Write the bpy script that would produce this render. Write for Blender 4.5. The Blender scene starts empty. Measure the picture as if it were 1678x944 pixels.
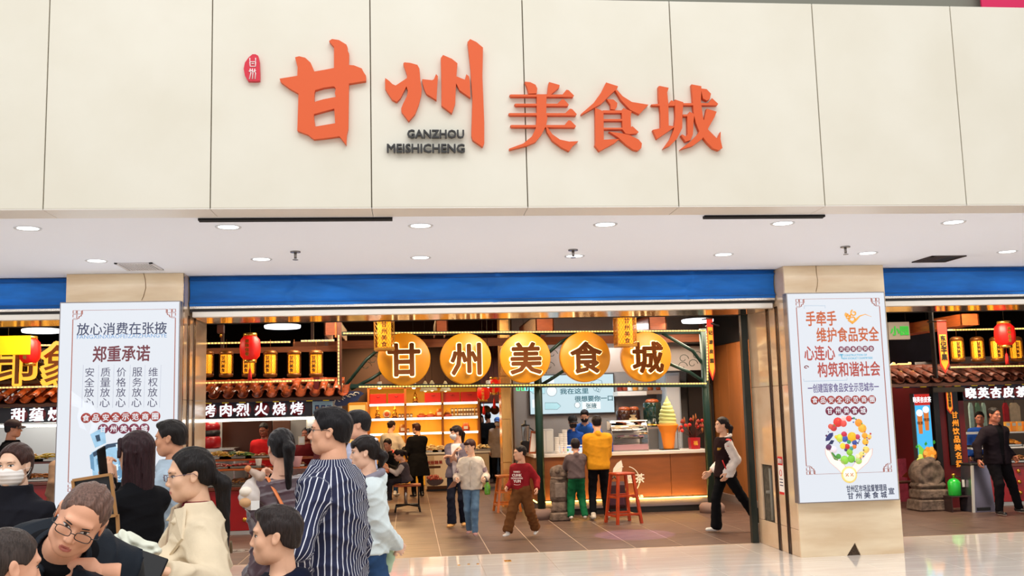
import bpy, math, random
import numpy as np
from mathutils import Vector, Matrix
random.seed(7); rng = np.random.default_rng(7)
SC = bpy.context.scene; COL = SC.collection
# ---------------------------------------------------------------- camera, world, light, exposure
FP, TH, PS, RO, EYE = 1612.18, 0.1250, 0.1069, -0.0268, 1.709      # focal length in pixels, pitch, yaw, roll, eye height
_f = Vector((math.sin(PS)*math.cos(TH), math.cos(PS)*math.cos(TH), math.sin(TH)))
_r0 = Vector((math.cos(PS), -math.sin(PS), 0)); _u0 = _r0.cross(_f)
_r = _r0*math.cos(RO) + _u0*math.sin(RO); _u = _u0*math.cos(RO) - _r0*math.sin(RO)
cam = bpy.data.cameras.new('camera'); camo = bpy.data.objects.new('camera', cam); COL.objects.link(camo)
cam.sensor_width = 36; cam.lens = 36*FP/1678; cam.clip_start = .05; cam.clip_end = 200
camo.matrix_world = Matrix(((_r.x, _u.x, -_f.x, 0), (_r.y, _u.y, -_f.y, 0), (_r.z, _u.z, -_f.z, EYE), (0, 0, 0, 1)))
SC.camera = camo
SC.view_settings.view_transform = 'Standard'; SC.view_settings.look = 'None'
SC.view_settings.gamma = 1; SC.view_settings.use_curve_mapping = False
SC.view_settings.exposure = 0.0
WS = 0.80
w = bpy.data.worlds.new('atrium_daylight'); SC.world = w; w.use_nodes = True
w.node_tree.nodes['Background'].inputs[0].default_value = (0.97, 0.98, 1.0, 1); w.node_tree.nodes['Background'].inputs[1].default_value = WS
def area(name, loc, size, power, col=(1, 1, 1), to=None, sy=None):
    l = bpy.data.lights.new(name, 'AREA'); l.energy = power; l.color = col; l.size = size
    if sy: l.shape = 'RECTANGLE'; l.size_y = sy
    o = bpy.data.objects.new(name, l); COL.objects.link(o); o.location = loc
    if to: o.rotation_euler = (Vector(to)-Vector(loc)).to_track_quat('-Z', 'Y').to_euler()
    return o
def point(name, loc, power, col=(1, 1, 1), r=.15):
    l = bpy.data.lights.new(name, 'POINT'); l.energy = power; l.color = col; l.shadow_soft_size = r
    o = bpy.data.objects.new(name, l); COL.objects.link(o); o.location = loc; return o
area('mall_overhead_fill', (0, -1.5, 12), 16, 1350, (1, .99, .98), (0, -1.5, 0), 8)  # added overhead light: brightens the mall floor and, by bounce, the soffit
for y_ in (8.29, 10.02): area('downlight_row', (1.7, y_, 3.29), 17, 105, (1, .97, .93), (1.7, y_, 0), .25)
area('mall_front_fill', (1, -4, 4.5), 8, 90, (1, .98, .96), (1, 9, 2.4), 3)  # added weak fill from behind the camera; no lamps modelled there
WARM = (1, .62, .28); MID = (1, .80, .58); COOL = (1, .97, .93)
for x, y, z, p, c in ((-4.9, 14.2, 3.5, 130, MID), (-1.2, 14.6, 3.6, 130, MID), (1.6, 14.2, 3.6, 170, MID), (4.2, 14.2, 3.6, 130, MID),
                      (8.2, 13.8, 3.5, 210, MID), (0.2, 19.5, 3.6, 230, WARM), (3.4, 17.6, 3.2, 90, COOL), (-.6, 23.5, 3.4, 240, WARM),
                      (-3.2, 17.2, 2.6, 60, MID), (8.8, 16.7, 2.4, 80, MID), (-6.0, 16.9, 2.5, 50, COOL), (2.5, 24.5, 3.2, 60, COOL), (4.7, 16.2, 3.1, 85, MID), (5.0, 13.6, 3.2, 60, MID)):
    area('ceiling_lamp_light', (x, y, z), .9, p*.72, c, (x, y, 0))
# ---------------------------------------------------------------- helpers
def ray(x, y): return _f + _r*((x-839)/FP) - _u*((y-472)/FP)
def at(x, y, Y=None, z=None, X=None, D=None):
    """point of the world seen at a pixel of the photograph, on the plane Y, z, X or at depth D"""
    d = ray(x, y)
    t = Y/d.y if Y is not None else (z-EYE)/d.z if z is not None else X/d.x if X is not None else D
    return Vector((0, 0, EYE)) + d*t
def lin(h):
    h = h.lstrip('#'); v = [int(h[i:i+2], 16)/255 for i in (0, 2, 4)]
    return tuple((c/12.92 if c < .04045 else ((c+.055)/1.055)**2.4) for c in v) + (1,)
MATS = {}
def mat(name, col='#888888', rough=.6, metal=0, emit=0, ecol=None, noise=0, nscale=8, stretch=(1, 1, 1), bump=0, bscale=None, col2=None, coat=0, trans=0, spec=.5, alpha=1, sheen=0):
    if name in MATS: return MATS[name]
    m = bpy.data.materials.new(name); m.use_nodes = True; nt = m.node_tree; b = nt.nodes['Principled BSDF']
    c = lin(col); b.inputs['Base Color'].default_value = c; b.inputs['Roughness'].default_value = rough; b.inputs['Metallic'].default_value = metal
    b.inputs['Specular IOR Level'].default_value = spec
    if coat: b.inputs['Coat Weight'].default_value = coat; b.inputs['Coat Roughness'].default_value = .08
    if trans: b.inputs['Transmission Weight'].default_value = trans
    if sheen: b.inputs['Sheen Weight'].default_value = sheen
    if alpha < 1: b.inputs['Alpha'].default_value = alpha
    if emit: b.inputs['Emission Color'].default_value = lin(ecol or col); b.inputs['Emission Strength'].default_value = emit
    if noise or bump or col2:
        tc = nt.nodes.new('ShaderNodeTexCoord'); mp = nt.nodes.new('ShaderNodeMapping'); mp.inputs['Scale'].default_value = stretch
        nt.links.new(tc.outputs['Object'], mp.inputs[0])
        nz = nt.nodes.new('ShaderNodeTexNoise'); nz.inputs['Scale'].default_value = nscale; nz.inputs['Detail'].default_value = 5; nt.links.new(mp.outputs[0], nz.inputs['Vector'])
        if noise or col2:
            rp = nt.nodes.new('ShaderNodeValToRGB'); e = rp.color_ramp.elements; e[0].position = .32; e[1].position = .68
            if col2: c2 = lin(col2); e[0].color = c; e[1].color = c2
            else:
                e[0].color = tuple(v*(1-noise) for v in c[:3])+(1,); e[1].color = tuple(min(1, v*(1+noise)) for v in c[:3])+(1,)
            nt.links.new(nz.outputs[0], rp.inputs[0]); nt.links.new(rp.outputs[0], b.inputs['Base Color'])
            if emit and col2: nt.links.new(rp.outputs[0], b.inputs['Emission Color'])
        if bump:
            bp = nt.nodes.new('ShaderNodeBump'); bp.inputs['Strength'].default_value = bump; bp.inputs['Distance'].default_value = .01
            if bscale:
                n2 = nt.nodes.new('ShaderNodeTexNoise'); n2.inputs['Scale'].default_value = bscale; n2.inputs['Detail'].default_value = 4; nt.links.new(mp.outputs[0], n2.inputs['Vector']); nt.links.new(n2.outputs[0], bp.inputs['Height'])
            else: nt.links.new(nz.outputs[0], bp.inputs['Height'])
            nt.links.new(bp.outputs[0], b.inputs['Normal'])
    MATS[name] = m; return m
def glow(name, col, e=1.0): return mat(name, '#1a1a1a', .5, 0, e, ecol=col)
def props(o, label=None, cat=None, group=None, kind=None):
    if label: o['label'] = label
    if cat: o['category'] = cat
    if group: o['group'] = group
    if kind: o['kind'] = kind
    return o
def T(name, label, cat, loc=(0, 0, 0), rz=0, group=None):
    o = bpy.data.objects.new(name, None); COL.objects.link(o); o.empty_display_size = .1
    o.location = loc; o.rotation_euler.z = rz; return props(o, label, cat, group)
class M:
    """collects shapes with material slots into one mesh"""
    def __init__(s): s.v = []; s.f = []; s.mi = []; s.sm = []; s.m = []
    def slot(s, m):
        if m not in s.m: s.m.append(m)
        return s.m.index(m)
    def add(s, vs, fs, m=None, smooth=False):
        n = len(s.v); s.v += [tuple(v) for v in vs]; k = s.slot(m) if m else 0
        for f in fs: s.f.append([i+n for i in f]); s.mi.append(k); s.sm.append(smooth)
        return s
    def box(s, a, b, m=None, bev=0):
        x0, y0, z0 = [min(p, q) for p, q in zip(a, b)]; x1, y1, z1 = [max(p, q) for p, q in zip(a, b)]
        if bev > 0:
            e = min(bev, (x1-x0)/2.1, (y1-y0)/2.1, (z1-z0)/2.1); vs = []; idx = {}
            for ix, X in enumerate((x0, x1)):
                for iy, Y in enumerate((y0, y1)):
                    for iz, Z in enumerate((z0, z1)):
                        sx, sy, sz = (1 if ix == 0 else -1), (1 if iy == 0 else -1), (1 if iz == 0 else -1)
                        idx[ix, iy, iz] = len(vs); vs += [(X, Y+sy*e, Z+sz*e), (X+sx*e, Y, Z+sz*e), (X+sx*e, Y+sy*e, Z)]
            c = lambda i, j, k, a: idx[i, j, k]+a
            fs = [[c(0,0,0,0), c(0,0,1,0), c(0,1,1,0), c(0,1,0,0)], [c(1,0,0,0), c(1,1,0,0), c(1,1,1,0), c(1,0,1,0)],
                  [c(0,0,0,1), c(1,0,0,1), c(1,0,1,1), c(0,0,1,1)], [c(0,1,0,1), c(0,1,1,1), c(1,1,1,1), c(1,1,0,1)],
                  [c(0,0,0,2), c(0,1,0,2), c(1,1,0,2), c(1,0,0,2)], [c(0,0,1,2), c(1,0,1,2), c(1,1,1,2), c(0,1,1,2)]]
            for i in (0, 1):
                for j in (0, 1):
                    fs.append([c(i,j,0,0), c(i,j,1,0), c(i,j,1,1), c(i,j,0,1)]); fs.append([c(0,i,j,1), c(1,i,j,1), c(1,i,j,2), c(0,i,j,2)]); fs.append([c(i,0,j,0), c(i,1,j,0), c(i,1,j,2), c(i,0,j,2)])
                    for k in (0, 1): fs.append([c(i,j,k,0), c(i,j,k,1), c(i,j,k,2)])
            return s.add(vs, fs, m)
        vs = [(x, y, z) for x in (x0, x1) for y in (y0, y1) for z in (z0, z1)]
        return s.add(vs, [(0,1,3,2), (4,6,7,5), (0,4,5,1), (2,3,7,6), (0,2,6,4), (1,5,7,3)], m)
    def lathe(s, c, prof, m=None, n=16, axis='z', smooth=True, sx=1, sy=1):
        """prof: list of (radius, height)"""
        vs = []; fs = []
        for r, h in prof:
            for i in range(n):
                a = 2*math.pi*i/n; p = (r*math.cos(a)*sx, r*math.sin(a)*sy, h)
                if axis == 'x': p = (p[2], p[0], p[1])
                elif axis == 'y': p = (p[0], p[2], p[1])
                vs.append((c[0]+p[0], c[1]+p[1], c[2]+p[2]))
        k = len(prof)
        for j in range(k-1):
            for i in range(n):
                q = [j*n+i, j*n+(i+1) % n, (j+1)*n+(i+1) % n, (j+1)*n+i]; fs.append(q if axis != 'y' else q[::-1])
        s.add(vs, fs, m, smooth)
        n0 = len(s.v)-len(vs); kk = s.slot(m) if m else 0
        for j, rev in ((0, True), (k-1, False)):
            if prof[j][0] > 1e-5:
                q = [n0+j*n+i for i in range(n)]; s.f.append(q[::-1] if rev != (axis == 'y') else q); s.mi.append(kk); s.sm.append(False)
        return s
    def cyl(s, c, r, h, m=None, n=14, axis='z', r2=None): return s.lathe(c, [(r, 0), (r if r2 is None else r2, h)], m, n, axis)
    def sph(s, c, r, m=None, n=10, sc=(1, 1, 1)):
        k = max(4, n//2+1); vs = [(c[0], c[1], c[2]-r*sc[2])]; fs = []
        for j in range(1, k):
            a = -math.pi/2+math.pi*j/k
            for i in range(n): b = 2*math.pi*i/n; vs.append((c[0]+r*sc[0]*math.cos(a)*math.cos(b), c[1]+r*sc[1]*math.cos(a)*math.sin(b), c[2]+r*sc[2]*math.sin(a)))
        vs.append((c[0], c[1], c[2]+r*sc[2])); L = len(vs)-1
        for i in range(n):
            fs.append((0, 1+(i+1) % n, 1+i)); fs.append((L, L-n+i, L-n+(i+1) % n))
        for j in range(k-2):
            for i in range(n): a = 1+j*n; fs.append((a+i, a+(i+1) % n, a+n+(i+1) % n, a+n+i))
        return s.add(vs, fs, m, True)
    def tube(s, pts, r, m=None, n=8, closed=False, flat=1, smooth=True):
        pts = [Vector(p) for p in pts]; N = len(pts); rs = r if isinstance(r, (list, tuple)) else [r]*N; vs = []; fs = []; up = None
        for i, p in enumerate(pts):
            t = (pts[(i+1) % N]-pts[i-1]) if closed else (pts[min(i+1, N-1)]-pts[max(i-1, 0)])
            t = t.normalized() if t.length > 1e-9 else Vector((0, 0, 1))
            if up is None: up = Vector((0, 0, 1)) if abs(t.z) < .9 else Vector((0, 1, 0))
            a = t.cross(up).normalized(); b = a.cross(t).normalized(); up = b
            for k in range(n): g = 2*math.pi*(k+.5)/n; vs.append(p+a*(rs[i]*math.cos(g))+b*(rs[i]*math.sin(g)*flat))
        for i in range(N if closed else N-1):
            for k in range(n): j = (i+1) % N; fs.append((i*n+k, i*n+(k+1) % n, j*n+(k+1) % n, j*n+k))
        if not closed: fs.append(tuple(range(n))[::-1]); fs.append(tuple((N-1)*n+k for k in range(n)))
        return s.add(vs, fs, m, smooth)
    def bar(s, a, b, w, m=None, h=None):
        """square bar from a to b"""
        return s.tube([a, b], w*.7071, m, 4, smooth=False, flat=(h or w)/w)
    def prism(s, poly, m=None, o=(0, 0, 0), ax=(1, 0, 0), ay=(0, 0, 1), dz=(0, .02, 0), tri=False):
        """poly in 2D, laid along ax, ay from o and given the thickness dz"""
        from mathutils.geometry import tessellate_polygon
        o, ax, ay, dz = map(Vector, (o, ax, ay, dz)); base = [o+ax*p[0]+ay*p[1] for p in poly]; n = len(base)
        area2 = sum(poly[i][0]*poly[(i+1) % n][1]-poly[(i+1) % n][0]*poly[i][1] for i in range(n))
        if area2 < 0: base = base[::-1]
        if ax.cross(ay).dot(dz) > 0: base = base[::-1]      # front face looks against dz
        tr = tessellate_polygon([base]); vs = base+[p+dz for p in base]; fs = []
        nrm = None
        for t in tr:
            a, b, c = (base[i] for i in t)
            if (b-a).cross(c-a).dot(-dz) < 0: t = t[::-1]
            fs.append(tuple(t)); fs.append(tuple(i+n for i in t[::-1]))
        for i in range(n): j = (i+1) % n; fs.append((j, i, i+n, j+n))
        return s.add(vs, fs, m)
    def mesh(s, tm, m, mtx=None):
        vs = [v.co if mtx is None else mtx @ v.co for v in tm.vertices]
        return s.add(vs, [tuple(p.vertices) for p in tm.polygons], m)
    def obj(s, name, mats=None, parent=None, loc=(0, 0, 0), world=False, **kw):
        me = bpy.data.meshes.new(name); vs = s.v
        if world and parent is not None:
            p = Matrix.LocRotScale(parent.location, parent.rotation_euler, None).inverted()
            if parent.parent is not None: p = p @ Matrix.LocRotScale(parent.parent.location, parent.parent.rotation_euler, None).inverted()
            vs = [p @ Vector(v) for v in vs]
        me.from_pydata([tuple(v) for v in vs], [], s.f)
        ms = s.m or ([mats] if not isinstance(mats, (list, tuple)) else mats)
        for x in ms: me.materials.append(x)
        me.polygons.foreach_set('material_index', s.mi); me.polygons.foreach_set('use_smooth', s.sm); me.update()
        return link(name, me, parent, loc, **kw)
def link(name, me, parent=None, loc=(0, 0, 0), label=None, cat=None, group=None, kind=None, rz=0):
    o = bpy.data.objects.new(name, me); COL.objects.link(o); o.parent = parent; o.location = loc; o.rotation_euler.z = rz
    return props(o, label, cat, group, kind)
def kids(o): return [c for c in bpy.data.objects if c.parent == o]
def dup(o, loc=None, rz=None, parent=None, label=None, tree=None):
    if tree is None:
        tree = {}
        for c in bpy.data.objects:
            if c.parent: tree.setdefault(c.parent.name, []).append(c)
    c = o.copy(); COL.objects.link(c)
    if parent is not None: c.parent = parent
    if loc is not None: c.location = loc
    if rz is not None: c.rotation_euler.z = rz
    if label: c['label'] = label
    for k in tree.get(o.name, []): dup(k, parent=c, tree=tree)
    return c
TXT = {}
def textmesh(s, bold=0, ext=0):
    """glyph mesh of the built-in font, centred, cap size 1, standing in XZ; bold by shifted copies"""
    k = (s, bold, ext)
    if k in TXT: return TXT[k]
    cu = bpy.data.curves.new('t', 'FONT'); cu.body = s; cu.size = 1; cu.align_x = 'CENTER'; cu.resolution_u = 2
    cu.extrude = ext
    o = bpy.data.objects.new('t', cu); COL.objects.link(o); bpy.context.view_layer.update()
    me = bpy.data.meshes.new_from_object(o.evaluated_get(bpy.context.evaluated_depsgraph_get())); bpy.data.objects.remove(o)
    n = len(me.vertices); co = np.empty(n*3, 'f'); me.vertices.foreach_get('co', co); co = co.reshape(-1, 3)
    mn, mx = co.min(0), co.max(0); co[:, :2] -= (mn[:2]+mx[:2])/2
    fs = [tuple(p.vertices) for p in me.polygons]
    vs = []; ff = []
    sh = [(0, 0)] if not bold else [(bold*math.cos(a), bold*math.sin(a)) for a in np.arange(0, 6.28, 6.2832/8)]+[(0, 0)]
    for i, (dx, dy) in enumerate(sh):
        vs += [(x+dx, -z, y+dy, i*.0004) for x, y, z in co]; ff += [tuple(q+i*n for q in f) for f in fs]
    # glyph faces look along +Z before; after the turn they look along -Y
    r = (vs, ff, mx[0]-mn[0], mx[1]-mn[1]); TXT[k] = r; return r
def put_text(mb, s, c, h=None, w=None, m=None, ax=(1, 0, 0), ay=(0, 0, 1), bold=0, depth=0, n=None, charw=None):
    """write s centred at c, with height h (one CJK em square = h) or total width w; ax, ay: directions of reading and up"""
    ax, ay, c = (Vector([float(q) for q in v]) for v in (ax, ay, c)); ax.normalize(); ay.normalize(); nn = Vector([float(q) for q in n]) if n is not None else ax.cross(ay)
    vs, fs, tw, th = textmesh(s, bold, .5 if depth else 0)
    kx = ky = 1
    if h: ky = h/th; kx = ky
    if w: kx = w/tw; ky = ky if h else kx
    return mb.add([c+ax*(x*kx)+ay*(z*ky)+nn*(-y*depth+q) for x, y, z, q in vs], fs, m)
# ---------------------------------------------------------------- bodies: signed distance fields turned into meshes
def nets(fn, lo, hi, h):
    ax = [np.arange(lo[i]-h, hi[i]+2*h, h, dtype='f') for i in range(3)]
    x, y, z = ax[0][:, None, None], ax[1][None, :, None], ax[2][None, None, :]
    V = np.broadcast_to(fn(x, y, z), (len(ax[0]), len(ax[1]), len(ax[2]))).astype('f').copy()
    V[0] = V[-1] = 1; V[:, 0] = V[:, -1] = 1; V[:, :, 0] = V[:, :, -1] = 1
    S = V < 0; c = np.zeros(tuple(n-1 for n in V.shape), 'i')
    off = [(a, b, d) for a in (0, 1) for b in (0, 1) for d in (0, 1)]
    sl = lambda A, o: A[o[0]:A.shape[0]-1+o[0], o[1]:A.shape[1]-1+o[1], o[2]:A.shape[2]-1+o[2]]
    for o in off: c += sl(S, o)
    act = (c > 0) & (c < 8); I = np.argwhere(act); n = len(I)
    ids = -np.ones(act.shape, 'i'); ids[act] = np.arange(n)
    val = np.stack([sl(V, o)[act] for o in off], 1); acc = np.zeros((n, 3), 'f'); cnt = np.zeros((n, 1), 'f'); O = np.array(off, 'f')
    for a in range(8):
        for b in range(a+1, 8):
            if np.abs(O[a]-O[b]).sum() == 1:
                va, vb = val[:, a], val[:, b]; cr = (va < 0) != (vb < 0); t = np.where(cr, va/np.where(cr, va-vb, 1), 0)[:, None]
                acc += np.where(cr[:, None], O[a]+t*(O[b]-O[a]), 0); cnt += cr[:, None]
    P = (I+acc/cnt)*h+np.array([a[0] for a in ax], 'f'); Q = []
    for k in range(3):
        p, q = (k+1) % 3, (k+2) % 3; s0 = [slice(1, -1)]*3; s1 = [slice(1, -1)]*3; s0[k] = slice(0, -1); s1[k] = slice(1, None)
        A, B = S[tuple(s0)], S[tuple(s1)]; J = np.argwhere(A != B); base = J.copy(); base[:, p] += 1; base[:, q] += 1; inn = A[tuple(J.T)]
        def cell(dp, dq):
            K = base.copy(); K[:, p] -= dp; K[:, q] -= dq; return ids[tuple(K.T)]
        f = np.stack([cell(1, 1), cell(0, 1), cell(0, 0), cell(1, 0)], 1); f[~inn] = f[~inn][:, ::-1]; Q.append(f)
    Q = np.concatenate(Q); return P, Q[(Q >= 0).all(1)]
def npmesh(name, parts, mats, attr=None):
    """parts: list of (verts, quads, material index array or int)"""
    P = np.concatenate([p[0] for p in parts]); n = 0; Q = []; mi = []
    for p in parts: Q.append(p[1]+n); n += len(p[0]); mi.append(np.full(len(p[1]), p[2]) if np.isscalar(p[2]) else p[2])
    Q = np.concatenate(Q); mi = np.concatenate(mi); me = bpy.data.meshes.new(name)
    me.vertices.add(len(P)); me.vertices.foreach_set('co', P.astype('f').ravel()); me.loops.add(len(Q)*4); me.loops.foreach_set('vertex_index', Q.astype('i').ravel())
    me.polygons.add(len(Q)); me.polygons.foreach_set('loop_start', np.arange(len(Q), dtype='i')*4); me.polygons.foreach_set('material_index', mi.astype('i'))
    me.polygons.foreach_set('use_smooth', np.ones(len(Q), bool))
    for m in mats: me.materials.append(m)
    if attr is not None: a = me.attributes.new('u', 'FLOAT', 'POINT'); a.data.foreach_set('value', attr.astype('f'))
    me.update(); me.validate(); return me
def smin(a, b, k):
    h = np.clip(.5+.5*(b-a)/k, 0, 1); return b+(a-b)*h-k*h*(1-h)
def smax(a, b, k): return -smin(-a, -b, k)
def cone(x, y, z, a, b, ra, rb):
    ba = np.subtract(b, a); L = float((ba**2).sum())+1e-9; X, Y, Z = x-a[0], y-a[1], z-a[2]
    h = np.clip((X*ba[0]+Y*ba[1]+Z*ba[2])/L, 0, 1); return np.sqrt((X-h*ba[0])**2+(Y-h*ba[1])**2+(Z-h*ba[2])**2)-(ra+(rb-ra)*h)
def ell(x, y, z, c, r):
    X, Y, Z = x-c[0], y-c[1], z-c[2]; k0 = np.sqrt((X/r[0])**2+(Y/r[1])**2+(Z/r[2])**2)
    k1 = np.sqrt((X/r[0]**2)**2+(Y/r[1]**2)**2+(Z/r[2]**2)**2)+1e-6; return k0*(k0-1)/k1
def Rm(yaw=0, pitch=0, roll=0):
    """columns: right, forward, up. yaw left+, pitch forward/down+, roll to the right+ (degrees)"""
    return np.array(Matrix.Rotation(math.radians(yaw), 3, 'Z') @ Matrix.Rotation(math.radians(-pitch), 3, 'X') @ Matrix.Rotation(math.radians(roll), 3, 'Y'))
def ik(a, t, l1, l2, hint):
    a, t, hint = map(lambda v: np.array(v, float), (a, t, hint)); d = t-a; D = np.linalg.norm(d); m = (l1+l2)*.998
    if D > m: t = a+d/D*m; d = t-a; D = m
    c = (l1*l1+D*D-l2*l2)/(2*D); hgt = math.sqrt(max(l1*l1-c*c, 0)); u = d/D; p = hint-u*hint.dot(u); p /= np.linalg.norm(p)+1e-9
    return a+u*c+p*hgt, t
TORSO = {'m': [(-.12, .155, .11), (0, .165, .115), (.25, .148, .105), (.6, .168, .115), (.84, .176, .112), (.95, .160, .095), (1.03, .105, .075), (1.1, .062, .06), (1.2, .05, .05)],
         'f': [(-.12, .165, .115), (0, .168, .115), (.28, .125, .095), (.6, .145, .118), (.84, .152, .10), (.95, .136, .085), (1.03, .085, .068), (1.1, .052, .052), (1.2, .045, .045)]}
SKIN = lambda c: mat('skin'+c, c, .5, noise=.05, nscale=25, bump=.05, spec=.35)
LIPM = lambda: mat('lips', '#bd6f62', .45)
def hands_sdf(curl, side, spread=.0, point=False):
    """hand along +z from the wrist, palm faces -y*side... thumb towards +x*side"""
    F = []
    for i, (bx, L, r) in enumerate(((.030, .072, .0088), (.010, .080, .0092), (-.011, .074, .0088), (-.030, .058, .0078))):
        a = np.array([bx, 0, .088-abs(i-1.2)*.004]); ang = 0; segs = [L*.45, L*.32, L*.25]; cur = curl*(.75+.12*i)
        if point and i == 0: cur = .05
        for j, sg in enumerate(segs):
            ang += cur*(1.25, 1.45, 1.0)[j]; b = a+sg*np.array([spread*(1.5-i)*.3, -math.sin(ang), math.cos(ang)]); F.append((a, b, r*(1-.07*j), r*(.93-.07*j))); a = b
    a = np.array([.030, -.008, .028]); b = a+np.array([.026, -.014, .030]); c = b+np.array([.006-.012*curl, -.012-.016*curl, .028]); d = c+np.array([-.004-.012*curl, -.012*curl, .022])
    F += [(a, b, .0135, .0115), (b, c, .0115, .0100), (c, d, .0100, .0082)]
    def fn(x, y, z):
        x = x*side
        p = cone(x*.62, y, z, (.012, 0, .02), (.010, 0, .082), .0155, .0135); p = smin(p, cone(x*.62, y, z, (-.012, 0, .02), (-.012, 0, .078), .0145, .0125), .012)
        p = smin(p, cone(x*.8, y, z, (0, 0, -.05), (0, 0, .02), .023, .0185), .014)
        d = p
        for a, b, ra, rb in F: d = smin(d, cone(x, y, z, a, b, ra, rb), .0045)
        return d
    return fn
def head_sdf(f):
    """f: male/female/child flavour"""
    w = {'m': 1.0, 'f': .95, 'c': 1.0}[f]; jaw = {'m': 1.12, 'f': .86, 'c': .9}[f]; ns = {'m': .92, 'f': .72, 'c': .68}[f]
    def fn(x, y, z, mouth=0):
        d = ell(x, y, z, (0, -.012, .032), (.077*w, .094, .086))
        d = smin(d, ell(x, y, z, (0, .022, -.035), (.063*w, .068, .080)), .03)
        d = smin(d, ell(x, y, z, (0, .052, -.092), (.030*jaw, .030, .022)), .035)
        for sd in (-1, 1): d = smin(d, ell(x, y, z, (sd*.046*jaw, .012, -.072), (.016, .030, .026)), .03)
        for sd in (-1, 1): d = smin(d, ell(x, y, z, (sd*.040*w, .058, -.026), (.020, .018, .020)), .022)
        d = smin(d, ell(x, y, z, (0, .078, .026), (.046, .014, .011)), .018)
        for sd in (-1, 1): d = smax(d, -ell(x, y, z, (sd*.031, .098, .003), (.017, .013, .009)), .012)
        d = smin(d, cone(x, y, z, (0, .084, .008), (0, .090+.016*ns, -.030), .0065, .0118*ns), .010)
        for sd in (-1, 1): d = smin(d, ell(x, y, z, (sd*.0125*ns, .094, -.036), (.0085*ns, .010, .0075)), .006)
        d = smin(d, ell(x, y, z, (0, .078, -.066), (.024, .014, .016)), .012)
        if mouth: d = smax(d, -ell(x, y, z, (0, .098, -.069), (.014, .016, .005+.006*mouth)), .004)
        d = smin(d, ell(x, y, z, (0, .0880, -.0625), (.0205, .0055, .0042)), .004)
        d = smin(d, ell(x, y, z, (0, .0868, -.0730-.004*mouth), (.0170, .0062, .0050)), .004)
        for sd in (-1, 1):
            e = ell(x, y+.25*(z+.005), z, (sd*.079*w, -.008, -.004), (.0075, .0175, .031)); e = smax(e, -ell(x, y, z, (sd*.088*w, -.003, -.002), (.007, .010, .019)), .004); d = smin(d, e, .006)
        d = smin(d, cone(x, y, z, (0, -.028, -.06), (0, -.045, -.19), .052 if f == 'm' else .044, .058 if f == 'm' else .046), .022)
        return d
    return fn
def hairline(y, low, front): return np.interp(y, (-.12, -.07, -.035, -.012, .02, .035, .05, .07, .09), (low, low, low*.6-.005, .012, .012, .0, .03, front-.006, front))
def fold(x, y, z, a, fr=18, seed=0):
    s = seed*1.7
    A = np.sin(fr*(z+.45*x+.10*np.sin(11*y+s))+2.5*np.sin(5*x+4*y+s)+s); B = np.sin(fr*.55*(x-.6*y+.25*z)+2*np.sin(6*z+s)); C = np.sin(fr*1.9*(z-.5*x+.3*y)+2*np.sin(8*x+5*z))
    return a*((1-np.abs(A))**2*-1.3+B*.5+(1-np.abs(C))**3*-.7+.4)
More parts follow.
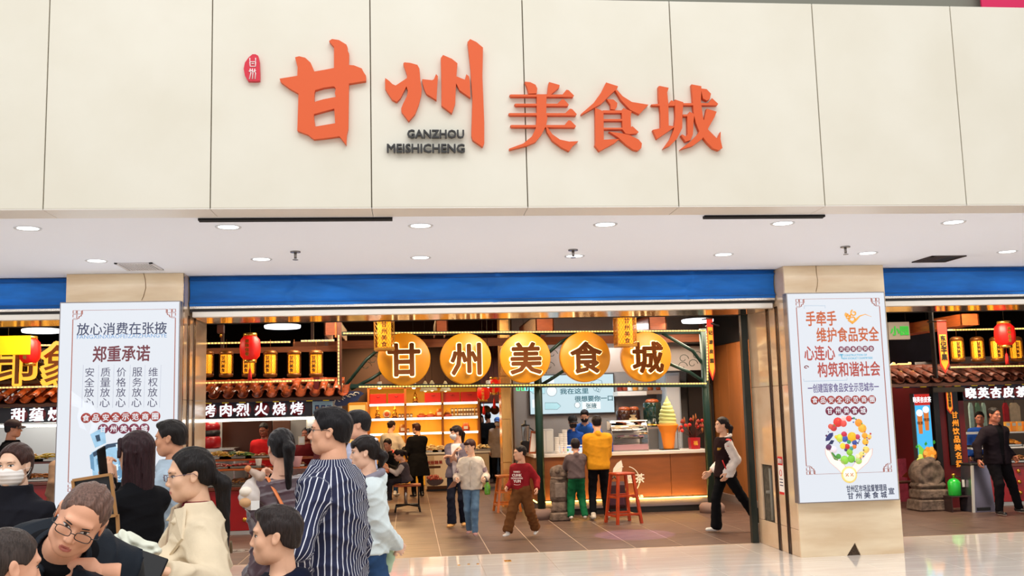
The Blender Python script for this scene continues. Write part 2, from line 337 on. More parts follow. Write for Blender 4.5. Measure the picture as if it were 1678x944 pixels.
def person(label, x, y, face=180, h=1.7, sex='m', skin='#e3b08f', head=(0, 0, 0), lean=0, twist=0, side=0, pelvis=None, arms=(None, None), legs=(None, None), kneehint=((0, 1, 0), (0, 1, 0)),
           top=None, legsm=None, shoes=None, hair=None, near=0, hs=None, curl=(.25, .25), handdir=(None, None), mouth=0, glasses=None, mask=None, look=0, extra=None, wscale=1, group=None, hp=None, palm=(None, None), eyes=True, prof=None, brow='#241a16'):
    """face: 0 away from the camera, 90 to its left, 180 towards it. all poses in the figure's own frame: x its right, y forward, z up"""
    s = h/1.72; child = sex == 'c'; hs = hs or (.86 if child else (.94 if sex == 'm' else .90)); g = 'f' if sex == 'f' else 'm'
    wsc = s*wscale*(.86 if child else 1); near = int(near)
    hb = .008 if near >= 2 else .012 if near else .017; hh = .0038 if near >= 2 else .0055 if near else .008
    hipz = .525*h if pelvis is None else pelvis[2]; px, py = (0, 0) if pelvis is None else pelvis[:2]
    Pl = np.array([px, py, hipz]); shz = h-.235*hs-.088*s; L = shz-.525*h
    Rt = Rm(0, lean, side); Rs = Rt @ Rm(twist)         # torso frame
    up, lat, fwd = Rt[:, 2], Rs[:, 0], Rs[:, 1]
    N = Pl+up*L*1.02; Rh = Rm(*head)
    neckdir = up*.6+Rh[:, 2]*.4; neckdir /= np.linalg.norm(neckdir); Hc = N+neckdir*(.090*s)+Rh[:, 2]*(.098*hs)+fwd*.018
    if hp: Wp = at(hp[0], hp[1], D=hp[2]); q_ = Matrix.Rotation(math.radians(face), 3, 'Z') @ Vector([float(v) for v in Hc]); x, y = Wp.x-q_.x, Wp.y-q_.y
    Mi = (Matrix.Translation((x, y, 0)) @ Matrix.Rotation(math.radians(face), 4, 'Z')).inverted()
    fixt = lambda t: t if t is None or t[0] != 'p' else tuple(Mi @ at(t[1], t[2], D=t[3]))+tuple(t[4:])
    arms = tuple(fixt(t) for t in arms)
    prf = prof or TORSO[g]; pt = [p[0] for p in prf]
    def torso(X, Y, Z, e=0, lo=-.12, hi=1.2, fl=0, belly=0):
        a, b, c = X-Pl[0], Y-Pl[1], Z-Pl[2]; t = (a*up[0]+b*up[1]+c*up[2])/L
        u = a*lat[0]+b*lat[1]+c*lat[2]; v = a*fwd[0]+b*fwd[1]+c*fwd[2]
        W = np.interp(t, pt, [p[1] for p in prf])*wsc+e+fl*np.clip(.2-t, 0, 1); D = np.interp(t, pt, [p[2] for p in prf])*wsc+e+fl*.8*np.clip(.2-t, 0, 1)
        v = v-belly*np.exp(-((t-.3)/.22)**2); k = (np.abs(u/W)**2.3+np.abs(v/D)**2.3)**(1/2.3); d = (k-1)*np.minimum(W, D)
        return smax(d, np.maximum((lo-t)*L, (t-hi)*L), .012)
    A = []
    for i, sd in enumerate((1, -1)):
        sh = Pl+up*L*.865+lat*sd*(prf[4][1]*wsc-.004*s)
        ta = arms[i]; hint = Rt @ np.array([sd*.12, -1, -.2])
        if ta is None: w = sh+Rt @ np.array([sd*.055, .06, -.505])*s
        else:
            w = np.array(ta[:3], float)
            if len(ta) > 3: hint = np.array(ta[3:6], float)
        el, w = ik(sh, w, .285*s, .25*s, hint); A.append((sh, el, w, sd))
    Lg = []
    for i, sd in enumerate((1, -1)):
        hp = Pl+np.array([sd*.088*wsc, 0, -.02*s]); t = legs[i] or (sd*.10*wsc, 0, .085*s); kn, an = ik(hp, t[:3], .2365*h, .2365*h, kneehint[i]); Lg.append((hp, kn, an, sd, t[3] if len(t) > 3 else 0, t[4] if len(t) > 4 else 0))
    sk = SKIN(skin); parts = []
    # body: torso, limbs and neck as one field
    def body(X, Y, Z):
        d = torso(X, Y, Z, -.012)
        d = smin(d, cone(X, Y, Z, N-up*.03*s, Hc-Rh[:, 2]*.06*hs-Rh[:, 1]*.03*hs, .052*wsc, .046*hs), .03)
        for sh, el, w, sd in A: d = smin(d, smin(cone(X, Y, Z, sh, el, .047*s, .036*s), cone(X, Y, Z, el, w, .038*s, .0235*s), .012), .03)
        for hp, kn, an, sd, *_ in Lg: d = smin(d, smin(cone(X, Y, Z, hp, kn, .075*wsc, .05*s), cone(X, Y, Z, kn, an, .052*s, .034*s), .02), .03)
        return d
    allp = np.array([q for a in A for q in a[:3]]+[q for l in Lg for q in l[:3]]+[Pl, N, Hc]); lo, hi = allp.min(0)-.16*s, allp.max(0)+.16*s; lo[2] = max(lo[2], .0); 
    V, Q = nets(body, lo, hi, hb*1.5 if near < 2 else hb*1.3); parts.append((V, Q, 0))
    hf = head_sdf('c' if child else sex)
    V, Q = nets(lambda a, b, c: hf(a, b, c, mouth), (-.1, -.12, -.17), (.1, .13, .13), hh/hs)
    ctr = V[Q].mean(1); lips = (np.abs(ctr[:, 0]) < .0205) & (ctr[:, 1] > .083) & (np.abs(ctr[:, 2]+.068+.002*mouth) < .0105+.003*mouth-.30*np.abs(ctr[:, 0]))
    if mask: lips[:] = False
    parts.append(((V*hs) @ Rh.T+Hc, Q, np.where(lips, 1, 0)))
    for i, (sh, el, w, sd) in enumerate(A):
        zc = w-el; zc = zc/np.linalg.norm(zc) if handdir[i] is None else np.array(handdir[i], float)/np.linalg.norm(handdir[i])
        pn = np.array(palm[i], float) if palm[i] is not None else np.array([-sd, .3, 0.]) ; pn = pn-zc*pn.dot(zc); pn /= np.linalg.norm(pn)+1e-9   # palm normal
        xc = np.cross(pn, zc)*-1; 
        # local: z along fingers, -y palm, x*side thumb
        yc = -pn; xc = np.cross(yc, zc)
        thumb = 1 if xc.dot(fwd if abs(zc.dot(fwd)) < .8 else up) > 0 else -1
        V, Q = nets(hands_sdf(curl[i], thumb), (-.07, -.1, -.06), (.07, .05, .19), hh*.95 if near else hh)
        k = s*(1 if not child else .95); parts.append(((V*k) @ np.stack([xc, yc, zc], 1).T+w, Q, 0))
    me = npmesh('person', parts, [sk, LIPM()])
    root = link('person', me, None, (x, y, 0), label, 'person', group, rz=math.radians(face))
    HM = Matrix.Translation(Vector(Hc)) @ Matrix(Rh.tolist()).to_4x4() @ Matrix.Scale(hs, 4)
    root['hc'] = list(Hc)
    # face details lie on the skin surface
    if eyes:
        def surf(X, Z, y0=.13):
            yy = np.linspace(y0, .02, 90); d = hf(np.full(90, X), yy, np.full(90, Z)); i = int(np.argmax(d < 0)); return float(yy[i])
        white, iris, dark = mat('eye_white', '#e9e2dc', .25), mat('iris', '#20140f', .15), mat('lash', '#1b1310', .6)
        for sd in (-1, 1):
            mb = M(); cx, cz = sd*.031, .003; y0 = surf(cx, cz)+.0012; W, Hh = .0145, .0052 if sex != 'f' else .006
            n = 12; ring = [(cx+W*math.cos(t), cz+Hh*math.sin(t)*(1 if math.sin(t) > 0 else .7)-.0012*sd*math.cos(t)*-1) for t in [2*math.pi*k/n for k in range(n)]]
            pts = [(cx, y0+.003, cz)]+[(a, surf(a, b)+.0015, b) for a, b in ring]; mb.add(pts, [(0, 1+(k+1) % n, 1+k) for k in range(n)], white, True)
            lx = cx+look*.004
            mb.lathe((lx, y0+.0012, cz+.0004), [(.0001, .0034), (.0036, .003), (.0054, .0016), (.0056, -.001)], iris, 12, 'y')
            mb.tube([(a, surf(a, b)+.0022, b) for a, b in ring[0:n//2+1]], [.0005, .0011, .0014, .0015, .0014, .0011, .0005], dark, 5)
            mb.v = [HM @ Vector(v) for v in mb.v]; mb.obj('eye', parent=root)
            if near:
                bw = .0024 if sex == 'm' else .0017; mb = M()
                mb.tube([(a, surf(a, b)+.001, b) for a, b in [(cx-sd*.014, .019), (cx-sd*.005, .0215), (cx+sd*.006, .0225), (cx+sd*.017, .019)]], [bw*.9, bw*1.2, bw, bw*.4], mat('brow'+brow, brow, .8), 5)
                mb.v = [HM @ Vector(v) for v in mb.v]; mb.obj('eyebrow', parent=root)
    if glasses:
        mb = M(); fm = mat('spectacle_frame', '#1b1a1c', .3) if glasses != 'wire' else mat('wire_frame', '#6d5a68', .3, .8); r = .0016 if glasses != 'wire' else .0014
        gl = mat('spectacle_lens', '#ffffff', .03, trans=1, spec=.5)
        for sd in (-1, 1):
            cx = sd*.033; ring = [(cx+.0255*math.copysign(abs(math.cos(t))**.75, math.cos(t)), .113-abs(.0245*math.cos(t)+cx)*.12, .0+.0150*math.copysign(abs(math.sin(t))**.55, math.sin(t))) for t in [2*math.pi*k/18 for k in range(18)]]
            mb.tube(ring, r, fm, 5, closed=True)
            mb.tube([(sd*.057, .106, .006), (sd*.078, .095, .007), (sd*.083, .04, .008), (sd*.084, -.005, .008), (sd*.083, -.022, -.006)], r, fm, 5)
        mb.tube([(-.009, .114, .003), (0, .117, .006), (.009, .114, .003)], r, fm, 5)
        mb.v = [HM @ Vector(v) for v in mb.v]; go = mb.obj('glasses', parent=root, label='thin wire framed glasses' if glasses == 'wire' else 'dark framed glasses')
    if mask:
        def mk(X, Y, Z):
            d = np.minimum(ell(X, Y, Z, (0, .03, -.052), (.0735, .072, .066)), ell(X, Y, Z, (0, .070, -.035), (.03, .045, .03))); d = smin(ell(X, Y, Z, (0, .03, -.052), (.0735, .074, .068)), ell(X, Y, Z, (0, .062, -.04), (.036, .052, .034)), .02)
            d = d+.0012*np.sin(Z*300)
            return np.maximum(np.maximum(np.maximum(d, Z+.008+np.abs(X)*.18), -Z-.118), .018-Y+np.abs(Z+.05)*.25)
        V, Q = nets(mk, (-.09, 0, -.13), (.09, .13, .02), hh*.9); me = npmesh('face_mask', [((V*hs) @ Rh.T+Hc, Q, 0)], [mat('mask'+mask, mask, .75)])
        mo = link('face_mask', me, root)
        for sd in (-1, 1):
            mb = M(); mb.tube([(sd*.066, .036, -.022), (sd*.082, .0, -.012), (sd*.088, -.02, -.01), (sd*.082, .0, -.045), (sd*.066, .036, -.075)], .0012, mat('mask'+mask, mask, .75), 4)
            mb.v = [HM @ Vector(v) for v in mb.v]; mb.obj('ear_loop', parent=mo)
    # hair
    if hair:
        st = hair[0]; hc = hair[1]; hm = mat('hair'+hc, hc, .38, noise=.4, nscale=30, stretch=(6, 6, .6), bump=.6, spec=.22)
        w_ = {'m': 1.0, 'f': .95, 'c': 1.0}['c' if child else sex]; low = {'short': -.055, 'crop': -.05, 'pony': -.06, 'bun': -.06, 'long': -.08, 'bob': -.08, 'cap': -.05, 'thin': -.05}[st]
        front = {'short': .068, 'crop': .075, 'pony': .074, 'bun': .070, 'long': .055, 'bob': .05, 'cap': .07, 'thin': .088}[st]; th = {'crop': .0045, 'thin': .0025, 'short': .008}.get(st, .009)
        ex = hair[2] if len(hair) > 2 else {}
        def hr(X, Y, Z):
            d = ell(X, Y, Z, (0, -.014, .034), (.077*w_+th, .095+th, .086+th)); d = smin(d, ell(X, Y, Z, (0, -.045, -.03), (.060*w_+th*.6, .052+th*.6, .062)), .03)
            if st == 'short': d = smin(d, ell(X, Y, Z, (0, .035, .098), (.056, .050, .020)), .03)
            d = d+.0016*np.sin(150*X+40*Y)*np.cos(60*Z+50*Y)+(.0014*np.sin(220*(X+.3*Z)) if near > 1 else 0)
            d = smax(d, hairline(Y, low, ex.get('front', front))-Z-(.10*(np.abs(X) > .045)*np.clip(np.abs(X)-.045, 0, .03)*0), .006)
            if st in ('long', 'bob'):
                Lh = ex.get('len', .30 if st == 'long' else .16); m = cone(X*.80, Y, Z, (0, -.040, .0), (0, -.050, -Lh), .068, .058 if st == 'long' else .066)
                m = smin(m, cone(X, Y*.75, Z, (.073, .0, .0), (.078, .006, -Lh*.75), .017, .014), .02); m = smin(m, cone(X, Y*.75, Z, (-.073, .0, .0), (-.078, .006, -Lh*.75), .017, .014), .02)
                m = smin(m, cone(X, Y, Z, (.04, .072, .07), (.072, .055, -.02), .016, .010), .015); m = smin(m, cone(X, Y, Z, (-.04, .072, .07), (-.072, .055, -.02), .016, .010), .015)
                m = m+.003*np.sin(120*np.arctan2(X, -Y-.03+1e-6)*.12*8); d = smin(d, m, .012)
            if st == 'pony':
                tx, ty, tz = ex.get('tie', (0, -.118, .03)); Lp = ex.get('len', .28); q = (tx+ex.get('sx', 0), ty-.035, tz-.06); q2 = (tx+ex.get('sx', 0)*1.3, ty-.02, tz-Lp)
                m = smin(cone(X, Y, Z, (tx, ty+.015, tz), q, .024, .036), cone(X, Y, Z, q, q2, .038, .016), .02); m = m+.0025*np.sin(170*X+60*Z)*np.sin(90*Y); d = smin(d, m, .012)
                if ex.get('fringe'): d = smin(d, ell(X, Y, Z, (0, .078, .058), (.058, .020, .034)), .012)
            if st == 'bun': d = smin(d, ell(X, Y, Z, ex.get('tie', (0, -.11, -.04)), (.045, .036, .042)), .01)
            if st == 'bob' and ex.get('fringe', 1): d = smin(d, ell(X, Y, Z, (0, .080, .055), (.058, .018, .032)), .012)
            return d
        V, Q = nets(hr, (-.13, -.22, -.45 if st in ('long', 'pony') else -.24), (.13, .14, .15), hh*1.1); me = npmesh('hair', [((V*hs) @ Rh.T+Hc, Q, 0)], [hm])
        link('hair', me, root)
        if st == 'cap':
            cp = mat('cap'+ex.get('col', '#15151a'), ex.get('col', '#15151a'), .8)
            def cf(X, Y, Z):
                d = ell(X, Y, Z, (0, -.012, .045), (.094, .112, .092)); d = smax(d, .035-Z, .004); b = np.maximum(np.maximum(np.abs(Z-.045+.25*(Y-.09)+6*X*X)-.004, np.sqrt(X*X*1.3+(Y-.06)**2)-.105), .06-Y); return np.minimum(d, b)
            V, Q = nets(cf, (-.12, -.14, 0), (.12, .19, .15), hh); link('cap', npmesh('cap', [((V*hs) @ Rh.T+Hc, Q, 0)], [cp]), root)
    sg = (hash(label) if False else sum(map(ord, label))) % 97
    if top:
        tk = top['kind']; e = top.get('e', .012); es = top.get('es', e); hem = top.get('hem', -.05); fl = top.get('flare', 0); sl = top.get('sleeve', 1.0); tm = top['m']; nk = top.get('neck', 1.05); amp = top.get('fold', .006)*(1 if near > 1 else .6)
        def tf(X, Y, Z):
            d = torso(X, Y, Z, e, hem, nk, fl, top.get('belly', 0))
            for sh, el, w, sd in A:
                a = cone(X, Y, Z, sh, el, (.055+es)*s, (.043+es)*s) if sl > .5 else cone(X, Y, Z, sh, sh+(el-sh)*sl*2, (.055+es)*s, (.05+es)*s)
                if sl > .5:
                    q = el+(w-el)*(sl-.5)*2*.97; dd = (w-el)/np.linalg.norm(w-el)
                    a = smin(a, smax(cone(X, Y, Z, el, q, (.046+es)*s, (.032+es+top.get('cuff', 0))*s), (X-q[0])*dd[0]+(Y-q[1])*dd[1]+(Z-q[2])*dd[2]-.004, .006), .02)
                    if top.get('roll'): c2 = q-dd*.02; a = smin(a, cone(X, Y, Z, q-dd*.045, q-dd*.008, (.037+es)*s+.012, (.034+es)*s+.012), .006)
                d = smin(d, a, .035)
            d = d+fold(X, Y, Z, amp, top.get('ff', 22), sg)
            if 'hood' in top:
                c = N+up*.01-fwd*.045; h_ = cone(X, Y, Z, c+lat*.075*wsc+fwd*.06-up*.03, c-fwd*.03*wsc-up*.015, .026, .045*wsc+.01); h_ = smin(h_, cone(X, Y, Z, c-lat*.075*wsc+fwd*.06-up*.03, c-fwd*.03*wsc-up*.015, .026, .045*wsc+.01), .03); d = smin(d, h_+fold(X, Y, Z, .004, 40, 3), .012)
            if top.get('collar'):
                c = N+up*.028+fwd*.012; a, b, cc = X-c[0], Y-c[1], Z-c[2]; u = a*lat[0]+b*lat[1]+cc*lat[2]; v = a*fwd[0]+b*fwd[1]+cc*fwd[2]; t = a*up[0]+b*up[1]+cc*up[2]
                hgt = top['collar']; cs = top.get('cs', .55); rr = np.sqrt(u*u+v*v*.9)-(.068*wsc+np.clip(hgt-t, 0, .12)*cs); ring = np.maximum(np.abs(rr)-.0075, np.abs(t-(hgt-.045)/2)-(hgt+.045)/2)
                ring = np.maximum(ring, np.minimum(.012+(hgt-t)*.45-np.abs(u), v)) if cs > .3 else ring
                d = smin(d, ring, .008)
            if top.get('open'):       # front opening with an inner layer seen in it
                a, b, cc = X-N[0], Y-N[1], Z-N[2]; u = a*lat[0]+b*lat[1]+cc*lat[2]; v = a*fwd[0]+b*fwd[1]+cc*fwd[2]; t = a*up[0]+b*up[1]+cc*up[2]
                wd = top['open']*np.clip(1+t/(top.get('odepth', .45)), 0, 1); d = np.maximum(d, np.minimum(np.minimum(wd-np.abs(u), v), .4))
            if top.get('vneck'):
                a, b, cc = X-N[0], Y-N[1], Z-N[2]; u = a*lat[0]+b*lat[1]+cc*lat[2]; v = a*fwd[0]+b*fwd[1]+cc*fwd[2]; t = a*up[0]+b*up[1]+cc*up[2]; d = np.maximum(d, np.minimum(top['vneck']+t*.6-np.abs(u), v))
            return d
        q = np.array([q for a in A for q in a[:3]]+[Pl+up*L*hem, N, Pl]); l0, h0 = q.min(0)-.16*s-abs(fl)*.3, q.max(0)+.16*s+abs(fl)*.3; l0[2] = max(l0[2], .02)
        V, Q = nets(tf, l0, h0, hb); mi = 0; ms = [tm]; attr = None; c3 = V[Q].mean(1)-Pl
        tt = c3 @ up/L; uu = c3 @ lat; vv = c3 @ fwd
        if top.get('stripes'):
            P_ = V-Pl; t_, u_, v_ = P_ @ up, P_ @ lat, P_ @ fwd; attr = np.where(np.abs(u_) < 1, np.arctan2(u_, v_)*.155, 0)
            dt = np.abs((np.maximum(np.abs(u_)/.175/wsc, 0)**2+(v_/.12/wsc)**2)**.5-1)*.12
            for sh, el, w, sd in A:
                for a_, b_ in ((sh, el), (el, w)):
                    ba = b_-a_; hh_ = np.clip(((V-a_) @ ba)/ba.dot(ba), 0, 1); pr_ = V-a_-hh_[:, None]*ba; r_ = np.linalg.norm(pr_, axis=1); d_ = np.abs(r_-.055)
                    e1 = np.cross(ba/np.linalg.norm(ba), fwd); e1 /= np.linalg.norm(e1); e2 = np.cross(ba/np.linalg.norm(ba), e1); use = (d_ < dt) & (np.abs(u_) > .13*wsc); attr = np.where(use, np.arctan2(pr_ @ e1, pr_ @ e2)*.055, attr); dt = np.where(use, d_, dt)
        if top.get('sleeve_m'):
            ms.append(top['sleeve_m']); near_arm = np.zeros(len(Q), bool); cc = c3+Pl
            for sh, el, w, sd in A:
                for a_, b_ in ((sh+(el-sh)*.12, el), (el, w)):
                    ba = b_-a_; hh_ = np.clip(((cc-a_) @ ba)/ba.dot(ba), 0, 1); near_arm |= (np.linalg.norm(cc-a_-hh_[:, None]*ba, axis=1) < .085*s) & (np.abs(uu) > .125*wsc)
            mi = np.where(near_arm, 1, 0)
        if top.get('yoke_m'): ms.append(top['yoke_m']); k = len(ms)-1; mi = np.where((tt > .8) & (vv > -.2), k, mi)
        if top.get('inner_m') is not None and not top.get('open'): pass
        o = link({'shirt': 'shirt', 'coat': 'coat', 'jacket': 'jacket', 'sweater': 'sweater', 'hoodie': 'hoodie', 'vest': 'vest', 'dress': 'dress', 'cardigan': 'cardigan'}[tk], npmesh(tk, [(V, Q, mi)], ms, attr), root)
        if top.get('inner'):
            V, Q = nets(lambda X, Y, Z: torso(X, Y, Z, e*.35, max(hem, -.05), top.get('inner_neck', 1.1)), q.min(0)-.16, q.max(0)+.16, hb); link('shirt', npmesh('shirt', [(V, Q, 0)], [top['inner']]), root)
        if top.get('det'): top['det'](root, Pl, N, up, lat, fwd, L, wsc, e, A)
    if legsm:
        le = legsm.get('e', .012); fr_ = legsm.get('flare', 0); cutz = legsm.get('cut', .06)
        def lf(X, Y, Z):
            d = torso(X, Y, Z, le*.7, -.14, legsm.get('rise', .14))
            for hp, kn, an, sd, *_ in Lg:
                a = smin(cone(X, Y, Z, hp, kn, (.082*wsc+le), (.055*s+le)), cone(X, Y, Z, kn, an, (.056*s+le), (.040*s+le+fr_)), .025); dd = (an-kn)/np.linalg.norm(an-kn); a = smax(a, (X-an[0])*dd[0]+(Y-an[1])*dd[1]+(Z-an[2])*dd[2]-legsm.get('ext', .02), .006); d = smin(d, a, .022)
            return d+fold(X, Y, Z, legsm.get('fold', .005), 26, sg+5)
        q = np.array([q for l in Lg for q in l[:3]]+[Pl]); V, Q = nets(lf, np.maximum(q.min(0)-.2*s, [-9, -9, .015]), q.max(0)+.2*s, hb*1.15); link('trousers', npmesh('trousers', [(V, Q, 0)], [legsm['m']]), root)
    if shoes:
        sm, sol = shoes[0], shoes[1]; k = (.86 if child else 1)*s
        for hp, kn, an, sd, pit, yw in Lg:
            R2 = Rm(yw if yw else -sd*7, pit, 0); mb = M()
            def sf(X, Y, Z):
                d = smin(cone(X, Y, Z*1.15, (0, -.045, -.04), (0, .02, -.045), .038, .040), cone(X, Y, Z*1.3, (0, .02, -.058), (0, .135, -.066), .043, .036), .03)
                d = smin(d, cone(X, Y, Z, (0, -.02, -.02), (0, -.012, .018), .042, .044), .02); return smax(d, -Z-.083, .004)
            V, Q = nets(sf, (-.07, -.12, -.1), (.07, .2, .06), .008 if near else .011); c = V[Q].mean(1); off = an.copy(); 
            link('shoe', npmesh('shoe', [((V*k) @ R2.T+off, Q, np.where(c[:, 2] < -.062, 1, 0))], [sm, sol]), root)
    return root, dict(A=A, Hc=Hc, Rh=Rh, Pl=Pl, N=N, up=up, lat=lat, fwd=fwd, hs=hs, L=L, HM=HM)
def towld(root, p): return Matrix.LocRotScale(root.location, root.rotation_euler, None) @ Vector(p)
# ---------------------------------------------------------------- shell
def gmat(name, c1, c2, rough, scale=3, stretch=(1, 1, 1), bump=0, veins=None, **kw):
    """stone-like material in world coordinates"""
    if name in MATS: return MATS[name]
    m = mat(name, c1, rough, col2=c2, nscale=scale, stretch=stretch, bump=bump, **kw); nt = m.node_tree
    g = nt.nodes.new('ShaderNodeNewGeometry'); mp = [n for n in nt.nodes if n.type == 'MAPPING'][0]; nt.links.new(g.outputs['Position'], mp.inputs[0]); return m
YF = 7.566; ZS = 3.303; YP = 10.913; YB = 11.21; Y0 = 12.2136
XA, XB, XL, XLL = 4.346, 5.556, -2.424, -3.64
cream = gmat('cream_panel', '#dfdbcb', '#e5e2d4', .45, 1.5); groutd = mat('dark_joint', '#5a4b34', .9)
steel = mat('brushed_steel', '#c9c4bd', .25, .9, noise=.08, nscale=5, stretch=(.3, 4, 4)); steel2 = mat('pale_steel', '#e6e2da', .4, .3)
plaster = mat('white_plaster', '#e8edf8', .9); black = mat('black_matt', '#0d0c0d', .8); dgrey = mat('dark_grey', '#3a3838', .7)
stone = gmat('beige_stone', '#d9bf9b', '#e9d6b6', .22, 2.2, (.7, .7, 3.5), coat=.2); stone_p = gmat('polished_stone', '#d3b595', '#dfc6a8', .08, 2.0, (1, 1, 2), coat=.6)
mallt = gmat('mall_tile', '#e0d8d0', '#ebe5de', .07, 1.6, (1, 5, 1), coat=.3); courtt = gmat('court_tile', '#4a3833', '#725a4e', .40, 2.6, (1, 7, 1), bump=.15)
grout = mat('pale_grout', '#d6bfaa', .8)
# floors
fl = M().box((-10, -6, -.12), (13, Y0-.03, -.004), mat('joint_grey', '#b7a28c', .7)).obj('floor', kind='structure')
tl = M().box((.0015, .0015, -.003), (.8031, .7985, 0), mallt, .001); tm = None
for i in range(-12, 16):
    for j in range(7):
        if tm is None: o = tl.obj('tile', parent=fl); tm = o.data
        else: o = link('tile', tm, fl)
        o.location = (-.0135+.8046*i, 11.39-.8*j+0, 0)
fc = M().box((-10, Y0-.03, -.12), (13, 29.5, -.003), grout).obj('floor', kind='structure')
ct = M().box((.0042, .0042, -.0025), (.5958, 1.1958, 0), courtt, .001); tm = None
for i in range(-17, 18):
    for j in range(5):
        if tm is None: o = ct.obj('tile', parent=fc); tm = o.data
        else: o = link('tile', tm, fc)
        o.location = (.3636+.6*i, Y0+1.2*j, 0)
st = M()
for i in range(-17, 18):
    for j in range(5, 14): st.box((.3636+.6*i+.002, Y0+1.2*j+.002, -.0025), (.3636+.6*i+.598, Y0+1.2*j+1.198, 0), courtt)
st.obj('tile', parent=fc, kind='stuff')
M().box((-10, Y0-.03, -.004), (13, Y0, .0015), mat('threshold_stone', '#cdb8a3', .2)).obj('trim_1', kind='structure')
# fascia
fa = M().box((-9, YF+.02, ZS+.02), (13, YF+.2, 5.02), groutd).obj('wall_front', kind='structure')
for i in range(-4, 13):
    x0 = -2.709+1.2215*i; M().box((x0+.004, YF, ZS+.008), (x0+1.2215-.004, YF+.03, 5.03), cream, .003).obj('panel', parent=fa)
for i in range(-4, 13):
    x0 = -2.709+1.2215*i; M().box((x0+.002, YF, ZS-.002), (x0+1.2215-.002, YF+.32, ZS+.008), steel2, .002).obj('panel', parent=fa)
M().box((-9, YF+1.2, 4.6), (13, YF+1.3, 7), mat('upper_wall', '#8b8a7c', .8)).obj('wall_upper', kind='structure')
b = M().box((at(1606, 0, Y=YF+1.1).x, YF+1.08, 4.6), (at(1720, 0, Y=YF+1.1).x, YF+1.1, 6), mat('pink_banner', '#e8215f', .6)).obj('banner', label='bright pink banner edge above the cream wall at upper right corner', cat='banner')
so = M().box((-10, YF+.32, ZS), (13, Y0+.2, ZS+.12), plaster).obj('ceiling', kind='structure')
# pillars
def pillar(x0, x1, tracks):
    p = M().box((x0+.03, YP+.03, 0), (x1-.03, Y0+.1, ZS), groutd).obj('pillar', kind='structure')
    return p
pl = pillar(XLL, XL, 0); pr_ = pillar(XA, XB, 1)
def slab(parent, a, b, m, bev=.003): return M().box(a, b, m, bev).obj('panel', parent=parent)
for p, x0, x1, zb in ((pl, XLL, XL, (0, .58, 1.6, 2.78, ZS)), (pr_, XA, XB, (0, .60, 1.75, 2.88, ZS))):
    for i in range(4):
        if p is pr_ and i == 0:
            n0, n1, n2 = at(1388, 911, Y=YP).x, at(1411, 911, Y=YP).x, at(1401, 889.5, Y=YP)
            M().prism([(x0, 0), (n0, 0), (n2.x, n2.z), (n1, 0), (x1, 0), (x1, zb[1]-.002), (x0, zb[1]-.002)], stone, (0, YP, 0), dz=(0, .028, 0)).obj('panel', parent=p)
            M().box((n0-.02, YP+.022, 0), (n1+.02, YP+.029, .19), mat('broken_core', '#4a3a2c', .95, noise=.5, nscale=60)).obj('hole_backing', parent=p)
        else: slab(p, (x0, YP, zb[i]+.001), (x1, YP+.028, zb[i+1]-.001), stone)
for z0, z1 in ((0, .62), (.622, 1.93), (1.932, ZS)):
    nz = [at(1247, 800, X=XA).y, at(1263, 800, X=XA).y]
    slab(pr_, (XB-.028, YP+.03, z0+.001), (XB, Y0, z1), stone_p); slab(pl, (XLL, YP+.03, z0+.001), (XLL+.028, Y0, z1), stone_p)
    slab(pl, (XL-.028, YP+.03, z0+.001), (XL, Y0, z1), stone_p)
zn0, zn1 = .30, .98
yn0, yn1 = 11.66, 12.05
for a, b in (((YP+.03, 0), (Y0, zn0)), ((YP+.03, zn0+.001), (yn0, 1.93)), ((yn1, zn0+.001), (Y0, 1.93)), ((yn0+.001, zn1), (yn1-.001, 1.93)), ((YP+.03, 1.932), (Y0, ZS))):
    slab(pr_, (XA, a[0], a[1]+.001), (XA+.026, b[0], b[1]-.001), stone_p)
rec = M().box((XA+.027, yn0, zn0), (XA+.03, yn1, zn1), mat('niche_dark', '#4b463c', .9, noise=.4, nscale=20)).obj('recess', parent=pr_)
mm = M(); mm.cyl((XA+.024, yn0+.12, zn0+.02), .022, .62, mat('pipe_grey', '#77756d', .5)); mm.cyl((XA+.020, yn0+.16, zn0+.34), .05, .03, mat('pipe_grey')); mm.obj('valve_pipe', parent=pr_)
# door tracks let into both reveals
trk = mat('bronze_track', '#5a4338', .22, .9); trh = mat('steel_edge', '#b9a592', .2, .95)
def track(parent, x, y, sgn):
    mb = M(); mb.box((x-sgn*.004, y-.045, .0), (x-sgn*.008, y-.022, 2.86), trk); mb.box((x-sgn*.003, y-.021, 0), (x-sgn*.006, y+.021, 2.86), mat('track_slot', '#2a2220', .4, .5)); mb.box((x-sgn*.004, y+.022, 0), (x-sgn*.008, y+.045, 2.86), trk)
    return mb.obj('door_track', parent=parent)
for yy in (11.22, 11.52):
    track(pr_, XA, yy, 1); track(pl, XL, yy, -1)
for yy in (11.21,):
    M().box((XL, YP+.02, 0), (XL+.006, YP+.06, ZS), trh).obj('corner_strip', parent=pl)
gp = M().box((XA-.10, Y0-.02, 0), (XA-.02, Y0+.06, 2.86), mat('green_black', '#0f1f1c', .35)).obj('trim_2', kind='structure')
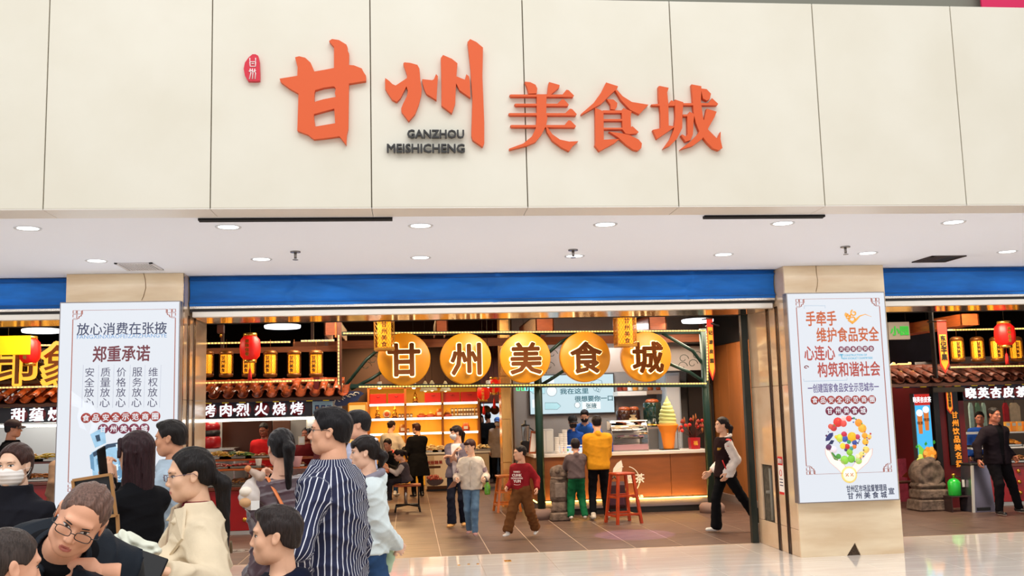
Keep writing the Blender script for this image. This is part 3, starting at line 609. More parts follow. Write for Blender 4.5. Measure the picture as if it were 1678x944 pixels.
# cloth valances and steel shutter heads of the three bays
blue = mat('blue_cloth', '#1070cc', .7, noise=.22, nscale=2.5, stretch=(.6, 1, 3), bump=.5, bscale=7)
def bay(x0, x1, where):
    rt = T('valance', 'blue cloth valance strip, '+where, 'valance', ((x0+x1)/2, YB, 2.98))
    nx = int((x1-x0)/.04); nz = 26; z0, z1 = 2.962, ZS-.002; vs = []; fs = []
    sd = x0*3.1
    for j in range(nz+1):
        for i in range(nx+1):
            x = x0+(x1-x0)*i/nx; t = j/nz; z = z0+(z1-z0)*t-(.012*math.sin(x*.9+sd)+.010)*(t > .95)*0
            d = .016*math.sin(2.3*x+sd+3*math.sin(.7*x)+4*t)+.012*abs(math.sin(4.1*x+5*t+sd))**8*(1-abs(t-.6))+.035*math.exp(-((t-.86)/.03)**2)*(.6+.4*math.sin(.8*x+sd))+.025*math.exp(-((t-.12)/.04)**2)+.03*math.exp(-(((x*.83+sd) % 1.9-.95+.05*math.sin(6*t))/.02)**2)
            vs.append((x, YB-d, z))
    for j in range(nz):
        for i in range(nx): a = j*(nx+1)+i; fs.append((a, a+1, a+nx+2, a+nx+1))
    mb = M().add(vs, fs, blue, True); mb.obj('cloth', parent=rt, world=True)
    for t in (.10, .84, .965): M().box((x0, YB-.05, z0+(z1-z0)*t), (x1, YB-.02, z0+(z1-z0)*t+.006), mat('seam_blue', '#0b4f96', .7)).obj('seam', parent=rt, world=True)
    hd = T('shutter_head', 'long pale steel shutter housing, '+where, 'shutter', ((x0+x1)/2, YB, 2.85))
    M().box((x0, YB-.01, 2.936), (x1, YB+.10, 2.968), steel, .004).obj('rail', parent=hd, world=True)
    M().box((x0, YB+.03, 2.90), (x1, YB+.09, 2.937), dgrey).obj('slot', parent=hd, world=True)
    M().box((x0+.03, YB, 2.845), (x1-.03, YB+.08, 2.906), steel2, .004).obj('front_cover', parent=hd, world=True)
    M().box((x0+.03, YB+.08, 2.846), (x1-.03, Y0-.25, 2.87), mat('mirror_soffit', '#b59f8c', .12, .95)).obj('underside', parent=hd, world=True)
bay(-9.5, XLL, 'in the left bay over the stir fry stall'); bay(XL+.01, XA-.01, 'in the middle bay between the two poster pillars'); bay(XB, 12.5, 'in the right bay over the tea stall')
M().box((-10, Y0-.26, 2.87), (13, Y0+.15, 4.5), black).obj('wall_header', kind='structure')
# enclosure of the food court
M().box((-10.1, Y0, 0), (-10, 29.6, 4.5), mat('court_wall', '#1e1613', .8)).obj('wall_left', kind='structure')
M().box((13, Y0, 0), (13.1, 29.6, 4.5), mat('court_wall')).obj('wall_right', kind='structure')
M().box((-10.1, 29.5, 0), (13.1, 29.6, 4.5), mat('court_wall')).obj('wall_back', kind='structure')
M().box((-10.1, Y0, 4.4), (13.1, 29.6, 4.5), mat('black_ceiling', '#14100e', .8)).obj('ceiling', kind='structure')
# ducts and beams under the black ceiling
dm = mat('duct_dark', '#2b211d', .6, .3); bm = mat('beam_wood', '#8a4a22', .6, noise=.2, nscale=6, stretch=(.4, 4, 4))
if 0: d = T('air_duct', 'dark boxed air duct running along the black ceiling', 'duct', (0, 18, 3.9))
# soffit fittings
lampw = glow('lamp_white', '#ffffff', 4); ring = mat('lamp_ring', '#d9dde2', .4, .2)
root = None
for k, (row, n0, n1, yy) in enumerate(((0, 0, 6, 8.29), (1, 0, 7, 10.02))):
    for i in range(n0, n1):
        p = (-3.08+1.6*(i+0)+(0 if k == 0 else .02), yy, ZS)
        lab = 'round white recessed downlight, %s from the left in the %s row' % (('first', 'second', 'third', 'fourth', 'fifth', 'sixth', 'seventh')[i], ('front', 'rear')[k])
        if root is None:
            root = T('downlight', lab, 'downlight', p, group='soffit downlights, front row')
            M().lathe((0, 0, -.006), [(.085, .004), (.105, .0), (.108, .006)], ring, 20).obj('trim_ring', parent=root)
            M().lathe((0, 0, -.003), [(.0, -.001), (.084, 0)], lampw, 20).obj('diffuser', parent=root)
        else:
            o = dup(root, p, label=lab); o['group'] = 'soffit downlights, %s row' % ('front' if k == 0 else 'rear')
def vent(label, c4, dark):
    P = [at(x, y, z=ZS) for x, y in c4]; x0 = min(p.x for p in P); x1 = max(p.x for p in P); y0 = min(p.y for p in P); y1 = max(p.y for p in P)
    r = T('air_vent', label, 'vent', ((x0+x1)/2, (y0+y1)/2, ZS)); fm = mat('vent_frame', '#cfcdd0', .6) if not dark else mat('vent_rust', '#3a2e28', .7)
    M().box((x0+.02, y0+.02, ZS-.004), (x1-.02, y1-.02, ZS-.002), black).obj('opening', parent=r, world=True)
    mb = M()
    for a, b in (((x0, y0), (x1, y0+.03)), ((x0, y1-.03), (x1, y1)), ((x0, y0), (x0+.03, y1)), ((x1-.03, y0), (x1, y1))): mb.box((a[0], a[1], ZS-.012), (b[0], b[1], ZS-.001), fm)
    mb.obj('frame', parent=r, world=True, kind='stuff')
    n = 11 if not dark else 6; xe = x1 if not dark else x0+(x1-x0)*.6
    for i in range(n): xx = x0+.04+(xe-x0-.08)*(i+.5)/n; M().box((xx-.008, y0+.03, ZS-.012), (xx+.008, y1-.03, ZS-.003), fm).obj('slat', parent=r, world=True)
vent('pale louvred air vent in the soffit above the left poster pillar', [(196, 430.5), (250, 430.5), (262, 441.5), (208, 441.5)], 0)
vent('dark air vent with a torn grille in the soffit at the right', [(1527, 419), (1582, 419), (1545, 427.5), (1503, 429)], 1)
for lab, xa, xb, y in (('long black slot diffuser at the front edge of the soffit, left of centre', 323, 643, 356), ('shorter black slot diffuser at the front edge of the soffit, right of centre', 1155, 1350, 352.5)):
    a, b = at(xa, y, z=ZS), at(xb, y-.0, z=ZS); r = T('slot_diffuser', lab, 'vent', ((a.x+b.x)/2, a.y, ZS))
    M().box((a.x, YF+.34, ZS-.02), (b.x, YF+.40, ZS-.001), black).obj('slot', parent=r, world=True); M().box((a.x, YF+.385, ZS-.024), (b.x, YF+.40, ZS-.001), dgrey).obj('blade', parent=r, world=True)
r0 = None
for lab, x, y in (('small sprinkler head under the soffit, between two downlights on the left', 484, 412), ('small sprinkler head under the soffit above the middle of the bay', 939, 409), ('small sprinkler head under the soffit by the right poster pillar', 1385, 404)):
    p = at(x, y, z=ZS)
    if r0 is None:
        r0 = T('sprinkler', lab, 'sprinkler', p); ch = mat('chrome', '#8e8a88', .25, .9)
        M().cyl((0, 0, -.012), .05, .012, ch).obj('rosette', parent=r0); M().cyl((0, 0, -.07), .014, .06, ch, 8).obj('nozzle', parent=r0); M().cyl((0, 0, -.085), .028, .006, ch, 10).obj('deflector', parent=r0)
    else: dup(r0, p, label=lab)
# ---------------------------------------------------------------- big sign on the fascia
orange = mat('orange_letter', '#dd5a20', .5); orside = mat('orange_edge', '#b8411f', .5)
SGN = T('fascia_sign', 'big orange raised characters of the food hall name on the cream fascia', 'sign', at(820, 150, Y=YF))
def trace(polys, org, k, name='character', d=.045):
    mb = M()
    for q, poly in enumerate(polys):
        pts = [at(org[0]+x/k, org[1]+y/k, Y=YF-d) for x, y in poly]; mb.prism([(p.x, p.z) for p in pts], orange, (0, YF-d-q*.0004, 0), dz=(0, d, 0))
    return mb.obj(name, parent=SGN, world=True)
K4 = 3.995
# gan: an outline in four bands around two openings
trace([[(312,315),(428,296),(430,240),(413,175),(440,168),(480,178),(515,210),(540,268),(600,258),(668,245),(668,105),(650,85),(636,68),(655,55),(700,62),(750,92),(757,110),(757,130),(767,150),(765,225),(800,228),(850,248),(862,272),(878,296),(878,328),(840,335),(765,347),(762,640),(752,680),(748,748),(722,715),(705,692),(680,692),(600,706),(538,712),(500,682),(428,655),(436,412),(380,380),(318,335),
        (436,412),(428,655),(500,682),(538,712)][:42]], (380, 50), K4) if 0 else None
gan = [[(312,315),(428,296),(430,240),(413,175),(440,168),(480,178),(515,210),(540,268),(600,258),(668,245),(668,105),(650,85),(636,68),(655,55),(700,62),(750,92),(757,110),(757,130),(767,150),(765,225),(800,228),(850,248),(862,272),(878,296),(878,328),(840,335),(765,347),(680,372),(665,365),(600,374),(545,390),(538,415),(436,412),(380,380),(318,335)],
       [(436,405),(540,405),(538,545),(536,560),(545,630),(540,700),(520,700),(500,682),(428,655)],
       [(670,365),(766,340),(762,640),(752,680),(748,748),(722,715),(705,692),(676,692),(676,610),(670,512),(680,435),(674,410),(680,380)],
       [(530,470),(600,450),(684,434),(684,508),(620,524),(530,549)],
       [(530,632),(600,620),(684,606),(705,692),(600,706),(538,712),(520,700)]]
trace(gan, (380, 50), K4)
trace([[(1003,310),(1030,330),(1050,350),(1072,360),(1145,312),(1147,290),(1128,235),(1122,215),(1130,208),(1170,212),(1215,225),(1228,250),(1234,330),(1243,380),(1240,420),(1225,480),(1200,545),(1158,593),(1110,530),(1108,510),(1120,480),(1145,430),(1152,395),(1143,364),(1125,400),(1105,440),(1080,466),(1050,452),(1015,400),(1003,378)],
       [(1245,318),(1310,325),(1322,320),(1337,284),(1349,300),(1345,360),(1340,455),(1275,415),(1262,390),(1248,345)],
       [(1368,180),(1382,160),(1440,185),(1477,215),(1470,300),(1500,312),(1525,322),(1535,286),(1552,300),(1558,330),(1562,440),(1490,390),(1468,345),(1465,400),(1462,480),(1440,542),(1372,490),(1372,350)],
       [(1543,75),(1560,56),(1600,75),(1644,112),(1640,300),(1652,600),(1652,740),(1642,762),(1575,715),(1568,690),(1575,450),(1562,250)]], (380, 50), K4)
H5 = 3.995
def hb(x0, x1, y, rx, rise, t=14): return [(x0, y-4), (x0+8, y-t/2), (x1-75, y-t/2), (x1-rx, y-rise), (x1-rx+15, y-rise+3), (x1, y+0), (x1-5, y+t/2+2), (x0+8, y+t/2)]
trace([[(240,95),(275,98),(310,115),(322,140),(318,172),(265,174),(258,140)], [(398,97),(468,117),(466,132),(410,180),(388,180),(392,130)],
       hb(140, 562, 186, 50, 38), hb(172, 528, 246, 45, 36), hb(133, 580, 308, 45, 36), hb(145, 575, 386, 50, 38),
       [(318,178),(382,178),(380,310),(388,330),(380,380),(350,440),(310,490),(250,515),(140,542),(137,534),(230,500),(285,455),(312,400),(318,330)],
       [(378,390),(392,400),(420,440),(470,475),(530,488),(590,485),(555,515),(530,550),(480,525),(420,480),(385,425)]], (800, 110), H5, 'character')
trace([[(772,100),(850,125),(845,140),(800,180),(740,240),(612,312),(608,306),(690,235),(740,165)], [(828,145),(845,150),(880,190),(940,228),(1050,246),(1015,280),(990,308),(930,280),(870,215)],
       [(775,208),(820,212),(846,235),(842,262),(830,280),(803,275),(800,245)], [(700,265),(755,290),(757,475),(858,470),(830,495),(728,550),(698,512),(702,495)],
       [(750,283),(872,283),(885,268),(940,290),(932,320),(935,405),(880,412),(874,300),(750,300)], [(755,340),(880,340),(880,352),(755,352)], [(755,397),(880,397),(880,408),(755,408)],
       [(880,410),(945,388),(985,425),(975,434),(925,440),(900,436)], [(790,422),(880,435),(925,445),(985,475),(1006,500),(1002,530),(980,547),(950,540),(900,505),(850,460)]], (800, 110), H5, 'character')
trace([[(1115,125),(1125,123),(1182,135),(1172,165),(1180,240),(1182,382),(1224,388),(1180,420),(1105,470),(1078,410),(1130,400),(1128,300),(1116,200)], [(1068,244),(1120,240),(1222,243),(1222,253),(1120,253),(1075,252)],
       [(1182,240),(1198,217),(1222,225),(1222,250)], [(1222,212),(1278,230),(1272,300),(1270,400),(1235,470),(1190,515),(1145,533),(1190,470),(1215,410),(1225,330)], [(1278,236),(1440,236),(1465,203),(1505,240),(1500,250),(1278,250)],
       [(1275,310),(1305,310),(1318,292),(1350,308),(1345,350),(1340,440),(1325,478),(1292,488),(1262,445),(1270,440),(1295,455),(1305,440),(1303,322),(1275,322)],
       [(1330,113),(1395,125),(1395,160),(1392,230),(1408,340),(1440,410),(1500,470),(1522,422),(1520,470),(1533,530),(1510,545),(1470,530),(1430,490),(1385,430),(1358,360),(1345,300),(1338,200)],
       [(1430,272),(1495,292),(1480,330),(1440,400),(1400,470),(1340,515),(1255,540),(1320,490),(1370,440),(1405,380)], [(1392,140),(1430,145),(1458,175),(1450,210),(1432,220),(1405,205)]], (800, 110), H5, 'character')
bk = mat('black_letter', '#2b2a2a', .4)
for s, xa, xb, y, hh_ in (('GANZHOU', 668, 760, 220, 13), ('MEISHICHENG', 635, 761, 243.5, 13.5)):
    c = at((xa+xb)/2, y, Y=YF-.03); wd = at(xb, y, Y=YF).x-at(xa, y, Y=YF).x; mb = M(); put_text(mb, s, c, h=hh_/ (1612/7.9), w=wd, m=bk, bold=.025, depth=.03); mb.obj('lettering', parent=SGN, world=True, kind='stuff', label='black latin lettering '+s)
seal = T('seal_sign', 'small red seal plaque with white characters beside the orange sign', 'plaque', at(413, 110, Y=YF))
pts = [(85,210),(110,175),(135,155),(155,155),(172,165),(180,200),(184,300),(182,328),(150,331),(105,329),(85,295),(77,250)]
P = [at(380+x/K4, 50+y/K4, Y=YF-.04) for x, y in pts]; M().prism([(p.x, p.z) for p in P], mat('seal_red', '#d3203a', .4), (0, YF-.04, 0), dz=(0, .04, 0)).obj('plate', parent=seal, world=True)
mb = M(); sw = mat('seal_white', '#f6e8e8', .5)
for seg in ([(118,180),(118,205),(155,205),(155,180)], [(118,205),(120,235),(155,235),(155,205)], [(128,217),(146,217)], [(120,250),(118,270),(125,275),(115,318)], [(135,250),(132,268),(138,275),(134,318)], [(150,250),(148,270),(155,278),(152,318)], [(110,268),(128,262),(142,268),(158,262)]):
    mb.tube([at(380+x/K4, 50+y/K4, Y=YF-.043) for x, y in seg], .0045, sw, 5)
mb.obj('seal_characters', parent=seal, world=True, kind='stuff')
# ---------------------------------------------------------------- food court: shared pieces
wood = mat('orange_wood', '#a8501f', .45, noise=.22, nscale=5, stretch=(1, 1, 8), coat=.2); wood_d = mat('dark_wood', '#4e2413', .5, noise=.3, nscale=6); redp = mat('red_lacquer', '#a3161c', .35, coat=.3)
gold = mat('brass_gold', '#e0a646', .25, .85); goldp = mat('gold_paint', '#e8a93a', .5); led = glow('led_warm', '#ffc05a', 3.2); ledw = glow('led_white', '#fff6e6', 7); blackp = mat('black_paint', '#161414', .45); greenm = mat('dark_green_metal', '#12332b', .35, .2)
lanm = mat('lantern_glow', '#f0a020', .6, emit=1.15, ecol='#ff9d1a'); lbr = mat('lantern_frame', '#7c4a1c', .4, .6); whitep = mat('white_paint', '#ece9e4', .5); greyw = mat('grey_wall', '#8f8884', .7, noise=.05, nscale=3); glassm = mat('clear_glass', '#ffffff', .03, trans=1)
def bpx(mb, x0, y0, x1, y1, Y, d, m=None, bev=0):
    a, b = at(x0, y0, Y=Y), at(x1, y1, Y=Y); return mb.box((a.x, Y, b.z), (b.x, Y+d, a.z), m, bev)
def led_rope(label, a, b, gap=.030, group=None, m=led):
    a, b = Vector(a), Vector(b); L = (b-a).length; r = T('led_rope', label, 'light', a, group=group)
    M().bar(a, b, .022, mat('rope_housing', '#6b4a2c', .5), .03).obj('housing', parent=r, world=True)
    n = int(L/gap/1.6); mb = M(); u = (b-a)/L
    for i in range(n):
        p = a+u*(L*(i+.5)/n)+Vector((0, -.016, 0)); q = u*(gap*.5); mb.bar(p-q, p+q, .016, m)
    mb.obj('led', parent=r, world=True, kind='stuff'); return r
def led_bar(label, a, b, w=.03, m=None, group=None):
    r = T('light_bar', label, 'light', a, group=group); M().bar(Vector(a)+Vector((0, .012, .01)), Vector(b)+Vector((0, .012, .01)), w*1.2, mat('rope_housing')).obj('housing', parent=r, world=True)
    M().bar(a, b, w, m or ledw).obj('tube', parent=r, world=True); return r
# small drum lantern
def drum_lantern(label, p, hgt=.40, r=.105, text='甘州美食', group=None):
    o = T('drum_lantern', label, 'lantern', p, group=group)
    M().lathe((0, 0, -hgt+.05), [(r*.72, 0), (r*.80, .04), (r*.80, hgt-.14), (r*.72, hgt-.1)], lanm, 14).obj('lamp_shade', parent=o)
    mb = M(); mb.lathe((0, 0, -.055), [(r*.6, .055), (r*.95, .03), (r, 0), (r*.9, -.012), (r*.6, -.012)], lbr, 14); mb.obj('top_ring', parent=o)
    mb = M(); mb.lathe((0, 0, -hgt), [(r*.6, 0), (r*.95, .01), (r, .04), (r*.9, .055), (r*.6, .055)], lbr, 14); mb.obj('bottom_ring', parent=o)
    mb = M()
    for i in range(8): a = i*math.pi/4+.3; mb.bar((r*.93*math.cos(a), r*.93*math.sin(a), -hgt+.05), (r*.93*math.cos(a), r*.93*math.sin(a), -.06), .006, lbr)
    for k in range(7):
        for i in range(14):
            a0 = 2*math.pi*i/14; a1 = a0+2*math.pi/14*(1 if k % 2 else -1); z0 = -hgt+.08+(hgt-.17)*k/7; z1 = z0+(hgt-.17)/7
            mb.tube([(r*.83*math.cos(a0), r*.83*math.sin(a0), z0), (r*.83*math.cos(a1), r*.83*math.sin(a1), z1)], .0016, lbr, 3)
    mb.obj('lattice', parent=o, kind='stuff')
    mb = M()
    for i, c in enumerate(text): put_text(mb, c, (-.03, -r*.86, -.115-.062*i), h=.055, m=mat('ink_brown', '#3d1c08', .8), bold=.03, depth=.002)
    mb.obj('lettering', parent=o, kind='stuff')
    M().tube([(0, 0, 0), (0, 0, .16)], .003, lbr, 4).obj('cord', parent=o); return o
def red_lantern(label, p, hgt=.36, r=.155, tassel=True):
    o = T('red_lantern', label, 'lantern', p); rm = mat('red_silk', '#d8120f', .45, emit=.28, ecol='#ff1e10')
    for i in range(8):
        mb = M(); n = 4; vs = []; pr_ = [(r*.62, -hgt), (r*.93, -hgt*.84), (r*1.0, -hgt*.5), (r*.93, -hgt*.16), (r*.62, 0)]
        for q, z in pr_:
            for k in range(n+1): a = (i+k/n)*math.pi/4+.12; rr = q*(1-.045*math.cos((k/n-.5)*math.pi)*-1); vs.append((rr*math.cos(a), rr*math.sin(a), z))
        mb.add(vs, [(j*(n+1)+k, j*(n+1)+k+1, (j+1)*(n+1)+k+1, (j+1)*(n+1)+k) for j in range(4) for k in range(n)], rm, True); mb.obj('silk_panel', parent=o)
    M().lathe((0, 0, -.002), [(r*.5, 0), (r*.68, .0), (r*.68, .045), (r*.5, .045)], gold, 16).obj('top_ring', parent=o); M().lathe((0, 0, -hgt-.045), [(r*.45, 0), (r*.64, 0), (r*.64, .047), (r*.45, .047)], gold, 16).obj('bottom_ring', parent=o)
    mb = M()
    for i, c in enumerate('美味佳肴'): put_text(mb, c, (-.02, -r*1.0, -.08-.062*i), h=.055, m=gold, bold=.03, depth=.002)
    mb.obj('lettering', parent=o, kind='stuff'); M().tube([(0, 0, .04), (0, 0, 4.41-p[2])], .004, blackp, 4).obj('cord', parent=o)
    if tassel: M().lathe((0, 0, -hgt-.30), [(.03, 0), (.026, .08), (.016, .16), (.006, .18), (.004, .27)], mat('tassel_red', '#d4170f', .8), 8).obj('tassel', parent=o)
    return o
def tile_roof(name, label, x0, x1, Y, z0, z1, run, m, cat='roof', ypitch=.21):
    """barrel tiled eave: z0 eave, z1 ridge, run = depth of the slope; every cover tile its own piece"""
    r = T(name, label, cat, ((x0+x1)/2, Y, z0)); n = int((x1-x0)/ypitch); rows = 3; sl = math.hypot(run, z1-z0); ang = math.atan2(z1-z0, run)
    u = Vector((0, math.cos(ang), math.sin(ang))); nn = Vector((0, -math.sin(ang), math.cos(ang)))
    def piece(rad, up, L):
        mb = M(); vs = []; k = 7
        for t in (0, 1):
            for q in range(k): a = math.pi*q/(k-1); rr = rad*(1-.10*t); vs.append(Vector((rr*math.cos(a), 0, 0))+nn*(rr*.8*math.sin(a)*up)+u*(L*t))
        for t in (0, 1):
            for q in range(k): a = math.pi*q/(k-1); rr = rad*(1-.10*t)-.012; vs.append(Vector((rr*math.cos(a), 0, 0))+nn*(rr*.8*math.sin(a)*up)+u*(L*t))
        fs = [(q, q+1, k+q+1, k+q) for q in range(k-1)]+[(q+1, q, 2*k+q, 2*k+q+1) for q in range(k-1)]
        return mb.add(vs, fs, m, True)
    cov = piece(.058, 1, sl/rows*1.12).obj('roof_tile', parent=r); pan = piece(.078, -1, sl/rows*1.1).obj('roof_tile', parent=r); first = True; base = r.location
    for i in range(n+1):
        for j in range(rows):
            p = Vector((x0+ypitch*(i+.3), Y, z0))+u*(sl*j/rows)+nn*(.008*(rows-j))-base
            if first: cov.location = p+nn*.03; pan.location = p+Vector((ypitch/2, 0, 0))+nn*.0; first = False
            else: link('roof_tile', cov.data, r, p+nn*.03); link('roof_tile', pan.data, r, p+Vector((ypitch/2, 0, 0)))
    M().prism([(0, -.0), (run, z1-z0), (run, z1-z0-.05), (0, -.05)], mat('eave_board', '#3b1d12', .7), (x0, Y+.02, z0-.04), (0, 1, 0), (0, 0, 1), (x1-x0, 0, 0)).obj('deck', parent=r, world=True)
    M().tube([(x0, Y+run, z1+.03), (x1, Y+run, z1+.03)], .05, m, 8).obj('ridge', parent=r, world=True); return r
clay = mat('clay_tile', '#a34a1f', .45, noise=.3, nscale=7, coat=.3); clay_d = mat('dark_clay_tile', '#6a3a2c', .5, noise=.3, nscale=7)
def eave_deco(label, x0, x1, Y, z, n):
    r = T('painted_eave', label, 'ornament', ((x0+x1)/2, Y, z)); db = mat('eave_blue', '#16214a', .5)
    M().box((x0, Y, z), (x1, Y+.06, z+.11), db).obj('board', parent=r, world=True)
    mb = M(); cw = mat('cloud_cream', '#cfc3b0', .6); k = int((x1-x0)/.16)
    for i in range(k):
        cx = x0+.08+(x1-x0-.16)*i/max(1, k-1); mb.tube([(cx+.045*math.cos(t)*(1-t/9), Y-.006, z+.05+.04*math.sin(t)*(1-t/9)) for t in [q*.7 for q in range(9)]], .0055, cw, 4)
    mb.obj('cloud_scroll', parent=r, world=True, kind='stuff')
    for i in range(n):
        cx = x0+(x1-x0)*(i+.5)/n; M().box((cx-.045, Y-.03, z+.005), (cx+.045, Y, z+.075), mat('rafter_yellow', '#f0c814', .5, emit=.25)).obj('rafter_end', parent=r, world=True)
    return r
def knobs(parent, pts, Y):
    mb0 = None
    for x, z in pts:
        if mb0 is None: mb0 = M().sph((0, 0, 0), .034, gold, 10, (1, .7, 1)).obj('stud', parent=parent); mb0.location = Vector((x, Y-.012, z))-parent.location
        else: link('stud', mb0.data, parent, Vector((x, Y-.012, z))-parent.location)
def food_heap(name, label, cat, c, sx, sy, hgt, cols, n=60, kind='stick', seed=0, group=None):
    """a tray with food on it; the food is one heap nobody could count"""
    R = random.Random(seed); r = T('food_tray', label, cat, c, group=group); mb = M(); st_ = mat('tray_steel', '#b9b2a8', .25, .9)
    mb.box((-sx, -sy, 0), (sx, sy, .008), st_)
    for a, b in (((-sx, -sy), (sx, -sy+.01)), ((-sx, sy-.01), (sx, sy)), ((-sx, -sy), (-sx+.01, sy)), ((sx-.01, -sy), (sx, sy))): mb.box((a[0], a[1], 0), (b[0], b[1], .035), st_)
    mb.obj('tray', parent=r); mb = M(); ms = [mat('food'+q, q, .45, noise=.2, nscale=30, coat=.2) for q in cols]
    for i in range(n):
        x, y = R.uniform(-sx*.88, sx*.88), R.uniform(-sy*.85, sy*.85); z = .02+hgt*(1-(abs(x)/sx)**2*.6)*(1-(abs(y)/sy)**2*.6)*R.uniform(.5, 1); m = R.choice(ms)
        if kind == 'stick':
            a = R.uniform(-.5, .5)+(math.pi/2 if R.random() < .2 else 0); L = R.uniform(.05, .09); mb.tube([(x-L*math.cos(a), y-L*math.sin(a), z), (x, y, z+.012), (x+L*math.cos(a), y+L*math.sin(a), z)], R.uniform(.008, .013), m, 5)
        elif kind == 'ball': mb.sph((x, y, z), R.uniform(.018, .028), m, 6, (1, 1, .75))
        elif kind == 'loaf': mb.sph((x, y, z), .05, m, 7, (1.3, .7, .45))
        else: mb.sph((x, y, z), R.uniform(.02, .035), m, 6, (1.2, .9, .3))
    mb.obj('food', parent=r, kind='stuff'); return r
def sign_chars(label, s, xs, y, Y, size, board, em=1.4, dot=None, col='#f4fbff'):
    """lit channel letters on a dark board; xs: pixel columns of the characters"""
    x0, y0, x1, y1 = board; a, b = at(x0, y0, Y=Y), at(x1, y1, Y=Y); r = T('stall_sign', label, 'sign', ((a.x+b.x)/2, Y, b.z))
    M().box((a.x, Y, b.z), (b.x, Y+.08, a.z), mat('sign_board', '#1c0f1c', .35), .006).obj('board', parent=r, world=True)
    for c, x in zip(s, xs):
        p = at(x, y+(x-xs[0])*0, Y=Y); p.z = (a.z+b.z)/2
        M().lathe((p.x, Y, p.z), [(.0, -.006), (size*.62, -.006), (size*.62, 0)], mat('red_roundel', '#7a1016', .4), 18, 'y').obj('roundel', parent=r, world=True)
        mb = M(); put_text(mb, c, (p.x, Y-.05, p.z), h=size, m=glow('letter_white'+col, col, em), bold=.012, depth=.03); mb.obj('character', parent=r, world=True)
    return r
# ---------------------------------------------------------------- grill stall (left of the middle bay)
YG = 15.3
def px(x, y, Y): return at(x, y, Y=Y)
tile_roof('tiled_eave', 'orange barrel tiled eave over the grill stall sign', px(185, 650, YG-.35).x, px(560, 650, YG-.35).x, YG-.35, px(440, 648, YG-.35).z, px(440, 629, YG+.25).z, .62, clay)
eave_deco('painted eave with cloud scrolls and yellow rafter ends over the grill stall', px(300, 655, YG-.1).x, px(548, 655, YG-.1).x, YG-.1, px(430, 660, YG-.1).z, 9)
# the blue scroll bracket at the end of that eave
r = T('eave_bracket', 'dark blue painted cloud bracket at the right end of the grill stall eave', 'ornament', px(570, 662, YG-.2)); pp = [(548, 663), (552, 650), (562, 644), (574, 641), (590, 641), (597, 645), (590, 650), (586, 657), (572, 660), (566, 665), (552, 666)]
P = [px(x, y, YG-.2) for x, y in pp]; M().prism([(p.x, p.z) for p in P], mat('eave_blue'), (0, YG-.2, 0), dz=(0, .05, 0)).obj('bracket_board', parent=r, world=True); mb = M()
for cx, cy in ((557, 656), (565, 651), (574, 649), (583, 646)):
    p = px(cx, cy, YG-.21); mb.tube([(p.x+.05*math.cos(t)*(1-t/8), YG-.205, p.z+.035*math.sin(t)*(1-t/8)) for t in [q*.7 for q in range(8)]], .007, mat('cloud_cream'), 4)
mb.obj('cloud_scroll', parent=r, world=True, kind='stuff')
sign_chars('dark grill stall sign with lit white characters between two orange light bars', '烤肉烈火烧烤', (343, 371, 399, 429, 458, 487), 670, YG, .185, (318, 658, 511, 684))
M().lathe((px(385, 672, YG).x, YG-.05, px(385, 672, YG).z), [(0, -.01), (.024, -.008), (.026, .03)], MATS['letter_white#f4fbff'], 12, 'y').obj('character', parent=[o for o in bpy.data.objects if o.name.startswith('stall_sign')][-1], world=True)
led_bar('white light bar under the grill stall sign', px(300, 691, YG-.05), px(516, 685, YG-.05), .035)
led_rope('upper led rope behind the red lantern of the grill stall', px(296, 563.5, YG-.3), px(476, 560.5, YG-.3)); led_rope('short upper led rope right of the red lantern', px(493, 559, YG-.3), px(548, 558, YG-.3))
led_rope('lower led rope just above the tiled eave of the grill stall', px(296, 628.5, YG-.4), px(479, 624.5, YG-.4)); led_rope('short lower led rope at the end of the tiled eave', px(494, 624, YG-.4), px(548, 623, YG-.4))
lr = None
for x, nm in ((339, 'leftmost, half hidden by the pillar'), (371, 'second from the left pillar'), (443, 'just right of the red lantern'), (482, 'second from the post'), (518, 'nearest to the lit post')):
    p = px(x, 574, YG-.35)
    if lr is None: lr = drum_lantern('gold lattice drum lantern over the grill stall, '+nm, p, group='grill stall lanterns')
    else: dup(lr, p, label='gold lattice drum lantern over the grill stall, '+nm)
dup(lr, px(408, 574, YG-.33), label='gold lattice drum lantern directly behind and below the red lantern')
red_lantern('red silk lantern with tassel hanging in front of the grill stall lanterns', px(410, 551, YG-.75), .34, .145)
# post with vertical rope
po = T('timber_post', 'brown timber post with a vertical led rope at the grill stall end', 'post', px(556, 632, YG-.2)); a, b = px(552, 548, YG-.2), px(560, 634, YG-.2); M().box((a.x, YG-.2, b.z-.1), (b.x, YG-.12, 4.35), wood_d, .004).obj('shaft', parent=po, world=True); M().box((a.x-.03, YG-.21, 2.9), (a.x-.005, YG-.1, 4.35), wood).obj('side_board', parent=po, world=True)
led_rope('vertical led rope on the post beside the grill stall', px(555, 549, YG-.24), px(555, 631, YG-.24))
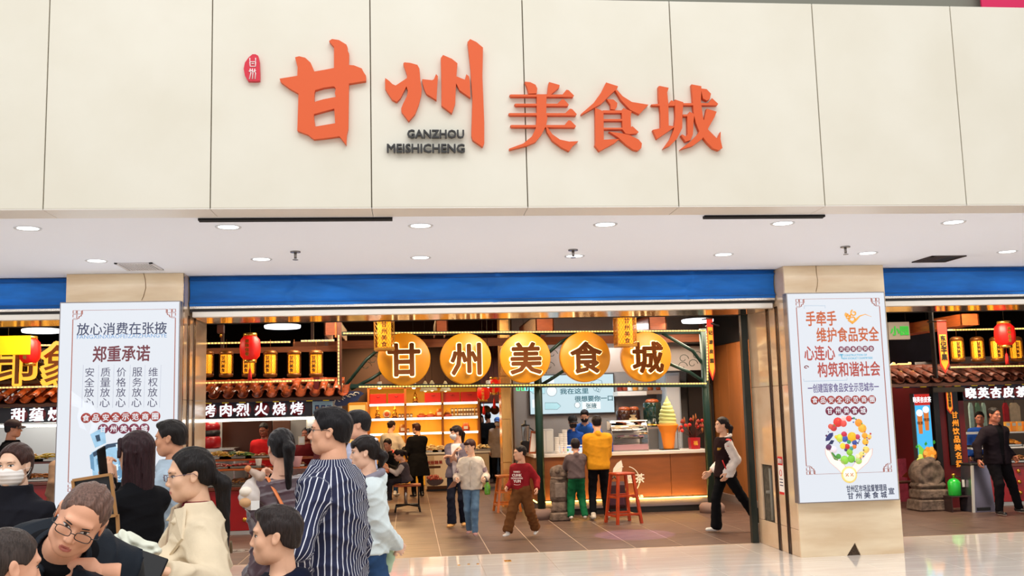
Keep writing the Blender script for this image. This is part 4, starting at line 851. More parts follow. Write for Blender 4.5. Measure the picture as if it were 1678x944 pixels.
# counter
def red_counter(label, x0, x1, Y, ztop, knobx, depth=.8, rows=(.30, .55, .80), ledge=None):
    c = T('stall_counter', label, 'counter', ((x0+x1)/2, Y, 0))
    M().box((x0, Y, .06), (x1, Y+depth, ztop-.05), redp, .006).obj('body', parent=c, world=True); M().box((x0-.01, Y+.03, 0), (x1+.01, Y+depth, .06), steel2).obj('plinth', parent=c, world=True)
    M().box((x0-.02, Y-.03, ztop-.05), (x1+.02, Y+depth, ztop), mat('worktop_brown', '#6b2a16', .3, coat=.3), .006).obj('worktop', parent=c, world=True)
    knobs(c, [(x, z) for x in knobx for z in rows], Y); return c
zt = px(430, 797, YG).z
red_counter('red lacquered grill stall counter with rows of gold studs', px(185, 850, YG).x, px(509, 850, YG).x, YG, zt, [px(x, 840, YG).x for x in (340, 401, 462, 512)], rows=(.22, .41, .60))
g = T('display_shelf', 'two level glass food display on the red grill counter', 'display', (px(400, 797, YG).x, YG, zt)); xa, xb = px(188, 797, YG).x, px(512, 797, YG).x
for z, m in ((px(400, 768, YG).z, mat('shelf_orange', '#b4551c', .3)), (px(400, 752, YG+.25).z, mat('shelf_orange'))): M().box((xa, YG+.02+(z > zt+.35)*.22, z-.03), (xb, YG+.55, z), m, .004).obj('shelf', parent=g, world=True)
for x in (xa, px(300, 797, YG).x, px(398, 797, YG).x, xb): M().box((x-.015, YG+.3, zt), (x+.015, YG+.34, px(400, 752, YG+.25).z), steel).obj('upright', parent=g, world=True)
M().box((xa, YG+.0, zt+.002), (xb, YG+.006, px(400, 770, YG).z), glassm).obj('front_glass', parent=g, world=True)
zm, zu = px(400, 768, YG).z, px(400, 752, YG+.25).z
for k, (x, lab, z, cols, kind, hh_) in enumerate(((345, 'noodle skewers, left end of the lower row', zt, ('#8a4a1c', '#6f3413', '#a8642a'), 'stick', .10), (400, 'brown skewers, middle of the lower row', zt, ('#8a4a1c', '#6f3413', '#b0702c'), 'stick', .10), (455, 'dark skewers, lower row behind the ponytail', zt, ('#7a3c16', '#5b2a10', '#a05f26'), 'stick', .10), (500, 'spiced skewers, right end of the lower row', zt, ('#8a4a1c', '#9a5a22'), 'stick', .09),
                                       (350, 'red meat skewers on the middle shelf, left', zm, ('#8c1d12', '#b03016', '#6b2210'), 'stick', .05), (405, 'red skewers on the middle shelf beside the cup', zm, ('#a3220f', '#7d1c10'), 'stick', .05), (475, 'dumplings on the middle shelf', zm, ('#d8a36a', '#b9552a'), 'ball', .05),
                                       (355, 'yellow noodles on the top shelf', zu, ('#e3a83c', '#d98c24', '#efc25a'), 'stick', .09), (388, 'greens and corn on the top shelf', zu, ('#6f8f2a', '#e0b030', '#3f5f1c'), 'stick', .08), (430, 'fried dough on the top shelf', zu, ('#d8822a', '#c26a1c'), 'flat', .05))):
    y = YG+.16 if z != zu else YG+.42; food_heap('food', 'steel tray of '+lab+' at the grill stall', 'food tray', (px(x, 780, y).x, y, z+.001), .24, .13, hh_, cols, 46, kind, k)
# kitchen behind
kw = mat('kitchen_steel', '#3a1d10', .35, .4, noise=.15, nscale=2); YK = 17.6
M().box((px(100, 700, YK).x, YK, 0), (px(560, 700, YK).x, YK+.1, 2.15), mat('kitchen_wall', '#9a9a98', .6)).obj('wall_kitchen', kind='structure')
hd = T('extractor_screen', 'dark brown steel extractor screen behind the grill counter', 'screen', (px(410, 750, YK).x, YK-.1, 1.0))
mb = M(); bpx(mb, 364, 690, 446, 742, YK-.1, .05, kw, .01); mb.obj('sheet', parent=hd, world=True); mb = M(); bpx(mb, 447, 690, 476, 742, YK-.1, .05, mat('kitchen_steel2', '#6b4a3c', .4, .3), .01); mb.obj('sheet', parent=hd, world=True)
rb = T('rice_cooker', 'red steam cooker with a dark lid on the kitchen shelf at left', 'cooker', (px(346, 735, YK-.5).x, YK-.5, px(346, 735, YK-.5).z)); q = rb.location
M().lathe((0, 0, 0), [(.13, 0), (.16, .03), (.16, .16), (.14, .2)], redp, 16).obj('body', parent=rb); M().lathe((0, 0, .2), [(.14, 0), (.15, .05), (.14, .1)], blackp, 16).obj('middle_tier', parent=rb); M().lathe((0, 0, .3), [(.14, 0), (.15, .08), (.10, .14), (.02, .16)], redp, 16).obj('lid', parent=rb); M().sph((0, 0, .48), .03, blackp, 8).obj('knob', parent=rb)
r = T('kitchen_shelf', 'steel kitchen shelf carrying the red cooker', 'shelf', (q.x, q.y, 0)); M().box((q.x-.4, q.y-.15, q.z-.03), (q.x+.4, q.y+.4, q.z-.001), steel).obj('board', parent=r, world=True)
for dx in (-.35, .35): M().box((q.x+dx, q.y+.1, 0), (q.x+dx+.03, q.y+.13, q.z-.03), steel).obj('leg', parent=r, world=True)
# licences board and payment code cards
r = T('notice_board', 'pale blue licence board with portrait photos beside the grill sign', 'notice', px(528, 672, YG-.02)); mb = M(); bpx(mb, 512, 655, 545, 678, YG-.02, .02, mat('notice_blue', '#9fc4d8', .4)); mb.obj('board', parent=r, world=True)
for x in (516, 526, 536): mb = M(); bpx(mb, x, 664, x+7, 676, YG-.026, .004, mat('portrait_blue', '#24407a', .5)); mb.sph(px(x+3.5, 668, YG-.03), .02, SKIN('#d8a888'), 6, (1, .3, 1)); mb.obj('portrait', parent=r, world=True)
def qr_free_card(label, x, y, Y, w, h_, col='#e6dcc4'):
    r = T('payment_card', label, 'card', px(x, y, Y)); M().box((-w/2, 0, -h_/2), (w/2, .01, h_/2), mat('card'+col, col, .5)).obj('card_sheet', parent=r); M().box((-w*.36, -.003, -h_*.3), (w*.36, 0, h_*.36), mat('card_white', '#f2efe8', .5)).obj('label_field', parent=r); return r
qr_free_card('cream payment card hanging at the right of the grill stall opening', 509, 693, YG, .13, .17); qr_free_card('small cream payment card on the grill counter ledge', 494, 722, YG+.3, .10, .13)
# dark red end wall of the grill stall
M().box((px(514, 700, YG+.05).x, YG+.04, 0), (px(523, 700, YG+.05).x, YK, 2.35), mat('dark_red_wall', '#5a0f12', .5)).obj('wall_partition', kind='structure')
# clear cup on the counter
r = T('paper_cup', 'white ribbed paper cup on the grill counter', 'cup', (px(424, 768, YG+.1).x, YG+.08, zm)); M().lathe((0, 0, 0), [(.035, 0), (.05, .13), (.052, .135), (.047, .13), (.033, .01)], mat('paper_white', '#f0e6dc', .6), 14).obj('cup_wall', parent=r)
r = T('paper_cup', 'pink crimped paper cup beside the grill counter cards', 'cup', (px(487, 768, YG+.1).x, YG+.05, zm)); M().lathe((0, 0, 0), [(.05, 0), (.085, .15), (.088, .155), (.08, .15), (.045, .01)], mat('paper_pink', '#e9b3b6', .6), 14).obj('cup_wall', parent=r)
# white oval lamps under the black ceiling
def ceiling_disc(label, x, y, Y, rad):
    p = px(x, y, Y); o = T('disc_lamp', label, 'lamp', p); M().lathe((0, 0, 0), [(0, -.01), (rad*.96, 0), (rad, .02), (rad, .05), (0, .06)], glow('disc_white', '#fbfaff', 3.2), 28).obj('diffuser', parent=o); M().lathe((0, 0, .06), [(rad*.9, 0), (rad*.6, .04), (.05, .06)], blackp, 20).obj('housing', parent=o); M().tube([(0, 0, .1), (0, 0, 4.38-p.z)], .02, mat('rod_brown', '#6a3517', .5), 6).obj('rod', parent=o); return o
ceiling_disc('white round disc lamp hanging above the grill stall lanterns', 463, 538, 17.3, .31); ceiling_disc('white round disc lamp beside the wooden wall at upper right', 1143, 528.5, 16.4, .27); ceiling_disc('white round disc lamp seen through the left bay', 68, 545, 16.8, .30)
# wooden trough fittings with spots
def trough(label, x, y, Y, L, w=.24, h_=.22, n=3):
    p = px(x, y, Y); o = T('trough_light', label, 'light', p)
    M().box((-w/2, 0, 0), (-w/2+.02, L, h_), wood, .002).obj('side_board', parent=o); M().box((w/2-.02, 0, 0), (w/2, L, h_), wood, .002).obj('side_board', parent=o); M().box((-w/2, 0, h_-.02), (w/2, L, h_), blackp).obj('back_board', parent=o); M().box((-w/2, 0, 0), (w/2, .02, h_), wood).obj('end_board', parent=o)
    for i in range(n): M().lathe((0, L*(i+.6)/n, h_-.035), [(0, 0), (.07, .0), (.08, .015)], glow('spot_white', '#fff1dc', 8), 12).obj('spot', parent=o)
    M().tube([(0, L/2, h_), (0, L/2, 4.39-p.z)], .012, blackp, 5).obj('rod', parent=o); return o
trough('wooden trough light with three spots left of the lit post', 545, 549, 15.9, 1.6, .26); trough('wooden trough light with spots above the second disc', 724, 543, 16.0, 1.4, .2); trough('wooden trough light above the third and fourth discs', 893, 543, 15.9, 2.4, .3, .28); trough('wooden trough light at the right above the last disc', 1078, 540, 15.9, 2.6, .3, .26, 4)
trough('wooden trough light over the tea stall at far right', 1590, 533, 14.6, 2.6, .3, .2)
r = T('cctv_bracket', 'brown boxed projector with a small nozzle above the grill stall', 'projector', px(362, 540, 15.5)); M().box((-.05, -.05, -.06), (.05, .05, .07), wood_d, .005).obj('housing', parent=r); M().cyl((0, 0, -.12), .02, .07, gold, 8).obj('nozzle', parent=r); M().tube([(0, 0, .07), (0, 0, 4.42-px(362, 540, 15.5).z)], .01, blackp, 5).obj('rod', parent=r)
# ---------------------------------------------------------------- middle truss with five lit discs
YT = 15.8
fr = T('iron_truss', 'dark green iron frame carrying the five lit discs', 'frame', (px(885, 850, YT).x, YT+.1, 0)); zT, zB = px(860, 545, YT).z, px(860, 631, YT).z; x0, xm, x1 = px(560, 600, YT).x, px(885, 700, YT).x, px(1163, 700, YT).x
for za, zb_, xa_, xb_ in ((px(560, 546, YT).z, px(1160, 543, YT).z, x0, x1), (px(575, 632, YT).z, px(1160, 631, YT).z, x0, x1)): M().bar((xa_, YT+.1, za), (xb_, YT+.1, zb_), .06, greenm).obj('rail', parent=fr, world=True)
for x, z in ((xm, 0), (x1, 0)): M().tube([(x, YT+.1, .12), (x, YT+.1, px(885, 543, YT).z)], .065, greenm, 12).obj('post', parent=fr, world=True); M().lathe((x, YT+.1, 0), [(.20, 0), (.21, .10), (.17, .15), (.07, .16)], mat('base_stone', '#8d7268', .8), 14).obj('base', parent=fr, world=True)
for pts in ([(885, 632), (905, 620), (935, 600)], [(885, 590), (920, 560), (940, 550)], [(1163, 632), (1130, 610), (1096, 596)], [(1163, 612), (1135, 575), (1085, 546)], [(560, 640), (600, 590), (630, 565)], [(575, 638), (610, 620), (640, 600)]): M().tube([px(x, y, YT+.1) for x, y in pts], .028, greenm, 8).obj('brace', parent=fr, world=True)
mb = M()
for cx, cy in ((905, 580), (900, 600), (1120, 588), (1135, 596), (1118, 600), (1142, 583), (600, 600), (612, 590)):
    p = px(cx, cy, YT+.1); mb.tube([(p.x+.09*math.cos(t)*(1-t/9), YT+.1, p.z+.08*math.sin(t)*(1-t/9)) for t in [q*.55 for q in range(12)]], .006, greenm, 4)
mb.obj('scrollwork', parent=fr, world=True, kind='stuff')
led_rope('upper led rope running behind the tops of the five discs', px(562, 546.5, YT), px(1156, 542, YT)); led_rope('lower led rope running under the five discs', px(588, 634, YT-.02), px(1158, 628.5, YT-.02)); led_rope('vertical led rope at the right end of the disc frame', px(1158, 546, YT-.03), px(1159, 624, YT-.03))
amber = mat('amber_face', '#cf8a16', .45, emit=.10, ecol='#ff9a10'); amber_s = mat('amber_side', '#c27a14', .4); copper = mat('copper_face', '#8f4f26', .22, .85); halo = glow('halo_glow', '#ffdf9e', 4.0)
for c, x, y, rd in (('甘', 662, 588.5, .415), ('州', 763, 587.5, .405), ('美', 861, 586, .405), ('食', 959.5, 584.5, .405), ('城', 1060, 584.5, .405)):
    p = px(x, y, YT-.22); o = T('disc_sign', 'round amber disc sign with a lit copper character, %s of the row' % {'甘': 'first from the left', '州': 'second from the left', '美': 'middle one', '食': 'fourth from the left', '城': 'rightmost'}[c], 'sign', p)
    M().lathe((0, 0, 0), [(0, -.0), (rd-.01, 0), (rd, .01), (rd, .16), (rd-.02, .17), (0, .17)], amber, 40, 'y').obj('disc', parent=o)
    mb = M(); put_text(mb, c, (0, -.012, -.015), h=rd*1.22, m=halo, bold=.050, depth=.012); mb.obj('halo', parent=o)
    mb = M(); put_text(mb, c, (0, -.06, -.015), h=rd*1.19, m=copper, bold=.031, depth=.045); mb.obj('character', parent=o)
def hex_lantern(label, x, y0, y1, Y, hw):
    a, b = px(x, y0, Y), px(x, y1, Y); H = a.z-b.z; o = T('lattice_lantern', label, 'lantern', a)
    M().box((-hw*.66, -hw*.66, -H*.93), (hw*.66, hw*.66, -H*.07), lanm).obj('lamp_shade', parent=o)
    fm = mat('lattice_brass', '#c08a3c', .35, .7)
    M().box((-hw, -hw, -H*.07), (hw, hw, 0), fm, .006).obj('top_plate', parent=o); M().box((-hw, -hw, -H), (hw, hw, -H*.91), fm, .006).obj('bottom_plate', parent=o)
    for sx in (-1, 1):
        for sy in (-1, 1): M().bar((sx*hw*.96, sy*hw*.96, -H*.93), (sx*hw*.96, sy*hw*.96, -H*.04), .012, fm).obj('corner_post', parent=o)
    mb = M(); n = 7
    for rot in range(4):
        R_ = Matrix.Rotation(rot*math.pi/2, 4, 'Z'); z0, z1 = -H*.91, -H*.07
        for i in range(-n, n):
            for s_ in (1, -1):
                u0 = i/n*2*hw; pts = []
                for t in (0, 1): pts.append((u0+s_*t*(z1-z0)*.6*0+t*s_*(hw*1.6), z0+t*(z1-z0)))
                (ua, za), (ub, zb2) = pts; k0 = max(0, min(1, ((-hw if s_ > 0 else hw)-ua)/(ub-ua))); k1 = max(0, min(1, ((hw if s_ > 0 else -hw)-ua)/(ub-ua)))
                if k1-k0 < .05: continue
                pa, pb = (ua+(ub-ua)*k0, za+(zb2-za)*k0), (ua+(ub-ua)*k1, za+(zb2-za)*k1); mb.tube([R_ @ Vector((pa[0], -hw*.97, pa[1])), R_ @ Vector((pb[0], -hw*.97, pb[1]))], .0035, fm, 3)
    mb.obj('lattice', parent=o, kind='stuff'); mb = M()
    for i, c in enumerate('甘州美食'): put_text(mb, c, (0, -hw*1.02, -H*(.18+.21*i)), h=H*.17, m=mat('ink_brown'), bold=.02, depth=.003)
    mb.obj('lettering', parent=o, kind='stuff'); M().tube([(0, 0, 0), (0, 0, 4.39-a.z)], .006, blackp, 4).obj('cord', parent=o)
hex_lantern('square brass lattice lantern overlapping the first amber disc', 629.5, 524, 575, 15.3, .155); hex_lantern('square brass lattice lantern overlapping the last amber disc', 1023, 518, 569, 15.3, .155)
def pennant(label, x0, x1, y0, y1, Y, s, top=.14, tcol='#1a1208'):
    a, b = px(x0, y0, Y), px(x1, y1, Y); w_, H = b.x-a.x, a.z-b.z; o = T('pennant', label, 'pennant', (a.x+w_/2, Y, b.z)); sh = [(-w_/2, H), (w_/2, H), (w_/2, H*.16), (0, 0), (-w_/2, H*.16)]
    M().prism(sh, mat('pennant_red', '#b5230f', .7), (0, 0, 0), dz=(0, .006, 0)).obj('border', parent=o); k = .76
    M().prism([(-w_*k/2, H*(1-top)), (w_*k/2, H*(1-top)), (w_*k/2, H*.2), (0, H*.06), (-w_*k/2, H*.2)], mat('pennant_gold', '#e09a24', .7), (0, -.004, 0), dz=(0, .004, 0)).obj('field', parent=o)
    mb = M(); n = len(s)
    for i, c in enumerate(s): put_text(mb, c, (0, -.008, H*(1-top)-H*(.74-top)*(i+.6)/n), h=min(w_*.62, H*(.74-top)/n*.9), m=mat('ink'+tcol, tcol, .8), bold=.03, depth=.003)
    mb.obj('lettering', parent=o, kind='stuff'); M().tube([(-w_*.55, .0, H), (w_*.55, 0, H)], .012, wood_d, 6).obj('rod', parent=o); M().tube([(0, 0, H), (0, .4, H+.02)], .012, blackp, 6).obj('hanger', parent=o); return o
pennant('gold pennant with red border hanging beside the wooden wall', 1157.5, 1173, 522, 624, 15.4, '记凉皮面')
r = T('pennant_bracket', 'black bracket arm holding the gold pennant by the wooden wall', 'bracket', px(1163, 530, 15.5)); M().tube([px(1160, 545, 15.8), px(1157, 535, 15.6), px(1166, 530, 15.4), px(1178, 534, 15.4)], .014, blackp, 6).obj('arm', parent=r, world=True)
for i_, (xa_, xb_, y0_, y1_, Y_, lab) in enumerate(((480, 1166, 573, 562, 17.2, 'long brown timber beam behind the lit discs'), (330, 552, 580, 573, 16.6, 'brown timber rail behind the grill stall lanterns'))):
    a, b = px(xa_, y0_, Y_), px(xb_, y1_, Y_); r = T('timber_beam', lab, 'beam', ((a.x+b.x)/2, Y_, a.z)); M().box((a.x, Y_, a.z), (b.x, Y_+.1, px(xa_, y1_-2, Y_).z), bm).obj('beam_body', parent=r, world=True)
    for x_ in (a.x+.3, b.x-.2): M().box((x_, Y_+.02, a.z+.05), (x_+.05, Y_+.08, 4.4), wood_d).obj('hanger', parent=r, world=True)
# ---------------------------------------------------------------- drinks counter
YC = 16.2; cx0, cx1 = px(879, 790, YC).x, px(1162, 790, YC).x; zc_ = px(1000, 741, YC).z
ctr = T('drinks_counter', 'long wooden drinks counter with pale top and amber glow at its foot', 'counter', ((cx0+cx1)/2, YC, 0)); cw = mat('counter_wood', '#80461e', .5, noise=.10, nscale=3, stretch=(1, 1, 5))
xs = [cx0, px(1100, 790, YC).x, cx1]
for i in range(2): M().box((xs[i]+.003, YC, .26), (xs[i+1]-.003, YC+.04, zc_-.055), cw, .003).obj('front_panel', parent=ctr, world=True)
M().box((cx0, YC+.045, .26), (cx0+.03, YC+1.9, zc_-.055), cw).obj('side_panel', parent=ctr, world=True)
M().box((cx0-.04, YC-.05, zc_-.055), (cx1+.05, YC+.62, zc_), mat('counter_top', '#d6ccc6', .3), .006).obj('worktop', parent=ctr, world=True); M().box((cx0-.04, YC+.62, zc_-.055), (cx0+.5, YC+1.9, zc_), mat('counter_top')).obj('worktop', parent=ctr, world=True)
M().box((cx0+.02, YC+.05, .10), (cx1, YC+.09, .235), mat('kick_steel', '#8a7f86', .35, .4)).obj('kick_plate', parent=ctr, world=True); M().box((cx0+.05, YC+.07, 0), (cx1, YC+.12, .10), blackp).obj('plinth', parent=ctr, world=True)
M().box((cx0, YC-.012, .225), (cx1, YC+.0, .242), glow('amber_strip', '#ffc45a', 9)).obj('light_strip', parent=ctr, world=True); M().box((cx0-.012, YC, .225), (cx0, YC+1.9, .242), MATS['amber_strip']).obj('light_strip', parent=ctr, world=True)
area('counter_glow', ((cx0+cx1)/2, YC-.10, .20), cx1-cx0-.2, 11, (1, .62, .15), ((cx0+cx1)/2, YC+.02, .42), .03)
lw = mat('logo_white', '#e9e2da', .5); mb = M(); c = px(1026, 787, YC-.004); R_ = .225
for a0, a1 in ((-40, 74), (100, 140)):
    for q in range(a0, a1, 6): 
        a, b = math.radians(q), math.radians(q+6.5); 
        if not (-2 < q < 16): mb.tube([(c.x+R_*math.cos(a), YC-.004, c.z+R_*math.sin(a)), (c.x+R_*math.cos(b), YC-.004, c.z+R_*math.sin(b))], .009, lw, 4)
P = [px(x, y, YC) for x, y in ((1018, 754), (1020, 762), (1019, 772), (1016, 778), (1004, 776), (1005, 768), (1011, 759))]; mb.prism([(p.x, p.z) for p in P], lw, (0, YC-.006, 0), dz=(0, .005, 0))
put_text(mb, '當茶', px(1041, 784, YC-.004), h=.15, m=lw, bold=.02, depth=.004); put_text(mb, 'O CLUB', px(1043, 813.5, YC-.004), h=.045, m=lw, bold=.03, depth=.004); mb.obj('logo', parent=ctr, world=True, kind='stuff')
# shop walls
YW = 18.9; wl, wr = px(838, 700, YW).x, 5.75
M().box((wl, YW, 0), (wr+.1, YW+.1, 4.4), greyw).obj('wall_shop', kind='structure'); M().box((wl-.03, YC+1.9, 0), (wl, 20.6, 4.4), greyw).obj('wall_shop_left', kind='structure')
M().box((px(1128, 640, YW-.6).x, YW-.6, 0), (wr, YW-.5, 2.9), mat('dark_recess', '#221813', .8)).obj('wall_dark', kind='structure')
M().box((px(895, 590, 17.6).x, 17.6, px(900, 612, 17.6).z), (px(1165, 600, 17.6).x, 17.7, px(900, 572, 17.6).z), mat('pale_lintel', '#a39c98', .6)).obj('trim_3', kind='structure')
bp = T('brass_pier', 'tall brass clad pier at the left end of the drinks shop', 'column', (px(830, 800, 18.0).x, 18.0, 0)); a, b = px(822.5, 700, 18.0).x, px(838, 700, 18.0).x; brz = mat('brushed_brass', '#e8ad62', .22, .75, noise=.12, nscale=3, stretch=(6, 6, 1))
for k in range(5): M().box((a, 18.0, .02+k*.78), (b, 18.45, .02+k*.78+.774), brz, .003).obj('panel', parent=bp, world=True)
M().box((a-.02, 17.98, 0), (b+.02, 18.47, .02), brz).obj('plinth', parent=bp, world=True)
ww = mat('wall_wood', '#a6622c', .45, noise=.12, nscale=2, stretch=(1, 1, .35), coat=.2); dw = M().box((5.80, 15.7, 0), (5.9, 18.6, 2.83), ww).obj('wall_wood_clad', kind='structure')
for i in range(5): M().box((5.775, 15.72+i*.57, .12), (5.80, 15.72+i*.57+.564, 2.83), ww, .003).obj('panel', parent=dw)
M().box((5.72, 15.7, 0), (5.80, 18.6, .12), mat('skirting_pale', '#9a8478', .5)).obj('baseboard_right', kind='structure'); M().box((5.7, 15.62, 0), (5.9, 15.7, 4.4), blackp).obj('trim_4', kind='structure')
M().box((5.75, 15.7, 2.83), (5.95, 18.6, 4.4), blackp).obj('wall_upper_dark', kind='structure')
# lit menu screen
sc = T('menu_screen', 'pale blue lit menu screen on the grey drinks shop wall', 'screen', px(937, 677, YW-.06)); ys = YW-.06; a, b = px(866, 614.5, ys), px(1008.5, 677, ys)
M().box((a.x, ys, b.z), (b.x, YW, a.z), dgrey, .004).obj('casing', parent=sc, world=True); M().box((a.x+.02, ys-.004, b.z+.02), (b.x-.02, ys, a.z-.02), glow('screen_blue', '#cfe8f0', .95)).obj('screen_face', parent=sc, world=True)
ti = mat('teal_ink', '#2f6878', .5); te = mat('teal_fill', '#9cc6d0', .5, emit=.5, ecol='#8fbfcc'); wq = glow('screen_white', '#f6fcfd', 1.0); mb = M(); yy = ys-.007
put_text(mb, '我在这里', px(941, 641, yy), w=px(963, 0, yy).x-px(919, 0, yy).x, h=.105, m=ti, bold=.025); put_text(mb, '很想要你一口', px(973, 653, yy), w=.74, h=.105, m=ti, bold=.025)
M().box((px(954, 659, yy).x, ys-.010, px(954, 671, yy).z), (px(984, 659, yy).x, ys-.005, px(954, 659, yy).z), wq).obj('button_field', parent=sc, world=True); put_text(mb, '张掖', px(969, 665, ys-.013), h=.10, m=ti, bold=.02)
for c, rr in ((px(904, 641, yy), .10), (px(946, 664, yy), .055)): M().lathe((c.x, ys-.004, c.z), [(0, -.004), (rr, -.004), (rr, 0)], wq, 20, 'y').obj('badge', parent=sc, world=True); mb.tube([(c.x+rr*math.cos(t), ys-.010, c.z+rr*math.sin(t)) for t in [k*math.pi/10 for k in range(20)]], .004, ti, 4, closed=True)
for pl_ in ([(868, 640), (873, 635), (893, 635), (893, 645), (873, 645)], [(893, 660), (913, 660), (919, 665.5), (913, 671), (893, 671)]): P = [px(x, y, yy) for x, y in pl_]; mb.prism([(p.x, p.z) for p in P], te, (0, ys-.008, 0), dz=(0, .003, 0)); mb.tube([Vector((p.x, ys-.009, p.z)) for p in P], .004, ti, 4, closed=True)
mb.tube([px(x, y, yy) for x, y in ((968, 627), (987, 632), (982, 643), (974, 640), (968, 627), (978, 622), (986, 624), (987, 632))], .005, ti, 4); 
for x, y in ((974, 634), (978, 636), (977, 639), (981, 638), (980, 641)): c = px(x, y, yy); mb.sph((c.x, ys-.006, c.z), .012, ti, 6, (1, .3, 1))
bpx(mb, 896, 620, 908, 628, ys-.009, .004, wq); bpx(mb, 902, 617, 909, 621, ys-.009, .004, mat('leaf_green_print', '#3f9a6a', .5)); bpx(mb, 872, 655, 884, 668, ys-.009, .004, wq)
mb.obj('screen_print', parent=sc, world=True, kind='stuff')
# neon cups sign
r = T('neon_sign', 'small green and blue neon sign hanging left of the menu screen', 'sign', px(857, 633, YC+1.5)); mb = M()
for s_, m_ in (((849, 857), glow('neon_green', '#38e07a', 2.5)), ((863, 871), glow('neon_cyan', '#7fe8f0', 2.0))):
    for x in s_: mb.tube([px(x-2.5, 631, YC+1.5), px(x-2, 640, YC+1.5), px(x+2, 640, YC+1.5), px(x+2.5, 631, YC+1.5)], .008, m_, 5)
mb.obj('neon_tube', parent=r, world=True, kind='stuff'); M().box((px(846, 628, YC+1.5).x, YC+1.49, px(846, 631, YC+1.5).z), (px(875, 0, YC+1.5).x, YC+1.53, px(846, 629, YC+1.5).z), whitep).obj('backing_bar', parent=r, world=True); M().tube([px(860, 629, YC+1.51), Vector((px(860, 629, YC+1.51).x, YC+1.51, 4.4))], .004, blackp, 4).obj('cord', parent=r, world=True)
# things on the drinks counter
zc = zc_+.001
def on(x, dy=0.2): p = px(x, 735, YC+dy); return p.x, YC+dy, zc
r = T('blender', 'black commercial blender with clear jug at the left end of the drinks counter', 'blender', on(862, .9)); M().box((-.09, -.09, 0), (.09, .09, .2), blackp, .02).obj('base', parent=r); M().lathe((0, 0, .2), [(.055, 0), (.06, .02), (.078, .24), (.08, .25), (.06, .25)], mat('smoked_glass', '#b9b4ae', .1, trans=.7), 14).obj('jug', parent=r); M().lathe((0, 0, .45), [(.08, 0), (.07, .03), (.02, .04), (.02, .1)], blackp, 12).obj('lid', parent=r); M().tube([(.07, 0, .42), (.13, 0, .38), (.13, 0, .28), (.07, 0, .25)], .012, blackp, 6).obj('handle', parent=r)
r = T('menu_stand', 'wooden clipboard menu leaning behind the green post', 'menu', on(873, .35)); M().prism([(-.07, 0), (.05, 0), (.10, .36), (-.02, .38)], wood, (0, 0, 0), dz=(0, .015, .0)).obj('board', parent=r); M().prism([(-.05, .03), (.04, .03), (.08, .32), (-.01, .34)], mat('paper_white'), (0, -.003, 0), dz=(0, .003, 0)).obj('sheet', parent=r)
for i, (x, hgt, lab) in enumerate(((884, .15, 'stack of white lids right beside the green post'), (913, .24, 'short stack of white cups on the drinks counter'), (920, .31, 'middle stack of white cups on the drinks counter'), (926, .38, 'tall stack of white cups nearest the order tablet'))):
    r = T('cup_stack', lab, 'cups', on(x, .12)); n = int(hgt/.03); 
    for k in range(n): M().lathe((0, 0, k*.03), [(.030, 0), (.041, .045), (.044, .048), (.044, .054)], whitep, 12).obj('cup', parent=r)
mt = mat('machine_white', '#d6d4d2', .4)
r = T('dispenser', 'white cup dispenser panel standing behind the cup stacks', 'dispenser', on(896, .30)); M().box((-.17, 0, 0), (.12, .2, .40), mt, .01).obj('cabinet', parent=r); M().box((-.14, -.006, .03), (-.02, 0, .37), steel2).obj('door', parent=r); M().box((0, -.006, .03), (.1, 0, .37), steel2).obj('door', parent=r)
r = T('order_tablet', 'order tablet with a bright screen on the drinks counter', 'tablet', on(940, .1)); M().prism([(-.24, 0), (.20, 0), (.20, .13), (-.27, .13)], whitep, (0, 0, .0), dz=(0, .03, .0)).obj('casing', parent=r); M().prism([(-.23, .01), (.18, .01), (.18, .12), (-.25, .12)], glow('tablet_screen', '#e8f4fa', .9), (0, -.004, 0), dz=(0, .004, 0)).obj('screen_face', parent=r)
mb = M(); mb.box((-.2, -.007, .085), (.15, -.004, .11), glow('tablet_blue', '#3f7fe0', .8)); [mb.sph((x, -.006, .05), .02, mat('dot'+c, c, .5), 6, (1, .2, 1)) for x, c in ((-.17, '#d05a5a'), (-.1, '#58a85a'), (-.02, '#d09a3a'), (.08, '#9a5ab0'))]; mb.obj('icons', parent=r, kind='stuff')
# curved glass display case
r = T('display_case', 'curved glass pastry display case with blue trays on the drinks counter', 'display', on(1033, .12)); a = px(1004, 735, YC+.12).x-r.location.x; b = px(1063, 735, YC+.12).x-r.location.x; stl = mat('case_steel', '#a99f9c', .25, .8)
M().box((a, 0, 0), (b, .42, .02), stl).obj('base', parent=r); M().box((a, .0, .02), (b, .02, .11), mat('case_front', '#b98f96', .3, .3)).obj('front_panel', parent=r)
prf_ = [(.0, .11), (.005, .24), (.03, .36), (.09, .45), (.17, .50), (.42, .51)]
mb = M(); vs = [(x, y, z) for x in (a, b) for y, z in prf_]; n = len(prf_); mb.add(vs, [(i, i+1, n+i+1, n+i) for i in range(n-1)], glassm, True); mb.obj('curved_glass', parent=r)
for x in (a, b): M().tube([(x, 0, .02)]+[(x, y, z) for y, z in prf_], .008, stl, 5).obj('edge_rail', parent=r)
for z in (.12, .20, .34): M().box((a, .01, z), (b, .4, z+.008), stl).obj('shelf', parent=r)
M().box((a, .02, .495), (b, .06, .507), glow('case_light', '#ffdba0', 5)).obj('light_strip', parent=r); M().box((a, .41, .02), (b, .42, .51), steel2).obj('back_panel', parent=r)
